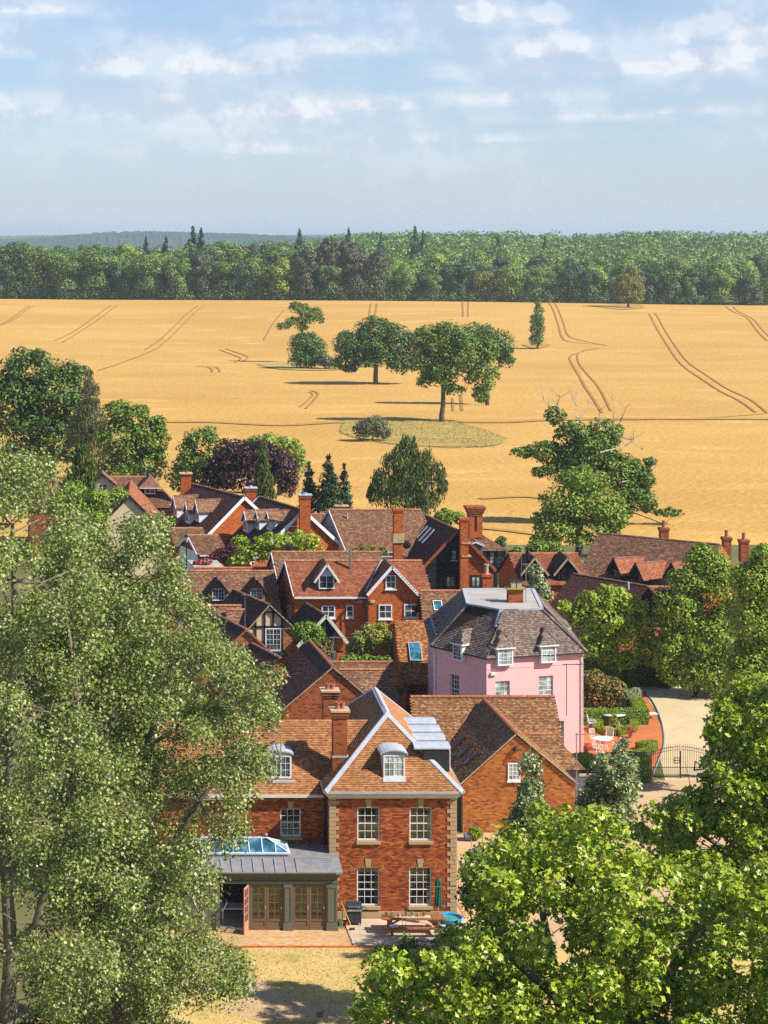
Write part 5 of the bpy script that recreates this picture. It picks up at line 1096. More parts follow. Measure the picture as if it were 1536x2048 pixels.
hB, c, d, s, L, zr, ze = dark_house('dark mossy tiled house with three white dormers and a chimney at its near gable', (520, 993), (606, 1011), 206., 196., 5.2, 4.6, [], '', [], extra=1)
a_ = XZ(600, 991, 194.6); chimney(hB, a_[0], a_[0] + 1.02, 194.6, 195.5, 0, a_[2], 'brick_b', bands=True, cap='leadlite', pots=((.5, .5),), potm='leadlite', ph=.15, pr=.2)
a_ = XZ(492, 977, 207); chimney(hB, a_[0], a_[0] + 1.05, 207, 208., 3, a_[2], 'brick_b', bands=True, cap='leadlite', pots=((.5, .5),), potm='leadlite', ph=.2)
for px, py, Y, w_ in ((487, 1068, 193., 1.5), (511, 1062, 192.5, 1.1), (533, 1064, 192.2, 1.1)):
    p = hit(px + 6, py - 4, c(0, 5.2, ze), c(L, 5.2, ze), c(0, 0, zr)); dormer(hB, p + s * .1, (.25, -.97, 0), w_, 1.2, w_ * .62, 2.6, tile='tile_old', wall='clad_white', barge='white', win=(w_ * .75, .95, .15, 2, 2), over=.2, ov2=.2, pitchback=3.3)
slope_sky(hB, c(0, 5.2, ze), c(L, 5.2, ze), c(0, 0, zr), .8, 1., .9, 1.2, frame='leadlite')
aerial(*XZ(598, 985, 197)[:2], 8., XZ(598, 941, 197)[2], 'tall aerial mast beside the near chimney of the mossy dark roof'); aerial(*XZ(491, 980, 208)[:2], 8., XZ(491, 957, 208)[2], 'broad aerial above the far chimney of the mossy dark roof', d=(-1, 0))
h17 = thing('link_building', 'small roof stub with flat lower part between mossy dark roof and white gabled house', 'outbuilding', (24, 200, 0))
F = F3(((0, 200, 0), (1, 0), (0, 1))); xa, xb = XZ(618, 1030, 200)[0], XZ(668, 1030, 200)[0]; z_ = XZ(0, 1028, 202)[2]; block(h17, F, xa, xb, 0, 4, z_ - 1.8, z_, 'u', 'brick_a'); polys, P, Q = roof_polys(F, xa, xb, 0, 4, z_ - 1.8, z_, 'u'); lean(h17, polys, 'tile_old', 44); ridge_caps(h17, P, Q)
# --- garage, and large hipped house on the far left
h18 = thing('garage', 'small white garage with brown tiled roof and white left gable near the lamp post', 'garage', (11, 186, 0))
F = F3(((0, 185, 0), (1, 0), (-.28, 1))); xa, xb = XZ(397, 1105, 185)[0], XZ(452, 1105, 185)[0]; ze = XZ(0, 1106, 185)[2]; zr = XZ(0, 1070, 187.5)[2]; block(h18, F, xa, xb, 0, 5, ze, zr, 'u', 'brick_a'); polys, P, Q = roof_polys(F, xa, xb, 0, 5, ze, zr, 'u', ou=.2); lean(h18, polys, 'tile_old', 45); ridge_caps(h18, P, Q); verge(h18, F(xa - .22, -.2, ze - .1), F(xa - .22, 2.5, zr), F(xa - .22, 5.2, ze - .1), 'white', .06, .22); gutter(h18, F(xa, -.32, ze - .2), F(xb, -.32, ze - .2)); MB().prism([F(xa - .03, 0, 0), F(xa - .03, 5, 0), F(xa - .03, 5, ze), F(xa - .03, 0, ze)], (-.05, 0, 0)).build('door', 'white', h18)
h19 = thing('garage', 'low tiled garage roof left behind the white garage, half hidden by poplar', 'garage', (8, 192, 0))
F = F3(((0, 191, 0), (1, 0), (-.2, 1))); xa, xb = XZ(352, 1075, 191)[0], XZ(415, 1075, 191)[0]; ze = XZ(0, 1090, 191)[2]; zr = XZ(0, 1056, 193.5)[2]; block(h19, F, xa, xb, 0, 5, ze, zr, 'u', 'brick_a'); polys, P, Q = roof_polys(F, xa, xb, 0, 5, ze, zr, 'u', ou=.2); lean(h19, polys, 'tile_old', 46); ridge_caps(h19, P, Q)
h20 = thing('hipped_house', 'long tiled roof with hipped right end and one dark dormer, farthest left behind the poplars', 'house', (4, 220, 0))
F = F3(((0, 213, 0), (1, 0), (-.05, 1))); xa, xb = XZ(60, 1010, 213)[0], XZ(350, 1010, 213)[0]; ze = XZ(0, 1012, 213)[2]; zr = XZ(0, 953, 218)[2]; block(h20, F, xa, xb, 0, 10, ze, ze, None, 'brick_a'); polys, P, Q = roof_polys(F, xa, xb, 0, 10, ze, zr, 'u', ou=.3, ov=.3, hipb=2.4); lean(h20, polys, 'tile_old', 47, tg=.14); ridge_caps(h20, P, Q)
c_ = XZ(300, 990, 214.2); dormer(h20, c_, (1, 0, 0), 1.5, 1.15, .75, 3, tile='tile_old', wall='black_wood', kind='hip', win=(1.1, .9, .1, 2, 2), over=.35, pitchback=3.4)
c_ = XZ(205, 985, 214.2); dormer(h20, c_, (1, 0, 0), 2.4, 1., 1.0, 3, tile='tile_old', wall='plaster', barge='black_beam', win=(1., .8, .1, 2, 2), over=.3, pitchback=3.4)
F = F3(((0, 203, 0), (1, 0), (.04, 1))); q = XZ(258, 990, 203); gable_front(h20, F, q[0] - 3.2, q[0] + 3.2, 0, q[2] - 3.2, q[2] - 3.2, q[0], q[2] - .06, 'plaster'); MB().prism([F(q[0] - 3.2, .3, 0), F(q[0] + 3.2, .3, 0), F(q[0] + 3.2, 9.8, 0), F(q[0] - 3.2, 9.8, 0)], (0, 0, q[2] - 3.2)).build('wing_wall', 'plaster', h20)
polys, P, Q = roof_polys(F, q[0] - 3.2, q[0] + 3.2, 0, 12, q[2] - 3.2, q[2], 'v', um=q[0], ou=.2, ov=.2); lean(h20, polys, 'tile_red', 48, tg=.14, name='wing_roof'); ridge_caps(h20, P, Q); verge(h20, F(q[0] - 3.4, -.22, q[2] - 3.4), F(q[0], -.22, q[2]), F(q[0] + 3.4, -.22, q[2] - 3.4), 'black_beam', .06, .26)
for dx in (0, 1.): MB().lathe(XZ(286 + 17 * dx, 952, 219) + V3(0, 0, -.2), [(.3, 0), (.42, .2), (.42, .4), (.3, .55), (.05, .6)], 10).build('roof_vent', 'metal_dk', h20)
# ================================================================== right hand group
h21 = thing('dormered_brick_house', 'red brick house with two black timbered gabled dormers right of the black clad house', 'house', (42, 176, 0))
F = F3(((0, 174, 0), (1, 0), (-.10, 1))); xa, xb = XZ(1044, 1165, 174)[0], XZ(1178, 1165, 174)[0]; ze = XZ(0, 1166, 174)[2]; zr = XZ(0, 1106, 177.4)[2]
block(h21, F, xa, xb, 0, 6.6, ze, zr, 'u', 'brick_b'); polys, P, Q = roof_polys(F, xa, xb, 0, 6.6, ze, zr, 'u', ou=.15); lean(h21, polys, 'tile_red', 50); ridge_caps(h21, P, Q)
for px in (1068, 1134): c_ = XZ(px, 1158, 174.1); dormer(h21, c_, (1, 0, 0), 1.5, .95, .95, 2.4, tile='tile_dark', wall='black_wood', barge='cap', win=(.95, .85, .05, 2, 2), frame='black_beam', over=.42, ov2=.35, pitchback=3.)
MB().tube([F(xa + .6, .4, ze), F(xa + .6, .4, zr + .9)], .11, 6).build('flue', 'iron', h21)
aerial(*XZ(1043, 1180, 168)[:2], 3.5, XZ(1043, 1090, 168)[2], 'tall L shaped aerial mast in front of the dormered brick house', d=(1, 0)); aerial(*XZ(1168, 1110, 180)[:2], 5., XZ(1168, 1098, 180)[2] + .3, 'low aerial rising where the dormered roof meets the long roof', d=(-1, 0))
h22 = thing('long_roofed_house', 'long house with broad dark red tile roof falling towards three black dormers', 'house', (58, 186, 0))
Y0, Y1 = 188., 181.; P, Q = XZ(1196, 1066, Y0), XZ(1440, 1108, Y1); zr = P[2]; Q = V3(Q[0], Q[1], zr); d = unit((Q - P) * (1, 1, 0)); s = V3(d[1], -d[0], 0); L = np.linalg.norm(Q - P); hwid = 7.2; ze = zr - 5.4
Pg = P * (1, 1, 0); c = lambda t, w, z: Pg + d * t + s * w + V3(0, 0, z)
MB().prism([c(.2, hwid, 0), c(L, hwid, 0), c(L, -hwid, 0), c(.2, -hwid, 0)], (0, 0, ze)).prism([c(.2, hwid, ze), c(.2, -hwid, ze), c(.2, 0, zr - .1)], d * L).build('wall', 'brick_b', h22)
lean(h22, [[c(0, hwid + .3, ze - .22), c(L, hwid + .3, ze - .22), c(L, 0, zr), c(0, 0, zr)], [c(L, -hwid - .3, ze - .22), c(0, -hwid - .3, ze - .22), c(0, 0, zr), c(L, 0, zr)]], 'tile_dark' if 0 else 'tile_old', 51, tg=.14); ridge_caps(h22, c(0, 0, zr), c(L, 0, zr), 'ridge_dk')
for px, py, Y in ((1234, 1158, 175.), (1278, 1168, 174.), (1350, 1168, 173)): dormer(h22, hit(px, py, c(0, hwid, ze), c(L, hwid, ze), c(0, 0, zr)) + s * .05, (.35, -.94, 0), 1.5, 1.0, .9, 3, tile='tile_red', wall='black_wood', barge='black_beam', frame='black_beam', win=(.95, .85, .05, 2, 2), over=.4, ov2=.35, pitchback=4.2)
for px, py, Y, w_ in ((1322, 1056, 190., 16), (1448, 1075, 192., 15), (1482, 1080, 192., 16)):
    a_ = XZ(px, py, Y); chimney(h22, a_[0], a_[0] + w_ * Y / 4100, Y, Y + .75, 3., a_[2], 'brick_a', pots=((.5, .5),), ph=.65, pr=.18)
h23 = thing('long_low_building', 'low building with dark tiled roof crossing behind the yellow green tree', 'outbuilding', (48, 160, 0))
Y0, Y1 = 164., 158.; P, Q = XZ(1146, 1147, Y0), XZ(1296, 1172, Y1); zr = P[2]; Q = V3(Q[0], Q[1], zr); d = unit((Q - P) * (1, 1, 0)); s = V3(d[1], -d[0], 0); L = np.linalg.norm(Q - P); hwid = 4.6; ze = zr - 3.6; Pg2 = P * (1, 1, 0); c = lambda t, w, z: Pg2 + d * t + s * w + V3(0, 0, z)
MB().prism([c(.2, hwid, 0), c(L, hwid, 0), c(L, -hwid, 0), c(.2, -hwid, 0)], (0, 0, ze)).build('wall', 'brick_a', h23)
lean(h23, [[c(0, hwid + .3, ze - .22), c(L, hwid + .3, ze - .22), c(L, 0, zr), c(0, 0, zr)], [c(L, -hwid - .3, ze - .22), c(0, -hwid - .3, ze - .22), c(0, 0, zr), c(L, 0, zr)]], 'tile_dark', 52, tg=.13); ridge_caps(h23, c(0, 0, zr), c(L, 0, zr), 'ridge_dk'); MB().tube([c(6., .6, zr - .4), c(6., .6, zr + .2)], .1, 6).build('vent_pipe', 'leadlite', h23)
h24 = thing('long_low_building', 'low building with pinkish lichened tiles right of the dark tiled one', 'outbuilding', (52, 158, 0))
F = F3(((0, 165, 0), (1, 0), (0, 1))); xa, xb = XZ(1235, 1200, 165)[0], XZ(1370, 1200, 165)[0]; ze = XZ(0, 1228, 165)[2]; zr = XZ(0, 1173, 168.5)[2]; block(h24, F, xa, xb, 0, 7, ze, zr, 'u', 'brick_a'); polys, P, Q = roof_polys(F, xa, xb, 0, 7, ze, zr, 'u'); lean(h24, polys, 'tile_old', 53); ridge_caps(h24, P, Q)
# ================================================================== trees and plants
M['lf_oak'] = m_leaf('lf_oak', [(0.060, 0.109, 0.012), (0.101, 0.182, 0.017), (0.168, 0.266, 0.026), (0.252, 0.339, 0.036)], 0.14, .12)
M['lf_dark'] = m_leaf('lf_dark', [(0.040, 0.086, 0.016), (0.065, 0.136, 0.022), (0.105, 0.193, 0.027), (0.149, 0.249, 0.038)], 0.12, .12)
M['lf_mid'] = m_leaf('lf_mid', [(0.102, 0.183, 0.015), (0.169, 0.288, 0.023), (0.289, 0.392, 0.037), (0.440, 0.496, 0.051)], 0.16, .1)
M['lf_yel'] = m_leaf('lf_yel', [(0.132, 0.231, 0.012), (0.248, 0.381, 0.018), (0.397, 0.513, 0.034), (0.529, 0.612, 0.057)], 0.2, .3)
M['lf_gold'] = m_leaf('lf_gold', [(.144, .160, .019), (.256, .256, .032), (.384, .336, .056), (.128, .192, .024)], .28, .2)
M['lf_olive'] = m_leaf('lf_olive', [(.096, .112, .048), (.160, .176, .072), (.208, .240, .096), (.144, .128, .064)], .25, .3)
M['lf_purple'] = m_leaf('lf_purple', [(.023, .010, .016), (.046, .017, .026), (.078, .026, .036), (.065, .039, .026)], .15, .2)
M['lf_magenta'] = m_leaf('lf_magenta', [(.072, .012, .024), (.144, .024, .048), (.240, .048, .072)], .2, .3)
M['lf_poplar'] = m_leaf('lf_poplar', [(0.057, 0.103, 0.014), (0.114, 0.178, 0.021), (0.194, 0.267, 0.040), (0.275, 0.326, 0.063), (0.243, 0.341, 0.056), (0.357, 0.385, 0.113), (0.648, 0.622, 0.393)], .12, .35, .4, .45)
M['lf_plane'] = m_leaf('lf_plane', [(0.067, 0.130, 0.008), (0.132, 0.225, 0.012), (0.246, 0.364, 0.016), (0.378, 0.502, 0.024), (0.549, 0.624, 0.045), (0.681, 0.694, 0.080), (0.303, 0.416, 0.020)], .16, .5, .5, .38)
M['lf_white'] = m_leaf('lf_white', [(0.050, 0.106, 0.014), (0.094, 0.163, 0.023), (0.150, 0.225, 0.040), (0.425, 0.450, 0.230), (0.650, 0.675, 0.437), (0.150, 0.225, 0.040)], .10, .5, .12, .6)
M['lf_hedge'] = m_leaf('lf_hedge', [(0.074, 0.160, 0.014), (0.129, 0.256, 0.020), (0.221, 0.352, 0.032), (0.313, 0.448, 0.043)], 0.15, 1.2)
M['lf_box'] = m_leaf('lf_box', [(.160, .240, .019), (.256, .352, .029), (.352, .432, .040)], .2, 1.5)
M['lf_red'] = m_leaf('lf_red', [(.096, .160, .019), (.160, .208, .032), (.256, .240, .048), (.480, .160, .048), (.144, .208, .032)], .25, .4)
M['lf_bamboo'] = m_leaf('lf_bamboo', [(.26, .30, .04), (.40, .42, .07), (.50, .50, .12), (.28, .34, .05)], .2, .4)
M['lf_pale'] = m_leaf('lf_pale', [(.242, .297, .110), (.385, .418, .220), (.495, .506, .308)], .3, .5)
M['lf_conif'] = m_leaf('lf_conif', [(0.018, 0.047, 0.016), (0.033, 0.076, 0.020), (0.055, 0.109, 0.028)], 0.08, .3)
M['lf_conif_y'] = m_leaf('lf_conif_y', [(.056, .096, .013), (.112, .160, .019), (.176, .224, .032)], .1, .3)
M['lf_willow'] = m_leaf('lf_willow', [(0.062, 0.106, 0.019), (0.114, 0.167, 0.032), (0.187, 0.229, 0.051)], 0.15, .2)
M['lf_wood'] = m_leaf('lf_wood', [(0.061, 0.125, 0.021), (0.097, 0.178, 0.028), (0.152, 0.251, 0.038), (0.234, 0.314, 0.055)], 0.12, .03)
M['lf_woodg'] = m_leaf('lf_woodg', [(0.087, 0.179, 0.022), (0.145, 0.258, 0.032), (0.232, 0.358, 0.047), (0.348, 0.448, 0.072)], 0.12, .03)
M['lf_woodd'] = m_leaf('lf_woodd', [(0.030, 0.070, 0.018), (0.048, 0.100, 0.023), (0.072, 0.140, 0.031), (0.108, 0.180, 0.041)], 0.1, .03)
M['lf_pine'] = m_leaf('lf_pine', [(.05, .075, .03), (.08, .10, .04), (.11, .12, .05), (.14, .12, .06)], .1, .05)
M['flower'] = m_leaf('flower', [(.600, .020, .020), (.700, .060, .050), (.650, .150, .200), (.050, .150, .020), (.040, .120, .020)], .2, 1)
DIA = (np.array([(0, -.5, 0), (.5, 0, .06), (0, .5, 0), (-.5, 0, .06)]), np.array([[0, 1, 2, 3]]))
LOB = (np.array([(0, -.5, 0), (.34, -.02, .05), (0, .55, -.03), (-.34, -.02, .05), (-.52, .12, -.02), (-.05, -.3, .02), (.52, .12, -.02), (.0, .16, .04)]), np.array([[0, 1, 2, 3], [4, 5, 6, 7]]))
def leaf_mesh(name, C, R, n, size, mat, parent, rng, asp=.7, tmpl=DIA, up=.35, shell=(.62, 1.06), droop=0., sz=1., flat=.75, p=None, loc=None):
    C, R = np.array(C, float), np.array(R, float); R3 = R if R.ndim == 2 else np.stack([R] * 3, 1)
    w_ = (R3.prod(1)) ** (2 / 3) if p is None else p; i = rng.choice(len(C), n, p=w_ / w_.sum())
    d = rng.normal(size=(n, 3)); d /= np.linalg.norm(d, axis=1)[:, None]; fl = (d[:, 2] < -.25) & (rng.random(n) < .45); d[fl, 2] *= -1
    pos = C[i] + d * R3[i] * rng.uniform(*shell, (n, 1)); pos[:, 2] *= 1
    nr = d * flat + rng.normal(size=(n, 3)) * .5 + (0, 0, up); nr /= np.linalg.norm(nr, axis=1)[:, None]
    t = np.cross(nr, rng.normal(size=(n, 3)) + (0, 0, 0)); 
    if droop: t = np.stack([rng.normal(size=n) * .25, rng.normal(size=n) * .25, -np.ones(n)], 1); nr = np.cross(t, rng.normal(size=(n, 3))); nr /= np.linalg.norm(nr, axis=1)[:, None]
    t /= np.linalg.norm(t, axis=1)[:, None] + 1e-9; b = np.cross(nr, t)
    s = size * rng.uniform(.65, 1.3, n); T_, F_ = tmpl; k = len(T_)
    v = pos[:, None, :] + s[:, None, None] * (T_[None, :, 0, None] * asp * b[:, None, :] + T_[None, :, 1, None] * t[:, None, :] + T_[None, :, 2, None] * nr[:, None, :])
    f = (np.arange(n) * k)[:, None, None] + F_[None]
    return mesh_np(name, v.reshape(-1, 3), f.reshape(-1, 4), mat, parent)
def sub_clumps(blobs, Y, rng, sub=(.32, .5), m=11, dj=.9, zflat=.8):
    C, R, A, B = [], [], 0, []
    for b in blobs:
        px, py, rx = b[:3]; ry = b[3] if len(b) > 3 else rx; yy = Y + (b[4] if len(b) > 4 else 0); s = 4100 / yy; c = XZ(px, py, yy); rx, ry = rx / s, ry / s; rd = (rx + ry) / 2 * dj; A += PI * rx * ry; B.append((c, (rx * .98, rd * .98, ry * .98)))
        for k in range(m):
            d = rng.normal(size=3); d /= np.linalg.norm(d); q = rng.uniform(*sub); r = q * (rx * ry) ** .5
            C.append(c + d * np.array([rx, rd, ry]) * rng.uniform(.5, 1.1 - q * .5)); R.append((r, r, r * zflat))
    return C, R, A, B
def limb(mb, a, b, r0, r1, rng, n=4, bend=.12, sides=6):
    a, b = V3(a), V3(b); L = np.linalg.norm(b - a); pts = [a + (b - a) * k / n + (rng.normal(size=3) * L * bend / 2 if 0 < k < n else 0) + V3(0, 0, -.06 * L * math.sin(PI * k / n)) for k in range(n + 1)]
    mb.tube(pts, [r0 + (r1 - r0) * k / n for k in range(n + 1)], sides, cap=False); return pts
def tree(name, label, cat, blobs, Y, mat, size, seed, base=None, tr=.35, cov=3.2, bark='bark', m=11, sub=(.32, .5), limbs=14, group=None, asp=.7, droop=0., up=.35, dj=.9, tmpl=DIA, zflat=.8, flat=1.1, z0=None):
    size *= 1.2; rng = np.random.default_rng(seed); C, R, area, B_ = sub_clumps(blobs, Y, rng, sub, m, dj, zflat)
    if base is None: x = np.average([c[0] for c in C]); base = (x, Y)
    elif len(base) == 2 and base[0] > 60 or base[0] < -1e3: base = (XZ(base[0], 0, Y)[0], Y)
    z0 = float(T(*base)) + (.0 if Y < 223 else .3) if z0 is None else z0
    o = thing(name, label, cat, (base[0], base[1], z0), group)
    n = int(min(60000, 2.1 * cov * area / (size * size * asp * .5)))
    Rr_ = np.array(R); wA = (Rr_.prod(1)) ** (2 / 3); wA = wA / wA.sum() * .62; Bc, Br = [b[0] for b in B_], [b[1] for b in B_]; wB = np.array([b[0] * b[2] for b in Br]); wB = wB / wB.sum() * .38
    leaf_mesh('crown', list(C) + Bc, list(R) + Br, n, size, mat, o, rng, asp=asp, droop=droop, up=up, tmpl=tmpl, flat=flat, p=np.concatenate([wA, wB]))
    mb = MB(); Ca = np.array(C); top = Ca[:, 2].max(); bot = Ca[:, 2].min(); B = V3(base[0], base[1], z0 - .2); cx = Ca.mean(0)
    hub = V3(B[0] * .9 + cx[0] * .1, base[1], min(bot + (top - bot) * .25, top)); hub[2] = max(hub[2], z0 + .5); limb(mb, B, hub, tr, tr * .7, rng, 4, .04, 8); tip = V3(cx[0], cx[1], bot + (top - bot) * .75); limb(mb, hub, tip, tr * .7, tr * .2, rng, 4, .08, 7)
    for k in rng.choice(len(C), min(limbs, len(C)), replace=False): t = rng.uniform(0, .7); s = hub + (tip - hub) * t; limb(mb, s, Ca[k], tr * .28 * (1 - t * .5), tr * .05, rng, 4, .14, 5)
    mb.build('trunk', bark, o, smooth=True); return o
def vary(seed, px, py, rx, ry, k=5, f=.62):
    """a handful of overlapping blobs filling an oval"""
    r = random.Random(seed); out = [(px, py, rx * .7, ry * .7)]
    for i in range(k): a = 2 * PI * (i + r.random() * .5) / k; out.append((px + math.cos(a) * rx * .5, py + math.sin(a) * ry * .5, rx * f * r.uniform(.75, 1.05), ry * f * r.uniform(.75, 1.05)))
    return out
yG = lambda px, py: float(GT(px, py)[1])
# ---- lone trees in the wheat
Yo = yG(884, 845)
tree('oak_tree', 'large spreading oak with thick bare trunk in the wheat, nearest the rough grass circle', 'tree', [(855, 685, 32, 38), (895, 674, 40, 34), (930, 705, 44, 45), (965, 750, 34, 36), (880, 745, 40, 30), (905, 715, 45, 38), (962, 790, 20, 18), (850, 762, 18, 14), (845, 725, 24, 24), (975, 700, 24, 26), (910, 780, 26, 12)], Yo, 'lf_oak', .42, 3, base=(884, 0), tr=.5, m=14, cov=2.4, limbs=26, sub=(.26, .42))
Yo = yG(751, 770)
tree('oak_tree', 'dark green oak with short trunk in the wheat, left of the largest spreading oak', 'tree', [(700, 690, 38, 30), (745, 664, 40, 30), (790, 682, 38, 38), (720, 716, 42, 20), (800, 725, 28, 26), (690, 722, 28, 18), (760, 712, 45, 24), (738, 690, 45, 30), (700, 738, 18, 8), (822, 690, 22, 28), (826, 722, 16, 22)], Yo, 'lf_dark', .45, 4, base=(751, 0), tr=.6, m=14, cov=2.6, limbs=22, sub=(.28, .44))
tree('oak_tree', 'dark oak crown showing behind the upper right of the largest spreading oak', 'tree', [(955, 668, 40, 24), (1000, 690, 32, 32), (1012, 722, 18, 18), (975, 700, 40, 26), (930, 680, 30, 24)], 405, 'lf_dark', .45, 5, base=(975, 0), tr=.45, cov=2.6)
Yo = yG(612, 738)
tree('round_bush', 'dense rounded dark bush tree in the wheat under the thin crowned tree', 'bush', [(600, 697, 26, 30), (630, 702, 26, 30), (615, 682, 28, 18), (612, 718, 36, 18)], Yo, 'lf_dark', .42, 6, tr=.3, m=16, cov=2.8)
tree('pale_bush', 'low pale green bush at the right foot of the rounded dark bush', 'bush', [(652, 722, 18, 13), (668, 728, 16, 10)], Yo - 3, 'lf_olive', .4, 7, tr=.15)
tree('thin_tree', 'thin open crowned tree leaning above the rounded dark bush', 'tree', [(568, 652, 20, 8), (585, 642, 18, 9), (600, 618, 24, 12), (630, 628, 18, 14), (612, 640, 24, 10), (590, 610, 14, 8), (640, 640, 10, 8), (603, 655, 16, 8)], Yo + 30, 'lf_oak', .42, 8, base=(603, 0), tr=.4, cov=2.0, limbs=20, sub=(.3, .5))
Yo = yG(1075, 698)
tree('slim_tree', 'slim upright tree standing alone in the wheat, ragged pointed top', 'tree', [(1077, 606, 7, 9), (1077, 622, 10, 14), (1074, 640, 14, 14), (1075, 660, 16, 16), (1074, 680, 17, 12)], Yo, 'lf_oak', .38, 9, tr=.35, cov=2.6, sub=(.35, .6))
Yo = yG(1257, 616)
tree('lime_tree', 'yellowish egg shaped tree at the top of the wheat field before the wood', 'tree', [(1257, 565, 26, 24), (1257, 590, 29, 18), (1264, 543, 15, 12), (1240, 575, 17, 20), (1277, 582, 12, 22)], Yo, 'lf_gold', .5, 10, tr=.5, cov=2.8, m=15)
Yo = yG(745, 884)
tree('willow_bush', 'grey green thicket in the rough grass circle of the wheat', 'bush', [(745, 854, 36, 20), (725, 862, 22, 16), (768, 866, 20, 12)], Yo, 'lf_olive', .3, 11, tr=.12, cov=2.6, m=14)
# ---- row of trees between village and field, left
tree('oak_tree', 'huge dark round oak at the left edge behind the village roofs', 'tree', [(60, 742, 66, 42), (30, 795, 70, 56), (112, 785, 58, 52), (140, 745, 32, 28), (60, 860, 80, 52), (150, 828, 30, 46), (-30, 800, 50, 70), (120, 880, 50, 50), (30, 930, 80, 50)], 262, 'lf_dark', .36, 12, tr=.45, m=15, cov=2.4, sub=(.26, .42))
tree('olive_tree', 'feathery olive green tree squeezed between the huge dark oak and the next oak', 'tree', [(176, 752, 9, 18), (182, 790, 20, 32), (180, 840, 30, 46), (195, 890, 35, 50), (160, 870, 25, 40)], 255, 'lf_olive', .28, 13, tr=.25, cov=1.9, droop=.4, asp=.35, bark='bark_lite')
tree('oak_tree', 'round green oak standing behind the long hipped roof', 'tree', [(258, 838, 44, 34), (238, 880, 48, 48), (302, 884, 36, 38), (292, 930, 48, 40), (226, 820, 20, 18), (240, 945, 50, 35), (318, 850, 18, 20)], 248, 'lf_oak', .33, 14, tr=.5, m=15, cov=2.4, sub=(.26, .42))
tree('hedge_tree', 'open leafy tree with field showing through, between round oak and purple beech', 'tree', [(402, 878, 38, 26), (372, 902, 22, 26), (385, 940, 46, 34), (430, 930, 40, 40), (360, 960, 30, 24)], 244, 'lf_oak', .32, 15, tr=.35, cov=1.8)
tree('green_tree', 'green tree crown rising behind the purple beech', 'tree', [(540, 888, 42, 20), (588, 902, 22, 22), (510, 885, 25, 14), (600, 930, 14, 24)], 262, 'lf_mid', .33, 16, tr=.4, cov=2.4)
tree('copper_beech', 'dark purple copper beech behind the dark tiled roofs', 'tree', [(470, 912, 50, 36), (520, 912, 56, 32), (560, 936, 36, 38), (440, 944, 36, 34), (500, 955, 68, 38), (578, 972, 20, 25), (420, 968, 26, 22)], 240, 'lf_purple', .30, 17, tr=.5, m=15, cov=2.5, sub=(.26, .42))
tree('weeping_conifer', 'drooping yellow green conifer in front of the purple beech', 'tree', [(527, 892, 6, 14), (526, 915, 11, 18), (526, 940, 16, 22), (528, 968, 21, 24), (530, 990, 24, 16)], 226, 'lf_conif_y', .42, 18, tr=.2, droop=1, asp=.3, cov=2.6, sub=(.4, .7), bark='bark')
for k, (px, top, w_, lab) in enumerate(((657, 908, 34, 'tallest dark conifer right of the purple beech'), (618, 922, 24, 'dark pointed conifer left of the tallest one'), (688, 925, 22, 'small dark conifer right of the tallest one'))):
    tree('conifer', lab, 'tree', [(px, top + 8, w_ * .12, 8), (px, top + 28, w_ * .34, 14), (px, top + 50, w_ * .6, 16), (px, top + 74, w_ * .85, 18), (px, top + 100, w_, 20)], 222 + k, 'lf_conif', .4, 19 + k, tr=.2, asp=.35, cov=3.0, droop=0, up=.1, sub=(.3, .55), zflat=.5)
tree('yellow_cypress', 'weeping yellow green cypress rising left before the hipped roof', 'tree', [(164, 900, 14, 12), (168, 922, 22, 20), (165, 950, 32, 26), (163, 980, 38, 28), (160, 1010, 40, 30)], 196, 'lf_conif_y', .4, 23, tr=.3, droop=1, asp=.3, cov=2.6, sub=(.3, .55))
tree('young_tree', 'yellow green leafy tree in front of the cypress', 'tree', [(145, 985, 28, 26), (200, 1002, 38, 24), (236, 988, 22, 14), (180, 1030, 50, 30), (120, 1010, 26, 30), (160, 1070, 60, 40)], 178, 'lf_mid', .22, 24, tr=.3, cov=2.4)
tree('weeping_birch', 'tall weeping birch in front of the wheat behind the white gabled house', 'tree', [(816, 895, 20, 20), (800, 925, 34, 28), (845, 925, 24, 26), (765, 965, 24, 32), (822, 962, 40, 34), (872, 955, 18, 30), (750, 992, 16, 22), (886, 975, 10, 22), (800, 1000, 50, 28), (850, 1000, 36, 24)], 226, 'lf_willow', .36, 25, tr=.3, droop=1, asp=.3, cov=2.0, sub=(.22, .36), m=16, zflat=2.4, bark='bark_lite')
tree('leafy_bush', 'bright green bush above the right end of the white gabled house', 'bush', [(890, 1032, 22, 16), (912, 1036, 22, 14)], 215, 'lf_mid', .26, 26, tr=.15)
tree('leafy_bush', 'ragged green bush under the oak, left of the dormered brick house', 'bush', [(1080, 1094, 28, 12), (1045, 1104, 24, 11), (1110, 1096, 20, 12), (1020, 1110, 14, 9)], 205, 'lf_mid', .26, 27, tr=.12)
tree('leafy_bush', 'small dark bush at the right hand end of the timber framed wing', 'bush', [(1000, 1085, 12, 10), (1004, 1078, 8, 6)], 208, 'lf_dark', .25, 28, tr=.1)
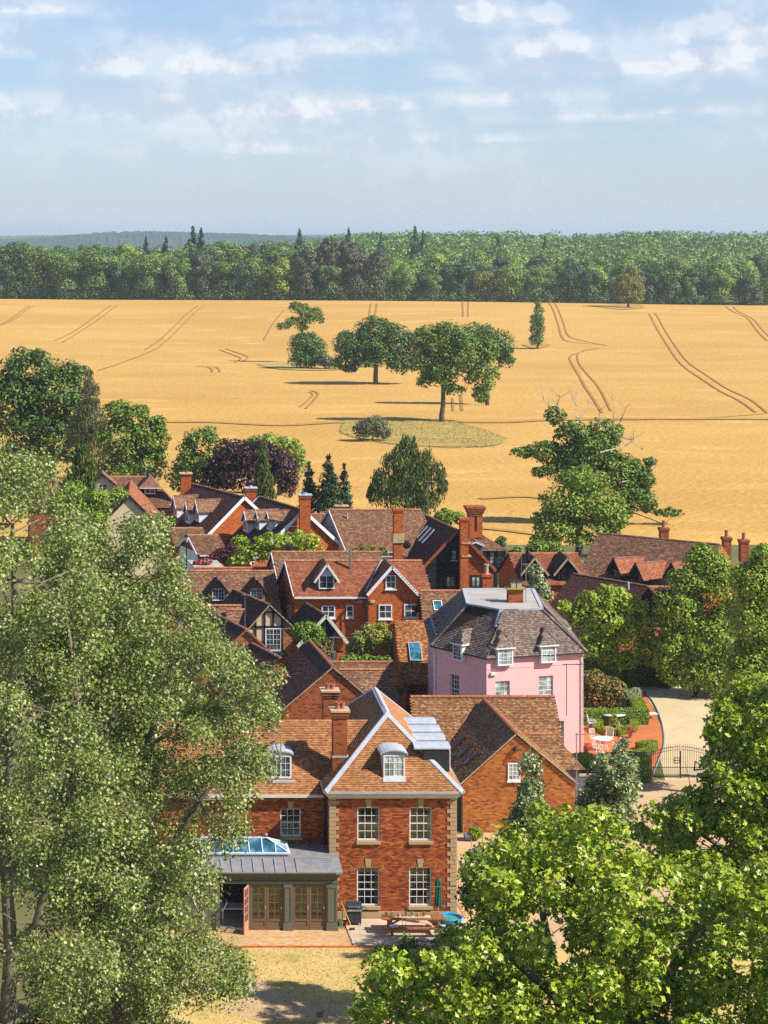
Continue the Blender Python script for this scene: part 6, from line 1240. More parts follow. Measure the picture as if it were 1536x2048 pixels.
# ---- veteran oak with dead branches, hornbeam in front
ob = tree('veteran_oak', 'sprawling old oak with bare dead branches at its top, right of centre', 'tree', [(1110, 832, 24, 18), (1150, 870, 38, 28), (1208, 868, 38, 34), (1048, 905, 32, 12), (1088, 902, 32, 22), (1200, 920, 46, 34), (1250, 930, 26, 24), (1285, 960, 24, 26), (1292, 1004, 26, 26), (1334, 1026, 34, 9), (1262, 985, 34, 34), (1240, 1022, 30, 26), (1120, 940, 40, 28), (1170, 960, 44, 30), (1300, 925, 14, 12), (1080, 945, 20, 12), (1185, 900, 56, 36), (1230, 960, 48, 44), (1150, 915, 46, 36), (1270, 950, 30, 30)], 235, 'lf_oak', .30, 29, base=(1190, 0), tr=.45, m=15, cov=3.2, limbs=46, sub=(.22, .4))
db = MB(); rg = np.random.default_rng(5)
for pts in ([(1180, 940), (1150, 880), (1128, 840), (1112, 808)], [(1150, 880), (1160, 840), (1150, 815), (1154, 785)], [(1190, 930), (1215, 880), (1228, 840), (1226, 800)], [(1215, 880), (1240, 845), (1252, 815)], [(1128, 840), (1100, 815), (1088, 800)], [(1228, 870), (1262, 880), (1285, 900)], [(1160, 840), (1178, 812)], [(1112, 815), (1120, 795)], [(1200, 905), (1250, 892), (1268, 880)], [(1240, 965), (1290, 955), (1310, 935)], [(1154, 812), (1146, 800)], [(1215, 900), (1196, 850), (1200, 820)]):
    P_ = [XZ(a, b, 234 + rg.uniform(-2, 2)) for a, b in pts]; db.tube(P_, [.085 - .06 * k / (len(P_) - 1) for k in range(len(P_))], 5, cap=False)
    for q in range(5): i = rg.integers(1, len(P_)); db.tube([P_[i], P_[i] + rg.normal(size=3) * (.7, .7, .3) + (0, 0, .9)], [.035, .015], 4, cap=False)
db.build('dead_branches', 'deadwood', ob)
tree('hornbeam', 'dense olive green hornbeam in front of the sprawling old oak', 'tree', [(1165, 962, 56, 30), (1135, 1005, 55, 38), (1195, 1015, 58, 44), (1110, 1060, 48, 34), (1180, 1065, 60, 34), (1088, 1036, 30, 14), (1225, 1040, 30, 34), (1080, 1085, 24, 16)], 214, 'lf_mid', .26, 30, base=(1160, 0), tr=.45, m=15, cov=2.3, sub=(.24, .4))
# ---- village greenery
tree('robinia', 'bright yellow green tree between the dark roofs and the red brick house', 'tree', [(560, 1084, 50, 20), (510, 1106, 42, 22), (606, 1082, 36, 18), (480, 1084, 20, 12), (625, 1104, 30, 16), (560, 1112, 52, 18), (475, 1120, 26, 16)], 180, 'lf_yel', .24, 31, tr=.2, cov=2.0, sub=(.25, .4), m=13)
tree('purple_shrub', 'purple leaved shrub beside the bright yellow green tree', 'shrub', [(448, 1112, 26, 16), (466, 1096, 18, 12), (430, 1120, 16, 12)], 182, 'lf_magenta', .22, 32, tr=.1, cov=2.5)
tree('flowering_shrub', 'small shrub with red flowers above the flat roofed house', 'shrub', [(412, 1124, 14, 8), (396, 1128, 12, 8)], 176, 'flower', .2, 33, tr=.08)
tree('young_tree', 'yellowish leafed small tree before the white gabled house', 'tree', [(735, 1100, 24, 10), (712, 1106, 16, 9), (760, 1104, 16, 10)], 184, 'lf_gold', .22, 34, tr=.1, cov=2.)
tree('laurel_bush', 'dense rounded glossy green bush before the garden room', 'bush', [(605, 1262, 22, 18), (632, 1266, 20, 18), (618, 1256, 20, 14), (620, 1276, 28, 12)], 150, 'lf_hedge', .15, 35, tr=.1, cov=2.8, m=14)
tree('shrub', 'loose yellowish shrub below the dense rounded bush', 'shrub', [(640, 1302, 22, 16), (655, 1290, 12, 12)], 147, 'lf_red', .16, 36, tr=.08)
tree('bamboo', 'feathery yellow green bamboo clump in front of the red brick house', 'bamboo', [(720, 1285, 20, 26), (752, 1276, 28, 30), (782, 1288, 20, 24), (735, 1262, 12, 18), (765, 1258, 10, 16), (708, 1300, 14, 20)], 148, 'lf_bamboo', .24, 37, tr=.05, asp=.28, cov=2.6, up=.9, limbs=30)
tree('dark_shrub', 'dark green shrub right of the bamboo beside the tile hung annex', 'shrub', [(794, 1300, 14, 30), (798, 1270, 12, 22), (780, 1318, 20, 12)], 147, 'lf_dark', .17, 38, tr=.08)
tree('leafy_bush', 'low bright green plants along the foot of the bamboo', 'shrub', [(700, 1318, 22, 8), (735, 1320, 26, 8), (765, 1320, 20, 8)], 144, 'lf_hedge', .17, 39, tr=.05)
tree('small_tree', 'little dark leaved tree by the lane left of the log store', 'tree', [(790, 1388, 10, 12), (800, 1382, 10, 8), (786, 1376, 6, 6)], 140, 'lf_dark', .16, 40, tr=.05, cov=1.8)
tree('holly_tree', 'glossy grey green holly behind the flat roof of the pink house', 'tree', [(1072, 1148, 16, 18), (1078, 1175, 24, 22), (1074, 1196, 24, 18), (1092, 1190, 14, 16)], 152, 'lf_white', .16, 41, tr=.1, cov=2.4)
tree('acacia_tree', 'bright yellow green tree right of the pink house', 'tree', [(1182, 1206, 34, 26), (1228, 1196, 38, 26), (1270, 1225, 34, 34), (1212, 1242, 56, 38), (1160, 1236, 28, 26), (1250, 1285, 48, 40), (1190, 1290, 40, 34), (1290, 1260, 20, 36), (1215, 1180, 20, 12), (1240, 1320, 50, 20), (1300, 1300, 24, 40), (1130, 1215, 16, 16)], 151, 'lf_yel', .2, 42, tr=.2, m=15, cov=2.4, sub=(.24, .4))
tree('dark_tree', 'broad dark green tree shading the far end of the cream driveway', 'tree', [(1415, 1128, 48, 36), (1370, 1166, 40, 36), (1450, 1180, 60, 50), (1362, 1225, 44, 44), (1430, 1270, 74, 56), (1345, 1290, 34, 44), (1395, 1320, 60, 34), (1460, 1330, 60, 40), (1330, 1250, 22, 30), (1400, 1100, 20, 14), (1440, 1350, 80, 34), (1350, 1345, 36, 26), (1400, 1365, 60, 16), (1330, 1210, 26, 34), (1325, 1310, 22, 40)], 149, 'lf_mid', .18, 43, tr=.3, m=15, cov=3.6, sub=(.22, .4))
tree('dark_tree', 'leafy tree at the right edge beside the broad dark green one', 'tree', [(1535, 1120, 40, 34), (1510, 1170, 44, 50), (1560, 1200, 60, 60), (1505, 1250, 50, 60), (1560, 1320, 60, 60), (1490, 1330, 44, 50), (1528, 1098, 14, 12), (1500, 1390, 50, 40), (1470, 1420, 40, 30)], 122, 'lf_mid', .15, 44, tr=.3, m=15, cov=3.0, sub=(.22, .4))
tree('photinia_bush', 'large rounded bush with orange red shoot tips beside the pink house garden', 'bush', [(1188, 1362, 28, 24), (1222, 1380, 32, 26), (1180, 1392, 24, 22), (1210, 1400, 40, 16)], 145.5, 'lf_red', .16, 45, tr=.1, m=14, cov=2.8)
tree('variegated_shrub', 'pale variegated shrub right of the rounded bush with red tips', 'shrub', [(1258, 1394, 20, 16), (1272, 1388, 12, 14), (1250, 1408, 18, 10)], 145, 'lf_pale', .17, 46, tr=.06, asp=.35, cov=2.6, up=.8)
def hedge(label, pts, w_, h, mat='lf_hedge', size=.11, seed=1, cov=1.7, name='hedge', cat='hedge', z=0., lab=None):
    """clipped hedge along a line of ground points"""
    rng = np.random.default_rng(seed); pts = [V3(p) for p in pts]; o = thing(name, label, cat, (pts[0][0], pts[0][1], z)); mb = MB(); V, F, off = [], [], 0
    C, R, N_ = [], [], []
    for a, b in zip(pts, pts[1:]):
        L = np.linalg.norm(b - a); d = (b - a) / L; s = V3(-d[1], d[0], 0); mb.par(a - s * (w_ / 2 - .07) + V3(0, 0, z), b - a, s * (w_ - .14), (0, 0, h - .08))
        for face, ar in (('t', L * w_), ('l', L * h), ('r', L * h), ('e', w_ * h), ('f', w_ * h)):
            n = int(ar * cov / (size * size * .35)); u, v = rng.random(n), rng.random(n)
            if face == 't': P_ = a + np.outer(u, b - a) + np.outer(v - .5, s * w_) + (0, 0, h); nn = (0, 0, 1)
            elif face in 'lr': g_ = 1 if face == 'l' else -1; P_ = a + np.outer(u, b - a) + s * g_ * w_ / 2 + np.outer(v, (0, 0, h)); nn = s * g_
            else: g_ = 0 if face == 'e' else 1; P_ = a + (b - a) * g_ + np.outer(u - .5, s * w_) + np.outer(v, (0, 0, h)); nn = d * (1 if g_ else -1)
            C.append(P_ + (0, 0, z) + rng.normal(size=(n, 3)) * .025); N_.append(np.tile(V3(nn), (n, 1)))
    C = np.concatenate(C); N_ = np.concatenate(N_); n = len(C); nr = N_ * .9 + rng.normal(size=(n, 3)) * .45; nr /= np.linalg.norm(nr, axis=1)[:, None]
    t = np.cross(nr, rng.normal(size=(n, 3))); t /= np.linalg.norm(t, axis=1)[:, None]; b = np.cross(nr, t); sz = size * rng.uniform(.7, 1.3, n)
    v = C[:, None] + sz[:, None, None] * (DIA[0][None, :, 0, None] * .7 * b[:, None] + DIA[0][None, :, 1, None] * t[:, None]); f = (np.arange(n) * 4)[:, None] + np.arange(4)[None]
    mesh_np('leaves', v.reshape(-1, 3), f, mat, o); mb.build('hedge_body', 'lf_dark', o); return o
hedge('tall clipped hedge behind the large rounded bush, right of the pink house', [G(1150, 1366), G(1250, 1366)], 2.6, 1.9, seed=2, size=.14)
hedge('low clipped hedge behind the far garden table', [G(1150, 1449), G(1292, 1447)], .9, 1.0, seed=3, mat='lf_hedge'); hedge('low clipped hedge turning beside the pale shrub', [G(1284, 1446), G(1262, 1405)], .9, .95, 'lf_box', seed=4)
hedge('six sided low box hedge enclosing the little spiral topiary', [G(*p) for p in ((1190, 1461), (1206, 1446), (1240, 1444), (1268, 1450), (1268, 1462), (1232, 1472), (1196, 1468), (1190, 1461))], .45, .45, 'lf_box', .08, 5)
hedge('low box hedge hooked around the near corner of the red gravel', [G(*p) for p in ((1275, 1500), (1308, 1496), (1300, 1510), (1262, 1520))], .45, .5, 'lf_box', .08, 6)
hedge('green hedge at the foot of the pink house behind the brick outbuilding', [G(1138, 1556), G(1185, 1552)], 1.1, 1.35, 'lf_hedge', .11, 7)
hedge('added dark tall hedge standing in for the shade at the far end of the driveway behind the pale shrub', [G(1244, 1372), G(1300, 1368), G(1345, 1374)], 1.6, 2.2, 'lf_dark', .16, 9)  # added hedge, its dark leaves stand in for deep shade on the ground
hedge('hedge left of the iron gate', [G(1225, 1560), G(1295, 1562)], 1.3, 1.6, 'lf_hedge', .12, 8)
tree('topiary_spiral', 'small tiered box topiary inside the low box hedge', 'topiary', [(1228, 1432, 5, 4), (1228, 1440, 8, 5), (1228, 1449, 10, 5), (1228, 1458, 11, 6)], 139, 'lf_box', .09, 50, tr=.04, cov=3.5, sub=(.5, .8))
tree('box_ball', 'clipped box ball on the paving by the brick outbuilding', 'topiary', [(951, 1666, 14, 12), (953, 1668, 12, 11)], 113.5, 'lf_box', .09, 51, tr=.05, cov=4, sub=(.5, .7))
tree('box_ball', 'little box ball in front of the spiral topiary', 'topiary', [(1214, 1464, 7, 6)], 138, 'lf_box', .08, 52, tr=.03, cov=4, sub=(.5, .7))
# ---- foreground: white poplars on the left, saplings and plane on the right
def inside(poly, px, py): return inpoly(np.array([px], float), np.array([py], float), poly)[0]
def outline_tree(name, label, poly, Y, dY, mat, size, seed, base, tr, n, rr, k, bark='bark_lite', tmpl=DIA, asp=.8, tw=90, cat='tree', up=.35, shell=(.3, 1.05), trunks=(), drop=None, cz=.85):
    rng = np.random.default_rng(seed); xs_ = [p[0] for p in poly]; ys_ = [p[1] for p in poly]; C, R = [], []
    while len(C) < k:
        px, py = rng.uniform(min(xs_), max(xs_)), rng.uniform(min(ys_), max(ys_)); Yc = Y + rng.uniform(-dY, dY); s = 4100 / Yc; r = rng.uniform(*rr); q = r * s * .62
        if not (inside(poly, px, py) and inside(poly, px + q, py) and inside(poly, px, py - q) and inside(poly, px - q, py)): continue
        if drop and any(((px - a) / c_) ** 2 + ((py - b) / d_) ** 2 < 1 for a, b, c_, d_ in drop): continue
        C.append(XZ(px, py, Yc)); R.append((r, r, r * cz))
    o = thing(name, label, cat, (base[0], base[1], 0)); n = int(n)
    leaf_mesh('crown', C, R, n, size, mat, o, rng, asp=asp, tmpl=tmpl, up=up, shell=shell, flat=.5)
    Ca = np.array(C); mb = MB(); 
    for t in trunks: pts = [XZ(*p[:3]) for p in t]; mb.tube(pts, [p[3] for p in t], 8, cap=False)
    sp = [XZ(*p[:3]) for t in trunks for p in t]
    for j in rng.choice(len(C), min(tw, len(C)), replace=False):
        d = [np.linalg.norm(Ca[j] - s_) + 3 * max(0, s_[2] - Ca[j][2]) for s_ in sp]; s_ = sp[int(np.argmin(d))]; limb(mb, s_, Ca[j], .035, .010, rng, 5, .10, 5)
    for j in range(tw * 2): i = rng.integers(len(C)); a = Ca[i] + rng.normal(size=3) * .3; d = rng.normal(size=3) * .5 + (0, 0, .3); mb.tube([a, a + d * .6 + rng.normal(size=3) * .1, a + d * 1.3], [.018, .012, .005], 4, cap=False)
    mb.build('trunk', bark, o, smooth=True); return o
pl1 = [(-260, 800), (-60, 860), (20, 866), (60, 900), (100, 900), (150, 985), (185, 1060), (215, 1200), (240, 1400), (260, 1600), (330, 1750), (300, 1900), (200, 2000), (150, 2200), (-260, 2200)]
outline_tree('white_poplar', 'enormous white poplar at the left edge, tallest tree in the foreground', pl1, 74, 5, 'lf_poplar', .13, 60, (-2.9, 74.), .5, 112000, (.6, 1.25), 300, trunks=[[(-5, 2300, 74, 0.341), (14, 2048, 74, 0.298), (22, 1900, 74, 0.260), (10, 1700, 74, 0.211), (20, 1500, 74, 0.174), (30, 1250, 74, 0.124), (25, 1050, 74, 0.062)], [(22, 1900, 74, 0.186), (70, 1850, 73.5, 0.136), (130, 1640, 73, 0.099), (160, 1400, 73, 0.074), (120, 1150, 73, 0.037)]], drop=[(20, 1960, 42, 130), (40, 1700, 20, 50)])
pl2 = [(100, 1010), (160, 1030), (210, 1060), (240, 1010), (275, 1020), (300, 975), (318, 960), (330, 1005), (352, 1035), (360, 1090), (385, 1120), (392, 1200), (450, 1225), (455, 1290), (505, 1310), (560, 1290), (590, 1330), (600, 1380), (560, 1450), (505, 1470), (520, 1500), (590, 1530), (530, 1570), (495, 1600), (505, 1660), (475, 1720), (440, 1740), (455, 1800), (430, 1850), (470, 1900), (520, 1960), (470, 2010), (430, 1990), (395, 2060), (370, 2200), (60, 2200), (80, 1800), (60, 1400), (60, 1100)]
outline_tree('white_poplar', 'broad white poplar with silvery leaves reaching over the brick house, right of the tallest one', pl2, 80, 5.5, 'lf_poplar', .13, 61, (1.6, 80.), .5, 178000, (.5, 1.15), 430, tw=170, trunks=[[(250, 2300, 80, 0.310), (240, 2050, 80, 0.260), (215, 1850, 80, 0.223), (200, 1600, 80, 0.186), (215, 1440, 80, 0.149), (235, 1300, 80, 0.105), (225, 1150, 80, 0.062)], [(200, 1600, 80, 0.136), (290, 1500, 80, 0.112), (330, 1380, 80, 0.087), (360, 1250, 80, 0.043)], [(215, 1850, 80, 0.155), (320, 1720, 79, 0.124), (400, 1600, 79, 0.087), (470, 1520, 79, 0.056), (560, 1515, 79, 0.025)], [(290, 1500, 80, 0.087), (400, 1420, 80, 0.062), (520, 1350, 80, 0.031)], [(320, 1720, 79, .09), (380, 1790, 79, .05), (410, 1850, 79, .02)]], drop=[(130, 1900, 55, 60), (470, 1250, 30, 30), (330, 1680, 14, 24)])
outline_tree('shrub', 'low shady shrubs under the poplars at the bottom left', [(20, 1900), (180, 1900), (260, 2000), (300, 2200), (20, 2200)], 84, 2, 'lf_dark', .12, 62, (1., 86), .1, 14000, (.5, .9), 40, tw=10, trunks=[[(120, 2150, 84, 0.037), (130, 2000, 84, 0.025)]], cat='shrub')
plp = [(690, 2200), (700, 2030), (730, 1960), (735, 1900), (765, 1885), (800, 1905), (860, 1890), (905, 1850), (925, 1790), (925, 1730), (970, 1700), (1000, 1640), (1060, 1600), (1130, 1580), (1200, 1600), (1250, 1655), (1300, 1700), (1400, 1740), (1560, 1700), (1700, 1700), (1700, 2300), (690, 2300)]
outline_tree('plane_tree', 'bright green maple leaved tree filling the bottom right corner', plp, 66, 5.5, 'lf_plane', .215, 63, (17, 66.), .5, 90000, (.38, .85), 640, bark='bark_lite', tmpl=LOB, asp=1., tw=120, trunks=[[(1180, 2500, 66, .4), (1160, 2200, 66, .3), (1120, 2000, 66, .2), (1080, 1800, 66, .1)], [(1160, 2200, 66, .2), (1300, 2000, 66, .16), (1400, 1850, 66, .08)], [(1120, 2000, 66, .15), (980, 1880, 65, .1), (860, 1900, 65, .05)], [(1160, 2200, 66, .15), (1000, 2100, 65, .1), (800, 2050, 65, .05)]], drop=[(1270, 1680, 24, 40), (1210, 1940, 30, 16), (1500, 1950, 30, 20)])
plr = [(1300, 1720), (1255, 1660), (1290, 1600), (1340, 1580), (1385, 1600), (1400, 1530), (1372, 1500), (1420, 1470), (1400, 1420), (1450, 1390), (1480, 1350), (1540, 1330), (1700, 1320), (1700, 1850), (1400, 1800)]
outline_tree('plane_tree', 'bright green maple leaved tree at the right edge above the filled corner', plr, 75, 4, 'lf_plane', .21, 64, (26, 75.), .5, 46000, (.36, .8), 300, tmpl=LOB, asp=1., tw=60, trunks=[[(1640, 2300, 75, .4), (1600, 1900, 75, .3), (1560, 1600, 75, .16), (1500, 1450, 75, .06)], [(1600, 1900, 75, .2), (1450, 1700, 75, .1), (1360, 1640, 75, .04)], [(1560, 1600, 75, .1), (1460, 1530, 75, .06), (1390, 1540, 75, .03)]], drop=[(1440, 1600, 24, 26), (1390, 1680, 20, 20)])
outline_tree('whitebeam', 'tall pointed silvery green sapling before the brick outbuilding gable', [(1052, 1484), (1066, 1484), (1082, 1530), (1088, 1600), (1110, 1660), (1080, 1760), (960, 1800), (940, 1700), (962, 1680), (1000, 1690), (1010, 1620), (1040, 1600), (1036, 1560)], 86, 1.3, 'lf_white', .15, 65, (18.6, 86), .1, 17000, (.25, .55), 110, tw=30, trunks=[[(1050, 2040, 86, .1), (1050, 1800, 86, .08), (1058, 1600, 86, .05), (1060, 1490, 86, .02)]])
outline_tree('whitebeam', 'broad silvery green sapling before the garden hedge, right of the pointed one', [(1110, 1640), (1150, 1610), (1165, 1560), (1190, 1520), (1215, 1490), (1240, 1450), (1262, 1490), (1275, 1530), (1290, 1570), (1270, 1640), (1230, 1680), (1130, 1740)], 92, 1.6, 'lf_white', .15, 66, (23., 92), .1, 17000, (.3, .6), 110, tw=30, trunks=[[(1200, 1960, 92, .1), (1200, 1700, 92, .08), (1225, 1560, 92, .04), (1238, 1470, 92, .02)]])
outline_tree('dark_sapling', 'dark leaved sapling beside the right quoins of the nearest brick house', [(925, 1700), (945, 1690), (975, 1720), (985, 1830), (950, 1850), (915, 1790)], 84, .8, 'lf_dark', .13, 67, (15.8, 84), .08, 3600, (.22, .45), 34, tw=10, trunks=[[(960, 2080, 84, .05), (955, 1850, 84, .04), (950, 1720, 84, .02)]])
outline_tree('sapling', 'twiggy sapling tip poking up in front of the picnic table', [(735, 1890), (760, 1880), (800, 1870), (830, 1850), (835, 1900), (860, 1880), (890, 1860), (880, 1950), (740, 1960)], 72, 1., 'lf_oak', .13, 68, (11.4, 72), .05, 2300, (.2, .4), 34, tw=14, trunks=[[(800, 2300, 72, .06), (800, 2000, 72, .04), (830, 1880, 72, .02)]])

# ---- the wood: separate trees at the front and in the canopy, a mass farther back
def wood_mesh(seed, H, Rr, mat, conifer=False, n=3000, size=.8):
    rng = np.random.default_rng(seed); C, R = [], []
    if conifer:
        for k in range(26): t = k / 25; a = rng.uniform(0, 2 * PI); q = Rr * (1 - t) * .6; C.append((math.cos(a) * q, math.sin(a) * q, H * (.2 + .78 * t))); R.append((Rr * (1 - t) * .5 + .4, Rr * (1 - t) * .5 + .4, H * .05))
    else:
        for k in range(17):
            d = rng.normal(size=3); d /= np.linalg.norm(d); d[2] = abs(d[2]) if rng.random() < .6 else d[2]; q = rng.uniform(.55, .8); C.append((d[0] * Rr * q, d[1] * Rr * q, H * .58 + d[2] * H * .40 * q)); r = Rr * rng.uniform(.34, .52); R.append((r, r, r * .8))
    if not conifer: C.append((0, 0, H * .3)); R.append((Rr * .7, Rr * .7, H * .28))
    tmp = thing('x', 'x', 'x', (0, 0, 0)); o = leaf_mesh('crown', C, R, n, size, mat, tmp, rng, asp=.8, up=.3, flat=1.9, shell=(.8, 1.04)); mb = MB(); mb.tube([(0, 0, -1), (0, 0, H * .35), (0, 0, H * .7)], [.4, .32, .15], 6, cap=False); t_ = mb.build('trunk', 'bark', tmp); a, b = o.data, t_.data
    for q in (o, t_, tmp): bpy.data.objects.remove(q)
    return a, b
WV = [wood_mesh(100 + i, (17, 19, 16, 18, 20)[i % 5], (6.2, 7, 5.6, 6.6, 7.4)[i % 5], ('lf_wood', 'lf_woodg', 'lf_woodd', 'lf_mid')[i % 4]) for i in range(7)] + [wood_mesh(120, 18, 6.2, 'lf_gold'), wood_mesh(121, 22, 5.4, 'lf_pine')]
WC = [wood_mesh(130, 24, 5.2, 'lf_conif', True), wood_mesh(131, 20, 4.0, 'lf_conif', True)]
rg = random.Random(11)
def plant(mesh, x, y, s, label, cat, group, name, zo=0.):
    o = bpy.data.objects.new(name, mesh[0]); col.objects.link(o); o.location = (x, y, float(T(x, y)) + zo); o.scale = (s, s, s * rg.uniform(.92, 1.1)); o.rotation_euler = (0, 0, rg.uniform(0, 6.28)); setp(o, label, cat, group)
    t = bpy.data.objects.new('trunk', mesh[1]); col.objects.link(t); t.parent = o; return o
cnt = 0; rows = [824, 829, 838, 850, 866, 884, 904, 928, 956]
for r, Y in enumerate(rows):
    x = -.0415 * Y - 8 + rg.uniform(0, 6); step = 10.5 if r < 2 else 12.5
    while x < .334 * Y + 6:
        v = rg.choice(WV[:7]) if rg.random() < .93 else rg.choice(WV[7:]); lft = x < 118
        if lft and 92 < x < 118 and r < 3 and rg.random() < .8: v = WV[8]
        s = (rg.uniform(.92, 1.22) if lft else rg.uniform(.74, 1.02)) * (1 if r else .9); yy = Y + rg.uniform(-3, 3)
        lab, grp = ('broadleaved tree in the front rank of the wood, facing the wheat', 'trees in the front rank of the wood') if r < 2 else ('rounded tree crown in the canopy behind the front rank of the wood', 'trees in the canopy of the wood')
        if cnt < 296: plant(v, x, yy, s, lab, 'tree', grp, 'woodland_tree'); cnt += 1
        x += step * rg.uniform(.8, 1.2)
# understorey along the wood edge
rng = np.random.default_rng(77); C = []; R = []
for k in range(330): x = rng.uniform(-38, 282); y = 823 + rng.uniform(-1, 4); r = rng.uniform(1.3, 2.8); C.append((x, y, float(T(x, y)) + r * .7)); R.append((r, r, r))
setp(leaf_mesh('undergrowth', C, R, 17000, .75, 'lf_wood', None, rng), 'shrubby undergrowth along the front edge of the wood', 'undergrowth', kind='stuff')
def mass(name, label, n, y0, y1, mat, H, Rr, size, lv, seed, ex=0, xlim=None, pw=1.):
    rng = np.random.default_rng(seed); y = y0 + (y1 - y0) * rng.random(n) ** pw; x = (rng.uniform(-.05, .345, n)) * y if xlim is None else rng.uniform(*xlim, n) * y; z = T(x, y); C, R = [], []
    for q in range(n):
        h = H * rng.uniform(.72, 1.2); k = 4; sc_ = rng.uniform(.75, 1.35)
        for j in range(k): a = rng.uniform(0, 2 * PI); e = Rr * .55 * sc_ * (j > 0); r = Rr * sc_ * rng.uniform(.5, .72); C.append((x[q] + math.cos(a) * e, y[q] + math.sin(a) * e, z[q] + h - r * (1 + .5 * rng.random()) + ex)); R.append((r, r, r * .8))
    return setp(leaf_mesh(name, C, R, lv, size, mat, None, rng, up=.3, flat=2., shell=(.86, 1.03)), label, 'woodland', kind='stuff')
mass('woodland', 'unbroken canopy of the wood running back from the wheat field', 700, 965, 1650, 'lf_wood', 17, 8, 1.95, 56000, 78)
mass('woodland', 'brighter green crowns mixed through the canopy of the wood', 550, 965, 1650, 'lf_woodg', 17, 8, 1.95, 46000, 81)
mass('woodland', 'far dark belt of trees beyond the wood on the right', 260, 1700, 2300, 'lf_wood', 12, 11, 2.2, 20000, 79, xlim=(.2, .34))
mass('hedgerow_trees', 'scattered distant trees and hedges in the blue plain on the left', 420, 2300, 3900, 'lf_wood', 15, 12, 3.2, 24000, 80)
for k, (px, top, Y, s, lab) in enumerate(((386, 456, 905, 1.6, 'broad dark conifer standing highest above the wood on the left'), (402, 459, 915, 1.3, 'dark conifer touching the highest one on its right'), (292, 475, 940, .95, 'leftmost dark conifer spire over the wood'), (332, 474, 935, 1., 'dark conifer spire second from the left over the wood'), (599, 461, 1100, 1.5, 'small dark conifer over the middle of the wood left of centre'), (697, 458, 1150, 1.4, 'ragged conifer top near the centre of the wood skyline'), (830, 455, 1120, 1.5, 'tallest ragged conifer right of the centre of the skyline'), (846, 462, 1130, .9, 'conifer close beside the tallest ragged one'), (762, 466, 1160, .9, 'flat topped pine between the two ragged conifers'), (996, 470, 1150, 1., 'single dark conifer on the right part of the skyline'), (1300, 463, 1900, 1.7, 'lone tree standing up on the far right skyline'), (1090, 474, 1200, .8, 'small conifer in the gap of the skyline right of centre'))):
    x = (px - 170) * Y / 4100; zt = EYE - (top - 478) * Y / 4100; h = (24 if k % 2 == 0 else 20); zb = zt - h * s * 1.0
    o = plant(WC[k % 2], x, Y, s, lab, 'conifer', None, 'conifer'); o.scale = (s, s, s); o.location.z = zb
# ---- rough grass in the field islands, unbuilt tufts on the lawn
M['blade'] = m_leaf('blade', [(.52, .34, .10), (.60, .40, .13), (.30, .32, .08), (.34, .34, .09), (.5, .40, .13), (.66, .45, .17)], .2, .25)
def tufts(name, label, poly, n, h, seed, wd=.35, mat='blade'):
    rng = np.random.default_rng(seed); P = np.array([p[:2] for p in poly]); lo, hi = P.min(0), P.max(0); q = rng.uniform(lo - 1, hi + 1, (n, 2)); k = inpoly(q[:, 0], q[:, 1], [tuple(p) for p in P]); q = q[k]; m = len(q)
    z = T(q[:, 0], q[:, 1]) + (.6 if lo[1] > 200 else .0); a = rng.uniform(0, 2 * PI, m); d = np.stack([np.cos(a), np.sin(a), 0 * a], 1); H = h * rng.uniform(.4, 1.2, m); ln = rng.normal(size=(m, 3)) * (.25, .25, 0); b = np.stack([q[:, 0], q[:, 1], z], 1); w_ = wd * h
    v = np.stack([b - d * w_ / 2, b + d * w_ / 2, b + d * w_ * .35 + (ln + (0, 0, 1)) * H[:, None], b - d * w_ * .45 + (ln + (0, 0, 1)) * H[:, None] * .9], 1); f = (np.arange(m) * 4)[:, None] + np.arange(4)[None]
    return setp(mesh_np(name, v.reshape(-1, 3), f, mat), label, 'grass', kind='stuff')
isl = [GT(*p) for p in ((684, 848), (780, 836), (900, 843), (960, 858), (1015, 880), (988, 896), (900, 898), (800, 893), (720, 883), (676, 868))]
tufts('rough_grass', 'straw coloured rough grass in the circle below the largest oak', isl, 26000, .2, 1, .6)
tufts('lawn_grass', 'dry tufts of the straw coloured lawn', [V3(4, 90, 0), V3(7.5, 96.2, 0), V3(20, 96.2, 0), V3(20, 86, 0), V3(6, 86, 0)], 20000, .05, 4, .7)
# ---- far wooded hills
M['hill'] = m_plain('hill', (.035, .065, .03), .95, .5, .01)
M['hill'].name = 'hill'
def hills(name, Y0, Y1, zf, seed, bump):
    xs = np.linspace(-.06 * Y0 - 500, .36 * Y1 + 500, 560); ys = np.linspace(Y0, Y1, 20); X, Y = np.meshgrid(xs, ys); t = (Y - Y0) / (Y1 - Y0); rng = np.random.default_rng(seed)
    Z = zf(X, Y) * np.sin(np.clip(t, 0, 1) * PI) ** .8 + rng.random(X.shape) * bump + T(X, Y) * 0; v = np.stack([X, Y, Z], -1).reshape(-1, 3); nx = len(xs)
    i = (np.arange(len(ys) - 1)[:, None] * nx + np.arange(nx - 1)[None]).ravel(); f = np.stack([i, i + 1, i + 1 + nx, i + nx], -1); return setp(mesh_np(name, v, f, 'hill'), kind='structure')
hills('hills', 4200, 6200, lambda x, y: 34 + 14 * np.exp(-((x / y - .035) / .045) ** 2) + 3 * np.sin(x / 180) + 2 * np.sin(x / 70 + 1) - 16 * sm((x / y - .11) / .08), 3, 5)
hills('hills', 7500, 10500, lambda x, y: 44 + 5 * np.sin(x / 700) + 3 * np.sin(x / 260 + 2) - 6 * sm((x / y - .15) / .15), 4, 6)
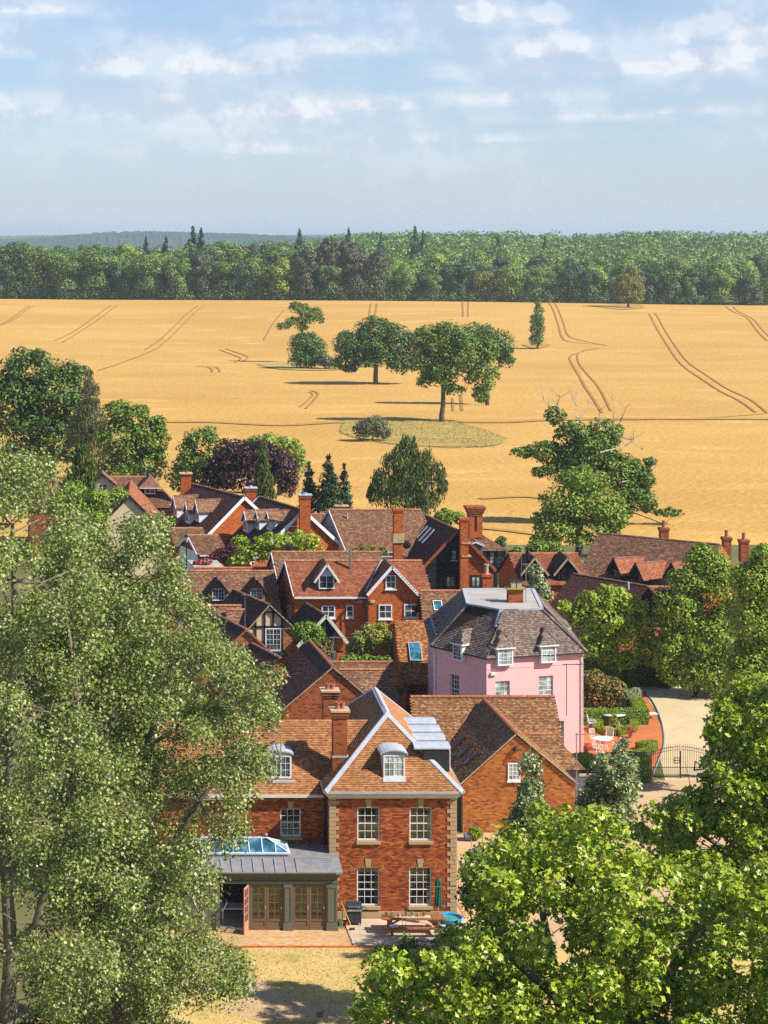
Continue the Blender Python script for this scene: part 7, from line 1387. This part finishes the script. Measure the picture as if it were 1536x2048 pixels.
# ---- summer haze
hz = MB().box(-9600, 14600, -460, 11200, -30, 66); hz = hz.build('haze', 'white'); hz.data.materials.clear(); m = bpy.data.materials.new('haze'); m.use_nodes = True; t = NT(m.node_tree); t.n.clear()
pv = t.add('ShaderNodeVolumePrincipled', ins={'Color': (.62, .79, 1, 1), 'Density': .00011, 'Anisotropy': .2}); o_ = t.add('ShaderNodeOutputMaterial'); t.l.new(pv.outputs[0], o_.inputs['Volume']); hz.data.materials.append(m); hz['kind'] = 'stuff'
# ================================================================== garden and yard things
M['umb'] = m_plain('umb', (.01, .12, .07), .8, .15, 4); M['pool'] = m_plain('pool', (.02, .28, .55), .4, .06); M['yellow'] = m_plain('yellow', (.75, .5, .02), .5)
M['water'] = m_plain('water', (.06, .30, .27), .08, .1, spec=.8); M['bbq'] = m_plain('bbq', (.03, .035, .045), .35, spec=.5); M['silver'] = m_plain('silver', (.55, .55, .56), .3, metal=.8)
M['cream_metal'] = m_plain('cream_metal', (.75, .66, .55), .5); M['car'] = m_plain('car', (.7, .71, .73), .3, .02, spec=.6); M['cushion'] = m_plain('cushion', (.38, .36, .42), .9, .2); M['red_p'] = m_plain('red_p', (.5, .03, .02), .5)
M['terracotta'] = m_plain('terracotta', (.5, .2, .09), .85); M['blue_grey'] = m_plain('blue_grey', (.12, .15, .2), .6)
def P_(mb, name, mat, root, smooth=False):
    """a part given in the thing's own coordinates"""
    L = V3(root_of(root).location); mb.v = [p + L for p in mb.v]; return mb.build(name, mat, root, smooth)
# picnic table
pt = thing('picnic_table', 'long brown wooden picnic table with two benches on the paving', 'picnic table', (15.75, 98.3, .05))
for k in range(5): P_(MB().box(-1.48, 1.48, -.42 + k * .17, -.26 + k * .17, .72, .765), 'table_board', 'table_wood', pt)
for s in (-1, 1):
    for k in range(2): P_(MB().box(-1.45, 1.45, s * .72 - .15 + k * .155, s * .72 - .005 + k * .155, .42, .46), 'seat_board', 'table_wood', pt)
for x in (-1.15, 1.15):
    P_(MB().box(x - .04, x + .04, -.85, .85, .34, .42), 'seat_bearer', 'table_wood', pt); P_(MB().box(x - .05, x + .05, -.4, .4, .64, .72), 'top_bearer', 'table_wood', pt)
    for s in (-1, 1): P_(MB().beam((x + .03, s * .75, 0), (x + .03, s * .3, .7), .06, .11, upv=(1, 0, 0)), 'leg', 'table_wood', pt); P_(MB().beam((x * .93, s * .02, .38), (x * .45, s * .02, .7), .05, .07), 'brace', 'table_wood', pt)
rn = setp(MB().box(14.85, 16.55, 98.12, 98.42, .82, .826).build('table_runner', 'curtain'), 'pale cloth runner along the picnic table under the pots', 'table runner')
def pot_plant(name, label, x, y, z, r, h, mat, leafm, n, seed, rb=.07, group=None, col2=None):
    o = thing(name, label, 'plant pot', (x, y, z), group); MB().lathe((x, y, z), [(r * .7, 0), (r, h), (r * 1.05, h), (r * .85, h - .01)], 10).build('pot', mat, o); rng = np.random.default_rng(seed)
    leaf_mesh('foliage', [(x, y, z + h + rb * .6)], [(rb, rb, rb)], n, rb * .45, leafm, o, rng, shell=(.2, 1.1), up=.6); return o
for k, (px, mt, lm, lab) in enumerate(((773, 'pot', 'lf_hedge', 'leftmost small green potted plant on the picnic table'), (785, 'silver', 'lf_pale', 'small pot of white flowers second on the picnic table'), (798, 'terracotta', 'terracotta', ''), (812, 'pot', 'lf_hedge', 'small green potted plant in the middle of the picnic table'), (825, 'silver', 'lf_pale', 'small pot of white flowers right of the middle of the picnic table'), (836, 'terracotta', 'terracotta', ''), (848, 'pot', 'lf_hedge', 'rightmost small green potted plant on the picnic table'))):
    x = (px - 170) * 98.3 / 4100
    if lab: pot_plant('potted_plant', lab, x, 98.28, .827, .055, .09, mt, lm, 150, 300 + k, .1)
    else: setp(MB().lathe((x, 98.28, .827), [(.05, 0), (.07, .03), (.07, .14), (.05, .16), (.02, .17)], 10).build('lantern', 'terracotta'), 'squat brown lantern %s of the middle of the picnic table' % ('left' if k < 4 else 'right'), 'lantern')
rg = random.Random(3)
for x, lab in ((17.0, 'crumpled grey cushion on the right end of the near bench'), (14.7, 'small dark cloth on the left end of the near bench')):
    mb = MB(); mb.lathe((x, 97.6, .51), [(.2, 0), (.26, .05), (.22, .12), (.08, .15)], 9, .6); setp(mb.build('cushion', 'cushion', smooth=True), lab, 'cushion')
# parasol
um = thing('parasol', 'closed dark green parasol standing right of the picnic table', 'parasol', (17.12, 99.4, .02)); P_(MB().tube([(0, 0, 0), (0, 0, 2.34)], .022, 8), 'pole', 'silver', um); P_(MB().lathe((0, 0, 0), [(.26, 0), (.26, .06), (.06, .1), (.04, .25)], 12), 'base', 'metal_dk', um)
mb = MB(); n = 16; prof = ((.07, .92), (.19, .98), (.17, 1.3), (.145, 1.7), (.17, 2.0), (.13, 2.18), (.05, 2.3), (.015, 2.36))
for r, z in prof:
    for j in range(n): t = 2 * PI * j / n; q = r * (1 if j % 2 else .68); mb.v.append(V3(q * math.cos(t + z * .35), q * math.sin(t + z * .35), z))
for k in range(len(prof) - 1):
    for j in range(n): mb.f.append((k * n + j, k * n + (j + 1) % n, (k + 1) * n + (j + 1) % n, (k + 1) * n + j))
P_(mb, 'canopy', 'umb', um, False)
# paddling pool
po = thing('paddling_pool', 'round blue plastic paddling pool with green water by the house wall', 'paddling pool', (17.75, 99.75, .0)); P_(MB().lathe((0, 0, 0), [(.55, 0), (.6, .3), (.64, .32), (.62, .34), (.56, .3), (.52, .1)], 24), 'rim', 'pool', po); P_(MB().lathe((0, 0, 0), [(.54, .05), (.57, .22), (.56, .221)], 24), 'water', 'water', po)
# barbecue
bq = thing('barbecue', 'black gas barbecue with rounded lid against the brick wall', 'barbecue', (13.05, 99.55, .03)); P_(MB().box(-.34, .34, -.24, .24, .12, .66), 'cabinet', 'bbq', bq); P_(MB().box(-.33, -.01, -.26, -.24, .16, .62), 'cabinet_door', 'bbq', bq); P_(MB().box(.01, .33, -.26, -.24, .16, .62), 'cabinet_door', 'bbq', bq)
P_(MB().box(-.36, .36, -.27, .25, .68, .8), 'firebox', 'bbq', bq); P_(MB().box(-.36, .36, -.31, -.27, .7, .8), 'control_panel', 'silver', bq)
for k in range(4): P_(MB().tube([(-.24 + k * .16, -.31, .75), (-.24 + k * .16, -.35, .75)], .025, 8), 'knob', 'silver', bq)
for s in (-1, 1): P_(MB().box(*sorted((s * .37, s * .62)), -.24, .22, .77, .8), 'side_shelf', 'silver', bq)
ld = MB(); ld.prism([(-.36, -.25, .81), (-.36, .22, .81), (-.36, .24, .95), (-.36, .14, 1.08), (-.36, -.04, 1.12), (-.36, -.18, 1.04), (-.36, -.25, .93)], (.72, 0, 0)); ld = P_(ld, 'lid', 'bbq', bq); P_(MB().tube([(-.28, -.29, .93), (.28, -.29, .93)], .015, 6), 'handle', 'silver', ld)
for x in (-.29, .29):
    for y in (-.2, .2): P_(MB().tube([(x - .02, y, .05), (x + .02, y, .05)], .05, 10), 'wheel', 'metal_dk', bq)
# broom, buckets
br = thing('broom', 'yellow handled broom leaning on the orangery corner', 'broom', (12.86, 98.62, .05)); P_(MB().tube([(0, 0, .06), (-.5, .35, 1.28)], .017, 6), 'handle', 'yellow', br); P_(MB().par((-.12, -.05, 0), (.24, .06, 0), (-.02, .08, 0), (0, 0, .1)), 'brush', 'metal_dk', br)
for x, m_, lab in ((12.42, 'silver', 'grey metal bucket between orangery and barbecue'), (12.66, 'red_p', 'small dark red bucket beside the grey one')): setp(MB().lathe((x, 99.4, .0), [(.1, 0), (.14, .24), (.15, .25), (.12, .22)], 12).build('bucket', m_), lab, 'bucket')
sf = MB(); sf.tube([(12.55, 99.7, 0), (12.5, 99.75, 1.0)], .015, 5); 
for s in (-1, 1): sf.tube([(12.5, 99.75, 1.0), (12.5 + s * .1, 99.75, 1.2)], .012, 5)
setp(sf.build('garden_fork', 'bark'), 'thin garden tool leaning on the wall left of the barbecue', 'garden tool')
# hose reel
hr = thing('hose_reel', 'hose reel trolley on the paving by the brick outbuilding', 'hose reel', (21.15, 113.4, 0)); P_(MB().tube([(-.16, 0, .25), (.16, 0, .25)], .2, 14), 'reel', 'blue_grey', hr)
for s in (-1, 1): P_(MB().tube([(s * .2, -.1, 0), (s * .2, 0, .3), (s * .2, .1, .9)], .015, 5), 'side_tube', 'silver', hr)
P_(MB().tube([(-.2, .1, .9), (.2, .1, .9)], .015, 5), 'handle', 'silver', hr)
# stone ornament in the foreground
g = G(640, 2050); g[2] = 0; st = thing('stone_ornament', 'small weathered brown stone bird ornament on the gravel at the bottom edge', 'ornament', tuple(g)); P_(MB().lathe((0, 0, 0), [(.2, 0), (.2, .08), (.1, .14), (.09, .3), (.17, .36)], 10), 'pedestal', 'cap', st); P_(MB().lathe((0, 0, .36), [(.1, 0), (.19, .07), (.17, .16), (.07, .2)], 10, .7), 'bird_body', 'bark_lite', st); P_(MB().lathe((.14, 0, .5), [(.02, 0), (.07, .05), (.06, .11), (.01, .14)], 8), 'bird_head', 'bark_lite', st)
# garden furniture: round tables and slatted chairs
def round_table(label, px, py, r, mat):
    g = G(px, py); o = thing('garden_table', label, 'table', (g[0], g[1], .02)); P_(MB().lathe((0, 0, .7), [(r * .97, 0), (r, .015), (r, .035), (r * .9, .04)], 20), 'table_top', mat, o)
    for k in range(4): a = PI / 4 + k * PI / 2; P_(MB().tube([(math.cos(a) * r * .6, math.sin(a) * r * .6, 0), (math.cos(a) * r * .35, math.sin(a) * r * .35, .7)], .022, 5), 'leg', mat, o)
    return o
round_table('round white table on the red gravel, among five cream chairs', 1206, 1500, .62, 'white'); t2 = round_table('larger grey white garden table in front of the low hedge', 1226, 1449, .85, 'clad_white')
def chair0(mat):
    o = thing('garden_chair', 'x', 'chair', (0, 0, 0))
    def part(mb, n): return P_(mb, n, mat, o)
    for k in range(5): part(MB().box(-.24, .24, -.22 + k * .092, -.15 + k * .092, .42, .44), 'seat_slat')
    for x in (-.23, .23):
        part(MB().tube([(x, -.22, 0), (x, -.22, .62)], .018, 5), 'leg'); part(MB().tube([(x, .26, 0), (x, .22, .45), (x, .32, .95)], .018, 5), 'leg'); part(MB().tube([(x, -.24, .62), (x, .26, .64)], .02, 5), 'arm')
    part(MB().tube([(-.23, .32, .94), (-.12, .33, 1.0), (.12, .33, 1.0), (.23, .32, .94)], .018, 5), 'back_rail')
    for k in range(6): x = -.17 + k * .068; part(MB().beam((x, .24, .48), (x, .325, .97), .022, .012), 'back_slat')
    return o
def chairs(mat, spots, group):
    first = chair0(mat)
    for i, (px, py, rz, lab) in enumerate(spots):
        if i == 0: r = first
        else:
            r = first.copy(); col.objects.link(r)
            for ch in first.children: c = ch.copy(); col.objects.link(c); c.parent = r
        g = G(px, py); r.location = (g[0], g[1], .02); r.rotation_euler = (0, 0, rz); r['label'] = lab; r['group'] = group
chairs('cream_metal', ((1190, 1490, .5, 'cream slatted chair behind left of the round white table'), (1195, 1510, PI / 2 + .3, 'cream slatted chair at the left side of the round white table'), (1219, 1487, -.3, 'cream slatted chair directly behind the round white table'), (1231, 1508, -PI / 2 - .3, 'cream slatted chair right of the round white table'), (1201, 1519, PI, 'cream slatted chair nearest the viewer at the round white table')), 'cream garden chairs')
chairs('blue_grey', ((1192, 1447, .7, 'blue grey chair behind the left side of the larger garden table'), (1250, 1448, -1.4, 'blue grey chair with scrolled back right of the larger garden table')), 'blue grey garden chairs'); chairs('clad_white', ((1184, 1459, 1.5, 'pale chair left of the larger garden table'),), 'pale garden chairs')
for px, py, lm, lab in ((1172, 1512, 'flower', 'pot of red flowers at the right corner of the pink house'), (1262, 1476, 'flower', 'bowl of pink flowers beside the box hedge')):
    g = G(px, py); pot_plant('flower_pot', lab, g[0], g[1], .02, .2, .3, 'terracotta', lm, 260, px, .28)
# metal edging of the red gravel, garden bench swing by the drive
ed = smooth_pts([G(*p) for p in ((1288, 1384), (1305, 1404), (1318, 1430), (1326, 1458), (1328, 1490), (1318, 1520), (1306, 1550))], 5); mb = MB(); mb.tube([p + V3(0, 0, .06) for p in ed], .05, 5); setp(mb.build('gravel_edging', 'lead'), 'curved grey edging between red gravel and cream driveway', 'edging')
g = G(1300, 1437); ch = thing('lounger', 'small white wheeled lounger by the curved edging', 'lounger', (g[0], g[1], .02)); P_(MB().beam((-.5, 0, .3), (.5, .1, .32), .5, .05), 'seat', 'clad_white', ch); P_(MB().beam((-.5, 0, .3), (-.25, .0, .95), .5, .04, upv=(1, 0, 0)), 'backrest', 'clad_white', ch)
for x in (-.45, .45):
    for y in (-.2, .25): P_(MB().tube([(x, y, 0), (x, y, .3)], .02, 5), 'leg', 'silver', ch)
# iron gate
def gate(label, px0, px1, py, arch):
    a, b = G(px0, py), G(px1, py); a[2] = b[2] = 0; o = thing('iron_gate', label, 'gate', tuple(a)); W_ = b[0] - a[0]; n = int(W_ / .13)
    hh = lambda t: 1.55 + .38 * math.sin(PI / 2 * (t if arch > 0 else 1 - t))
    for k in range(n + 1):
        t = k / n; x = W_ * t; P_(MB().tube([(x, 0, .08), (x, 0, hh(t) + .12), (x, 0, hh(t) + .2)], [.012, .012, .002], 4), 'bar', 'iron', o)
        if k < n: P_(MB().tube([(x + W_ / n / 2, 0, .08), (x + W_ / n / 2, 0, .62)], .008, 4), 'short_bar', 'iron', o)
    for z in (.1, .64): P_(MB().box(0, W_, -.015, .015, z, z + .04), 'rail', 'iron', o)
    m = MB(); m.tube([(W_ * k / 8, 0, hh(k / 8)) for k in range(9)], .018, 4); P_(m, 'top_rail', 'iron', o)
    m = MB(); m.tube([(W_ * k / 8, 0, hh(k / 8) - .18) for k in range(9)], .014, 4); P_(m, 'rail', 'iron', o); return o
gate('left leaf of the arched black iron driveway gate', 1298, 1359, 1556, 1); gate('right leaf of the arched black iron driveway gate', 1362, 1424, 1556, -1)
g = G(1361, 1557); sg = MB(); sg.box(g[0] - .03, g[0] + .03, g[1] - .03, g[1] + .03, 0, 1.7); setp(sg.build('gate_post', 'iron'), 'black post where the two gate leaves meet', 'post'); s_ = thing('gate_sign', 'small dark framed plate on the iron gate', 'sign', (g[0] - .25, g[1] - .06, .95))
for q in ((-.18, .18, 0, .04), (-.18, .18, .16, .2), (-.18, .18, .32, .36), (-.18, -.14, .04, .32), (.14, .18, .04, .32)): P_(MB().box(q[0], q[1], -.015, .015, q[2], q[3]), 'frame_bar', 'iron', s_)
for px, lab in ((1296, 'gate pier at the left end of the iron gate'), (1427, 'gate pier at the right end of the iron gate')):
    g = G(px, 1557); pr = thing('gate_pier', lab, 'gate pier', (g[0], g[1], 0)); P_(MB().box(-.2, .2, -.2, .2, 0, 1.5), 'shaft', 'brick_b', pr); P_(MB().box(-.26, .26, -.26, .26, 1.5, 1.6), 'cap', 'cap', pr)
# posts and low wall by the outbuilding
g = G(1152, 1660); aer = MB(); aer.tube([(g[0], 112, 0), (g[0], 112, 5.6)], .03, 6)
o = setp(aer.build('tv_aerial', 'antenna'), 'tall thin pole with aerial right of the brick outbuilding gable', 'TV aerial'); x_ = XZ(1153, 1466, 112.); o.location = (x_[0] - g[0], 0, x_[2] - 5.6); a = MB(); a.beam((x_[0] - .1, 112, x_[2] - .1), (x_[0] + 1.1, 112, x_[2] - .05), .03, .03)
for k in range(8): a.beam((x_[0] + .1 + k * .13, 111.8, x_[2] - .08), (x_[0] + .1 + k * .13, 112.2, x_[2] - .08), .02, .02)
sub = a.build('antenna', 'antenna', o); sub.location = (-o.location[0] * 0, 0, 0)
g = G(1290, 1562); setp(MB().beam((g[0], g[1], 0), (g[0] - .35, g[1] + .1, 1.5), .09, .09).build('leaning_post', 'table_wood'), 'leaning brown wooden post before the hedge left of the gate', 'post')
g0, g1 = G(1140, 1578), G(1290, 1585); w_ = thing('garden_wall', 'low grey stone wall below the hedges left of the gate', 'wall', (g0[0], g0[1], 0)); MB().par((g0[0], g0[1], 0), (g1[0] - g0[0], .3, 0), (0, .3, 0), (0, 0, .75)).build('stonework', 'render_grey', w_); MB().par((g0[0], g0[1] - .04, .75), (g1[0] - g0[0], .3, 0), (0, .38, 0), (0, 0, .08)).build('coping', 'cap', w_)
# street lamp
l_ = XZ(373, 1100, 184.); lp = thing('street_lamp', 'black lantern street lamp beside the poplar before the garages', 'street lamp', (l_[0], 184, 0)); zt = XZ(373, 1068, 184)[2]; P_(MB().tube([(0, 0, 0), (0, 0, zt - .75)], [.07, .045], 8), 'post', 'iron', lp); P_(MB().lathe((0, 0, zt - .75), [(.08, 0), (.12, .05), (.19, .5), (.16, .5)], 6), 'lantern_glass', 'glass_cur', lp); P_(MB().lathe((0, 0, zt - .25), [(.22, 0), (.1, .14), (.04, .2), (.01, .32)], 6), 'lantern_roof', 'iron', lp)
# pale car parked in the lane
g = V3(20.6, 131, 0); ca = thing('parked_car', 'pale silver car parked in the lane between barn and brick barn', 'car', (g[0], g[1], 0)); mb = MB(); prof = [(-2.1, .35), (-2.1, .8), (-1.9, .95), (-1.1, 1.02), (-.5, 1.42), (.9, 1.45), (1.7, 1.05), (2.1, .95), (2.15, .4)]
mb.prism([(-.85, y, z) for y, z in prof], (1.7, 0, 0)); P_(mb, 'body', 'car', ca); P_(MB().prism([(-.87, -.98, 1.03), (-.87, -.45, 1.36), (-.87, .85, 1.38), (-.87, 1.5, 1.07)], (1.74, 0, 0)), 'side_window', 'glass', ca); P_(MB().quad((-.74, -1.12, 1.03), (.74, -1.12, 1.03), (.68, -.55, 1.41), (-.68, -.55, 1.41)), 'windscreen', 'glass', ca)
for x in (-.88, .78):
    for y in (-1.35, 1.35): P_(MB().tube([(x, y, .33), (x + .12, y, .33)], .33, 14), 'wheel', 'metal_dk', ca)
for x in (-.6, .6): P_(MB().box(x - .18, x + .18, -2.14, -2.09, .6, .78), 'headlight', 'white', ca)
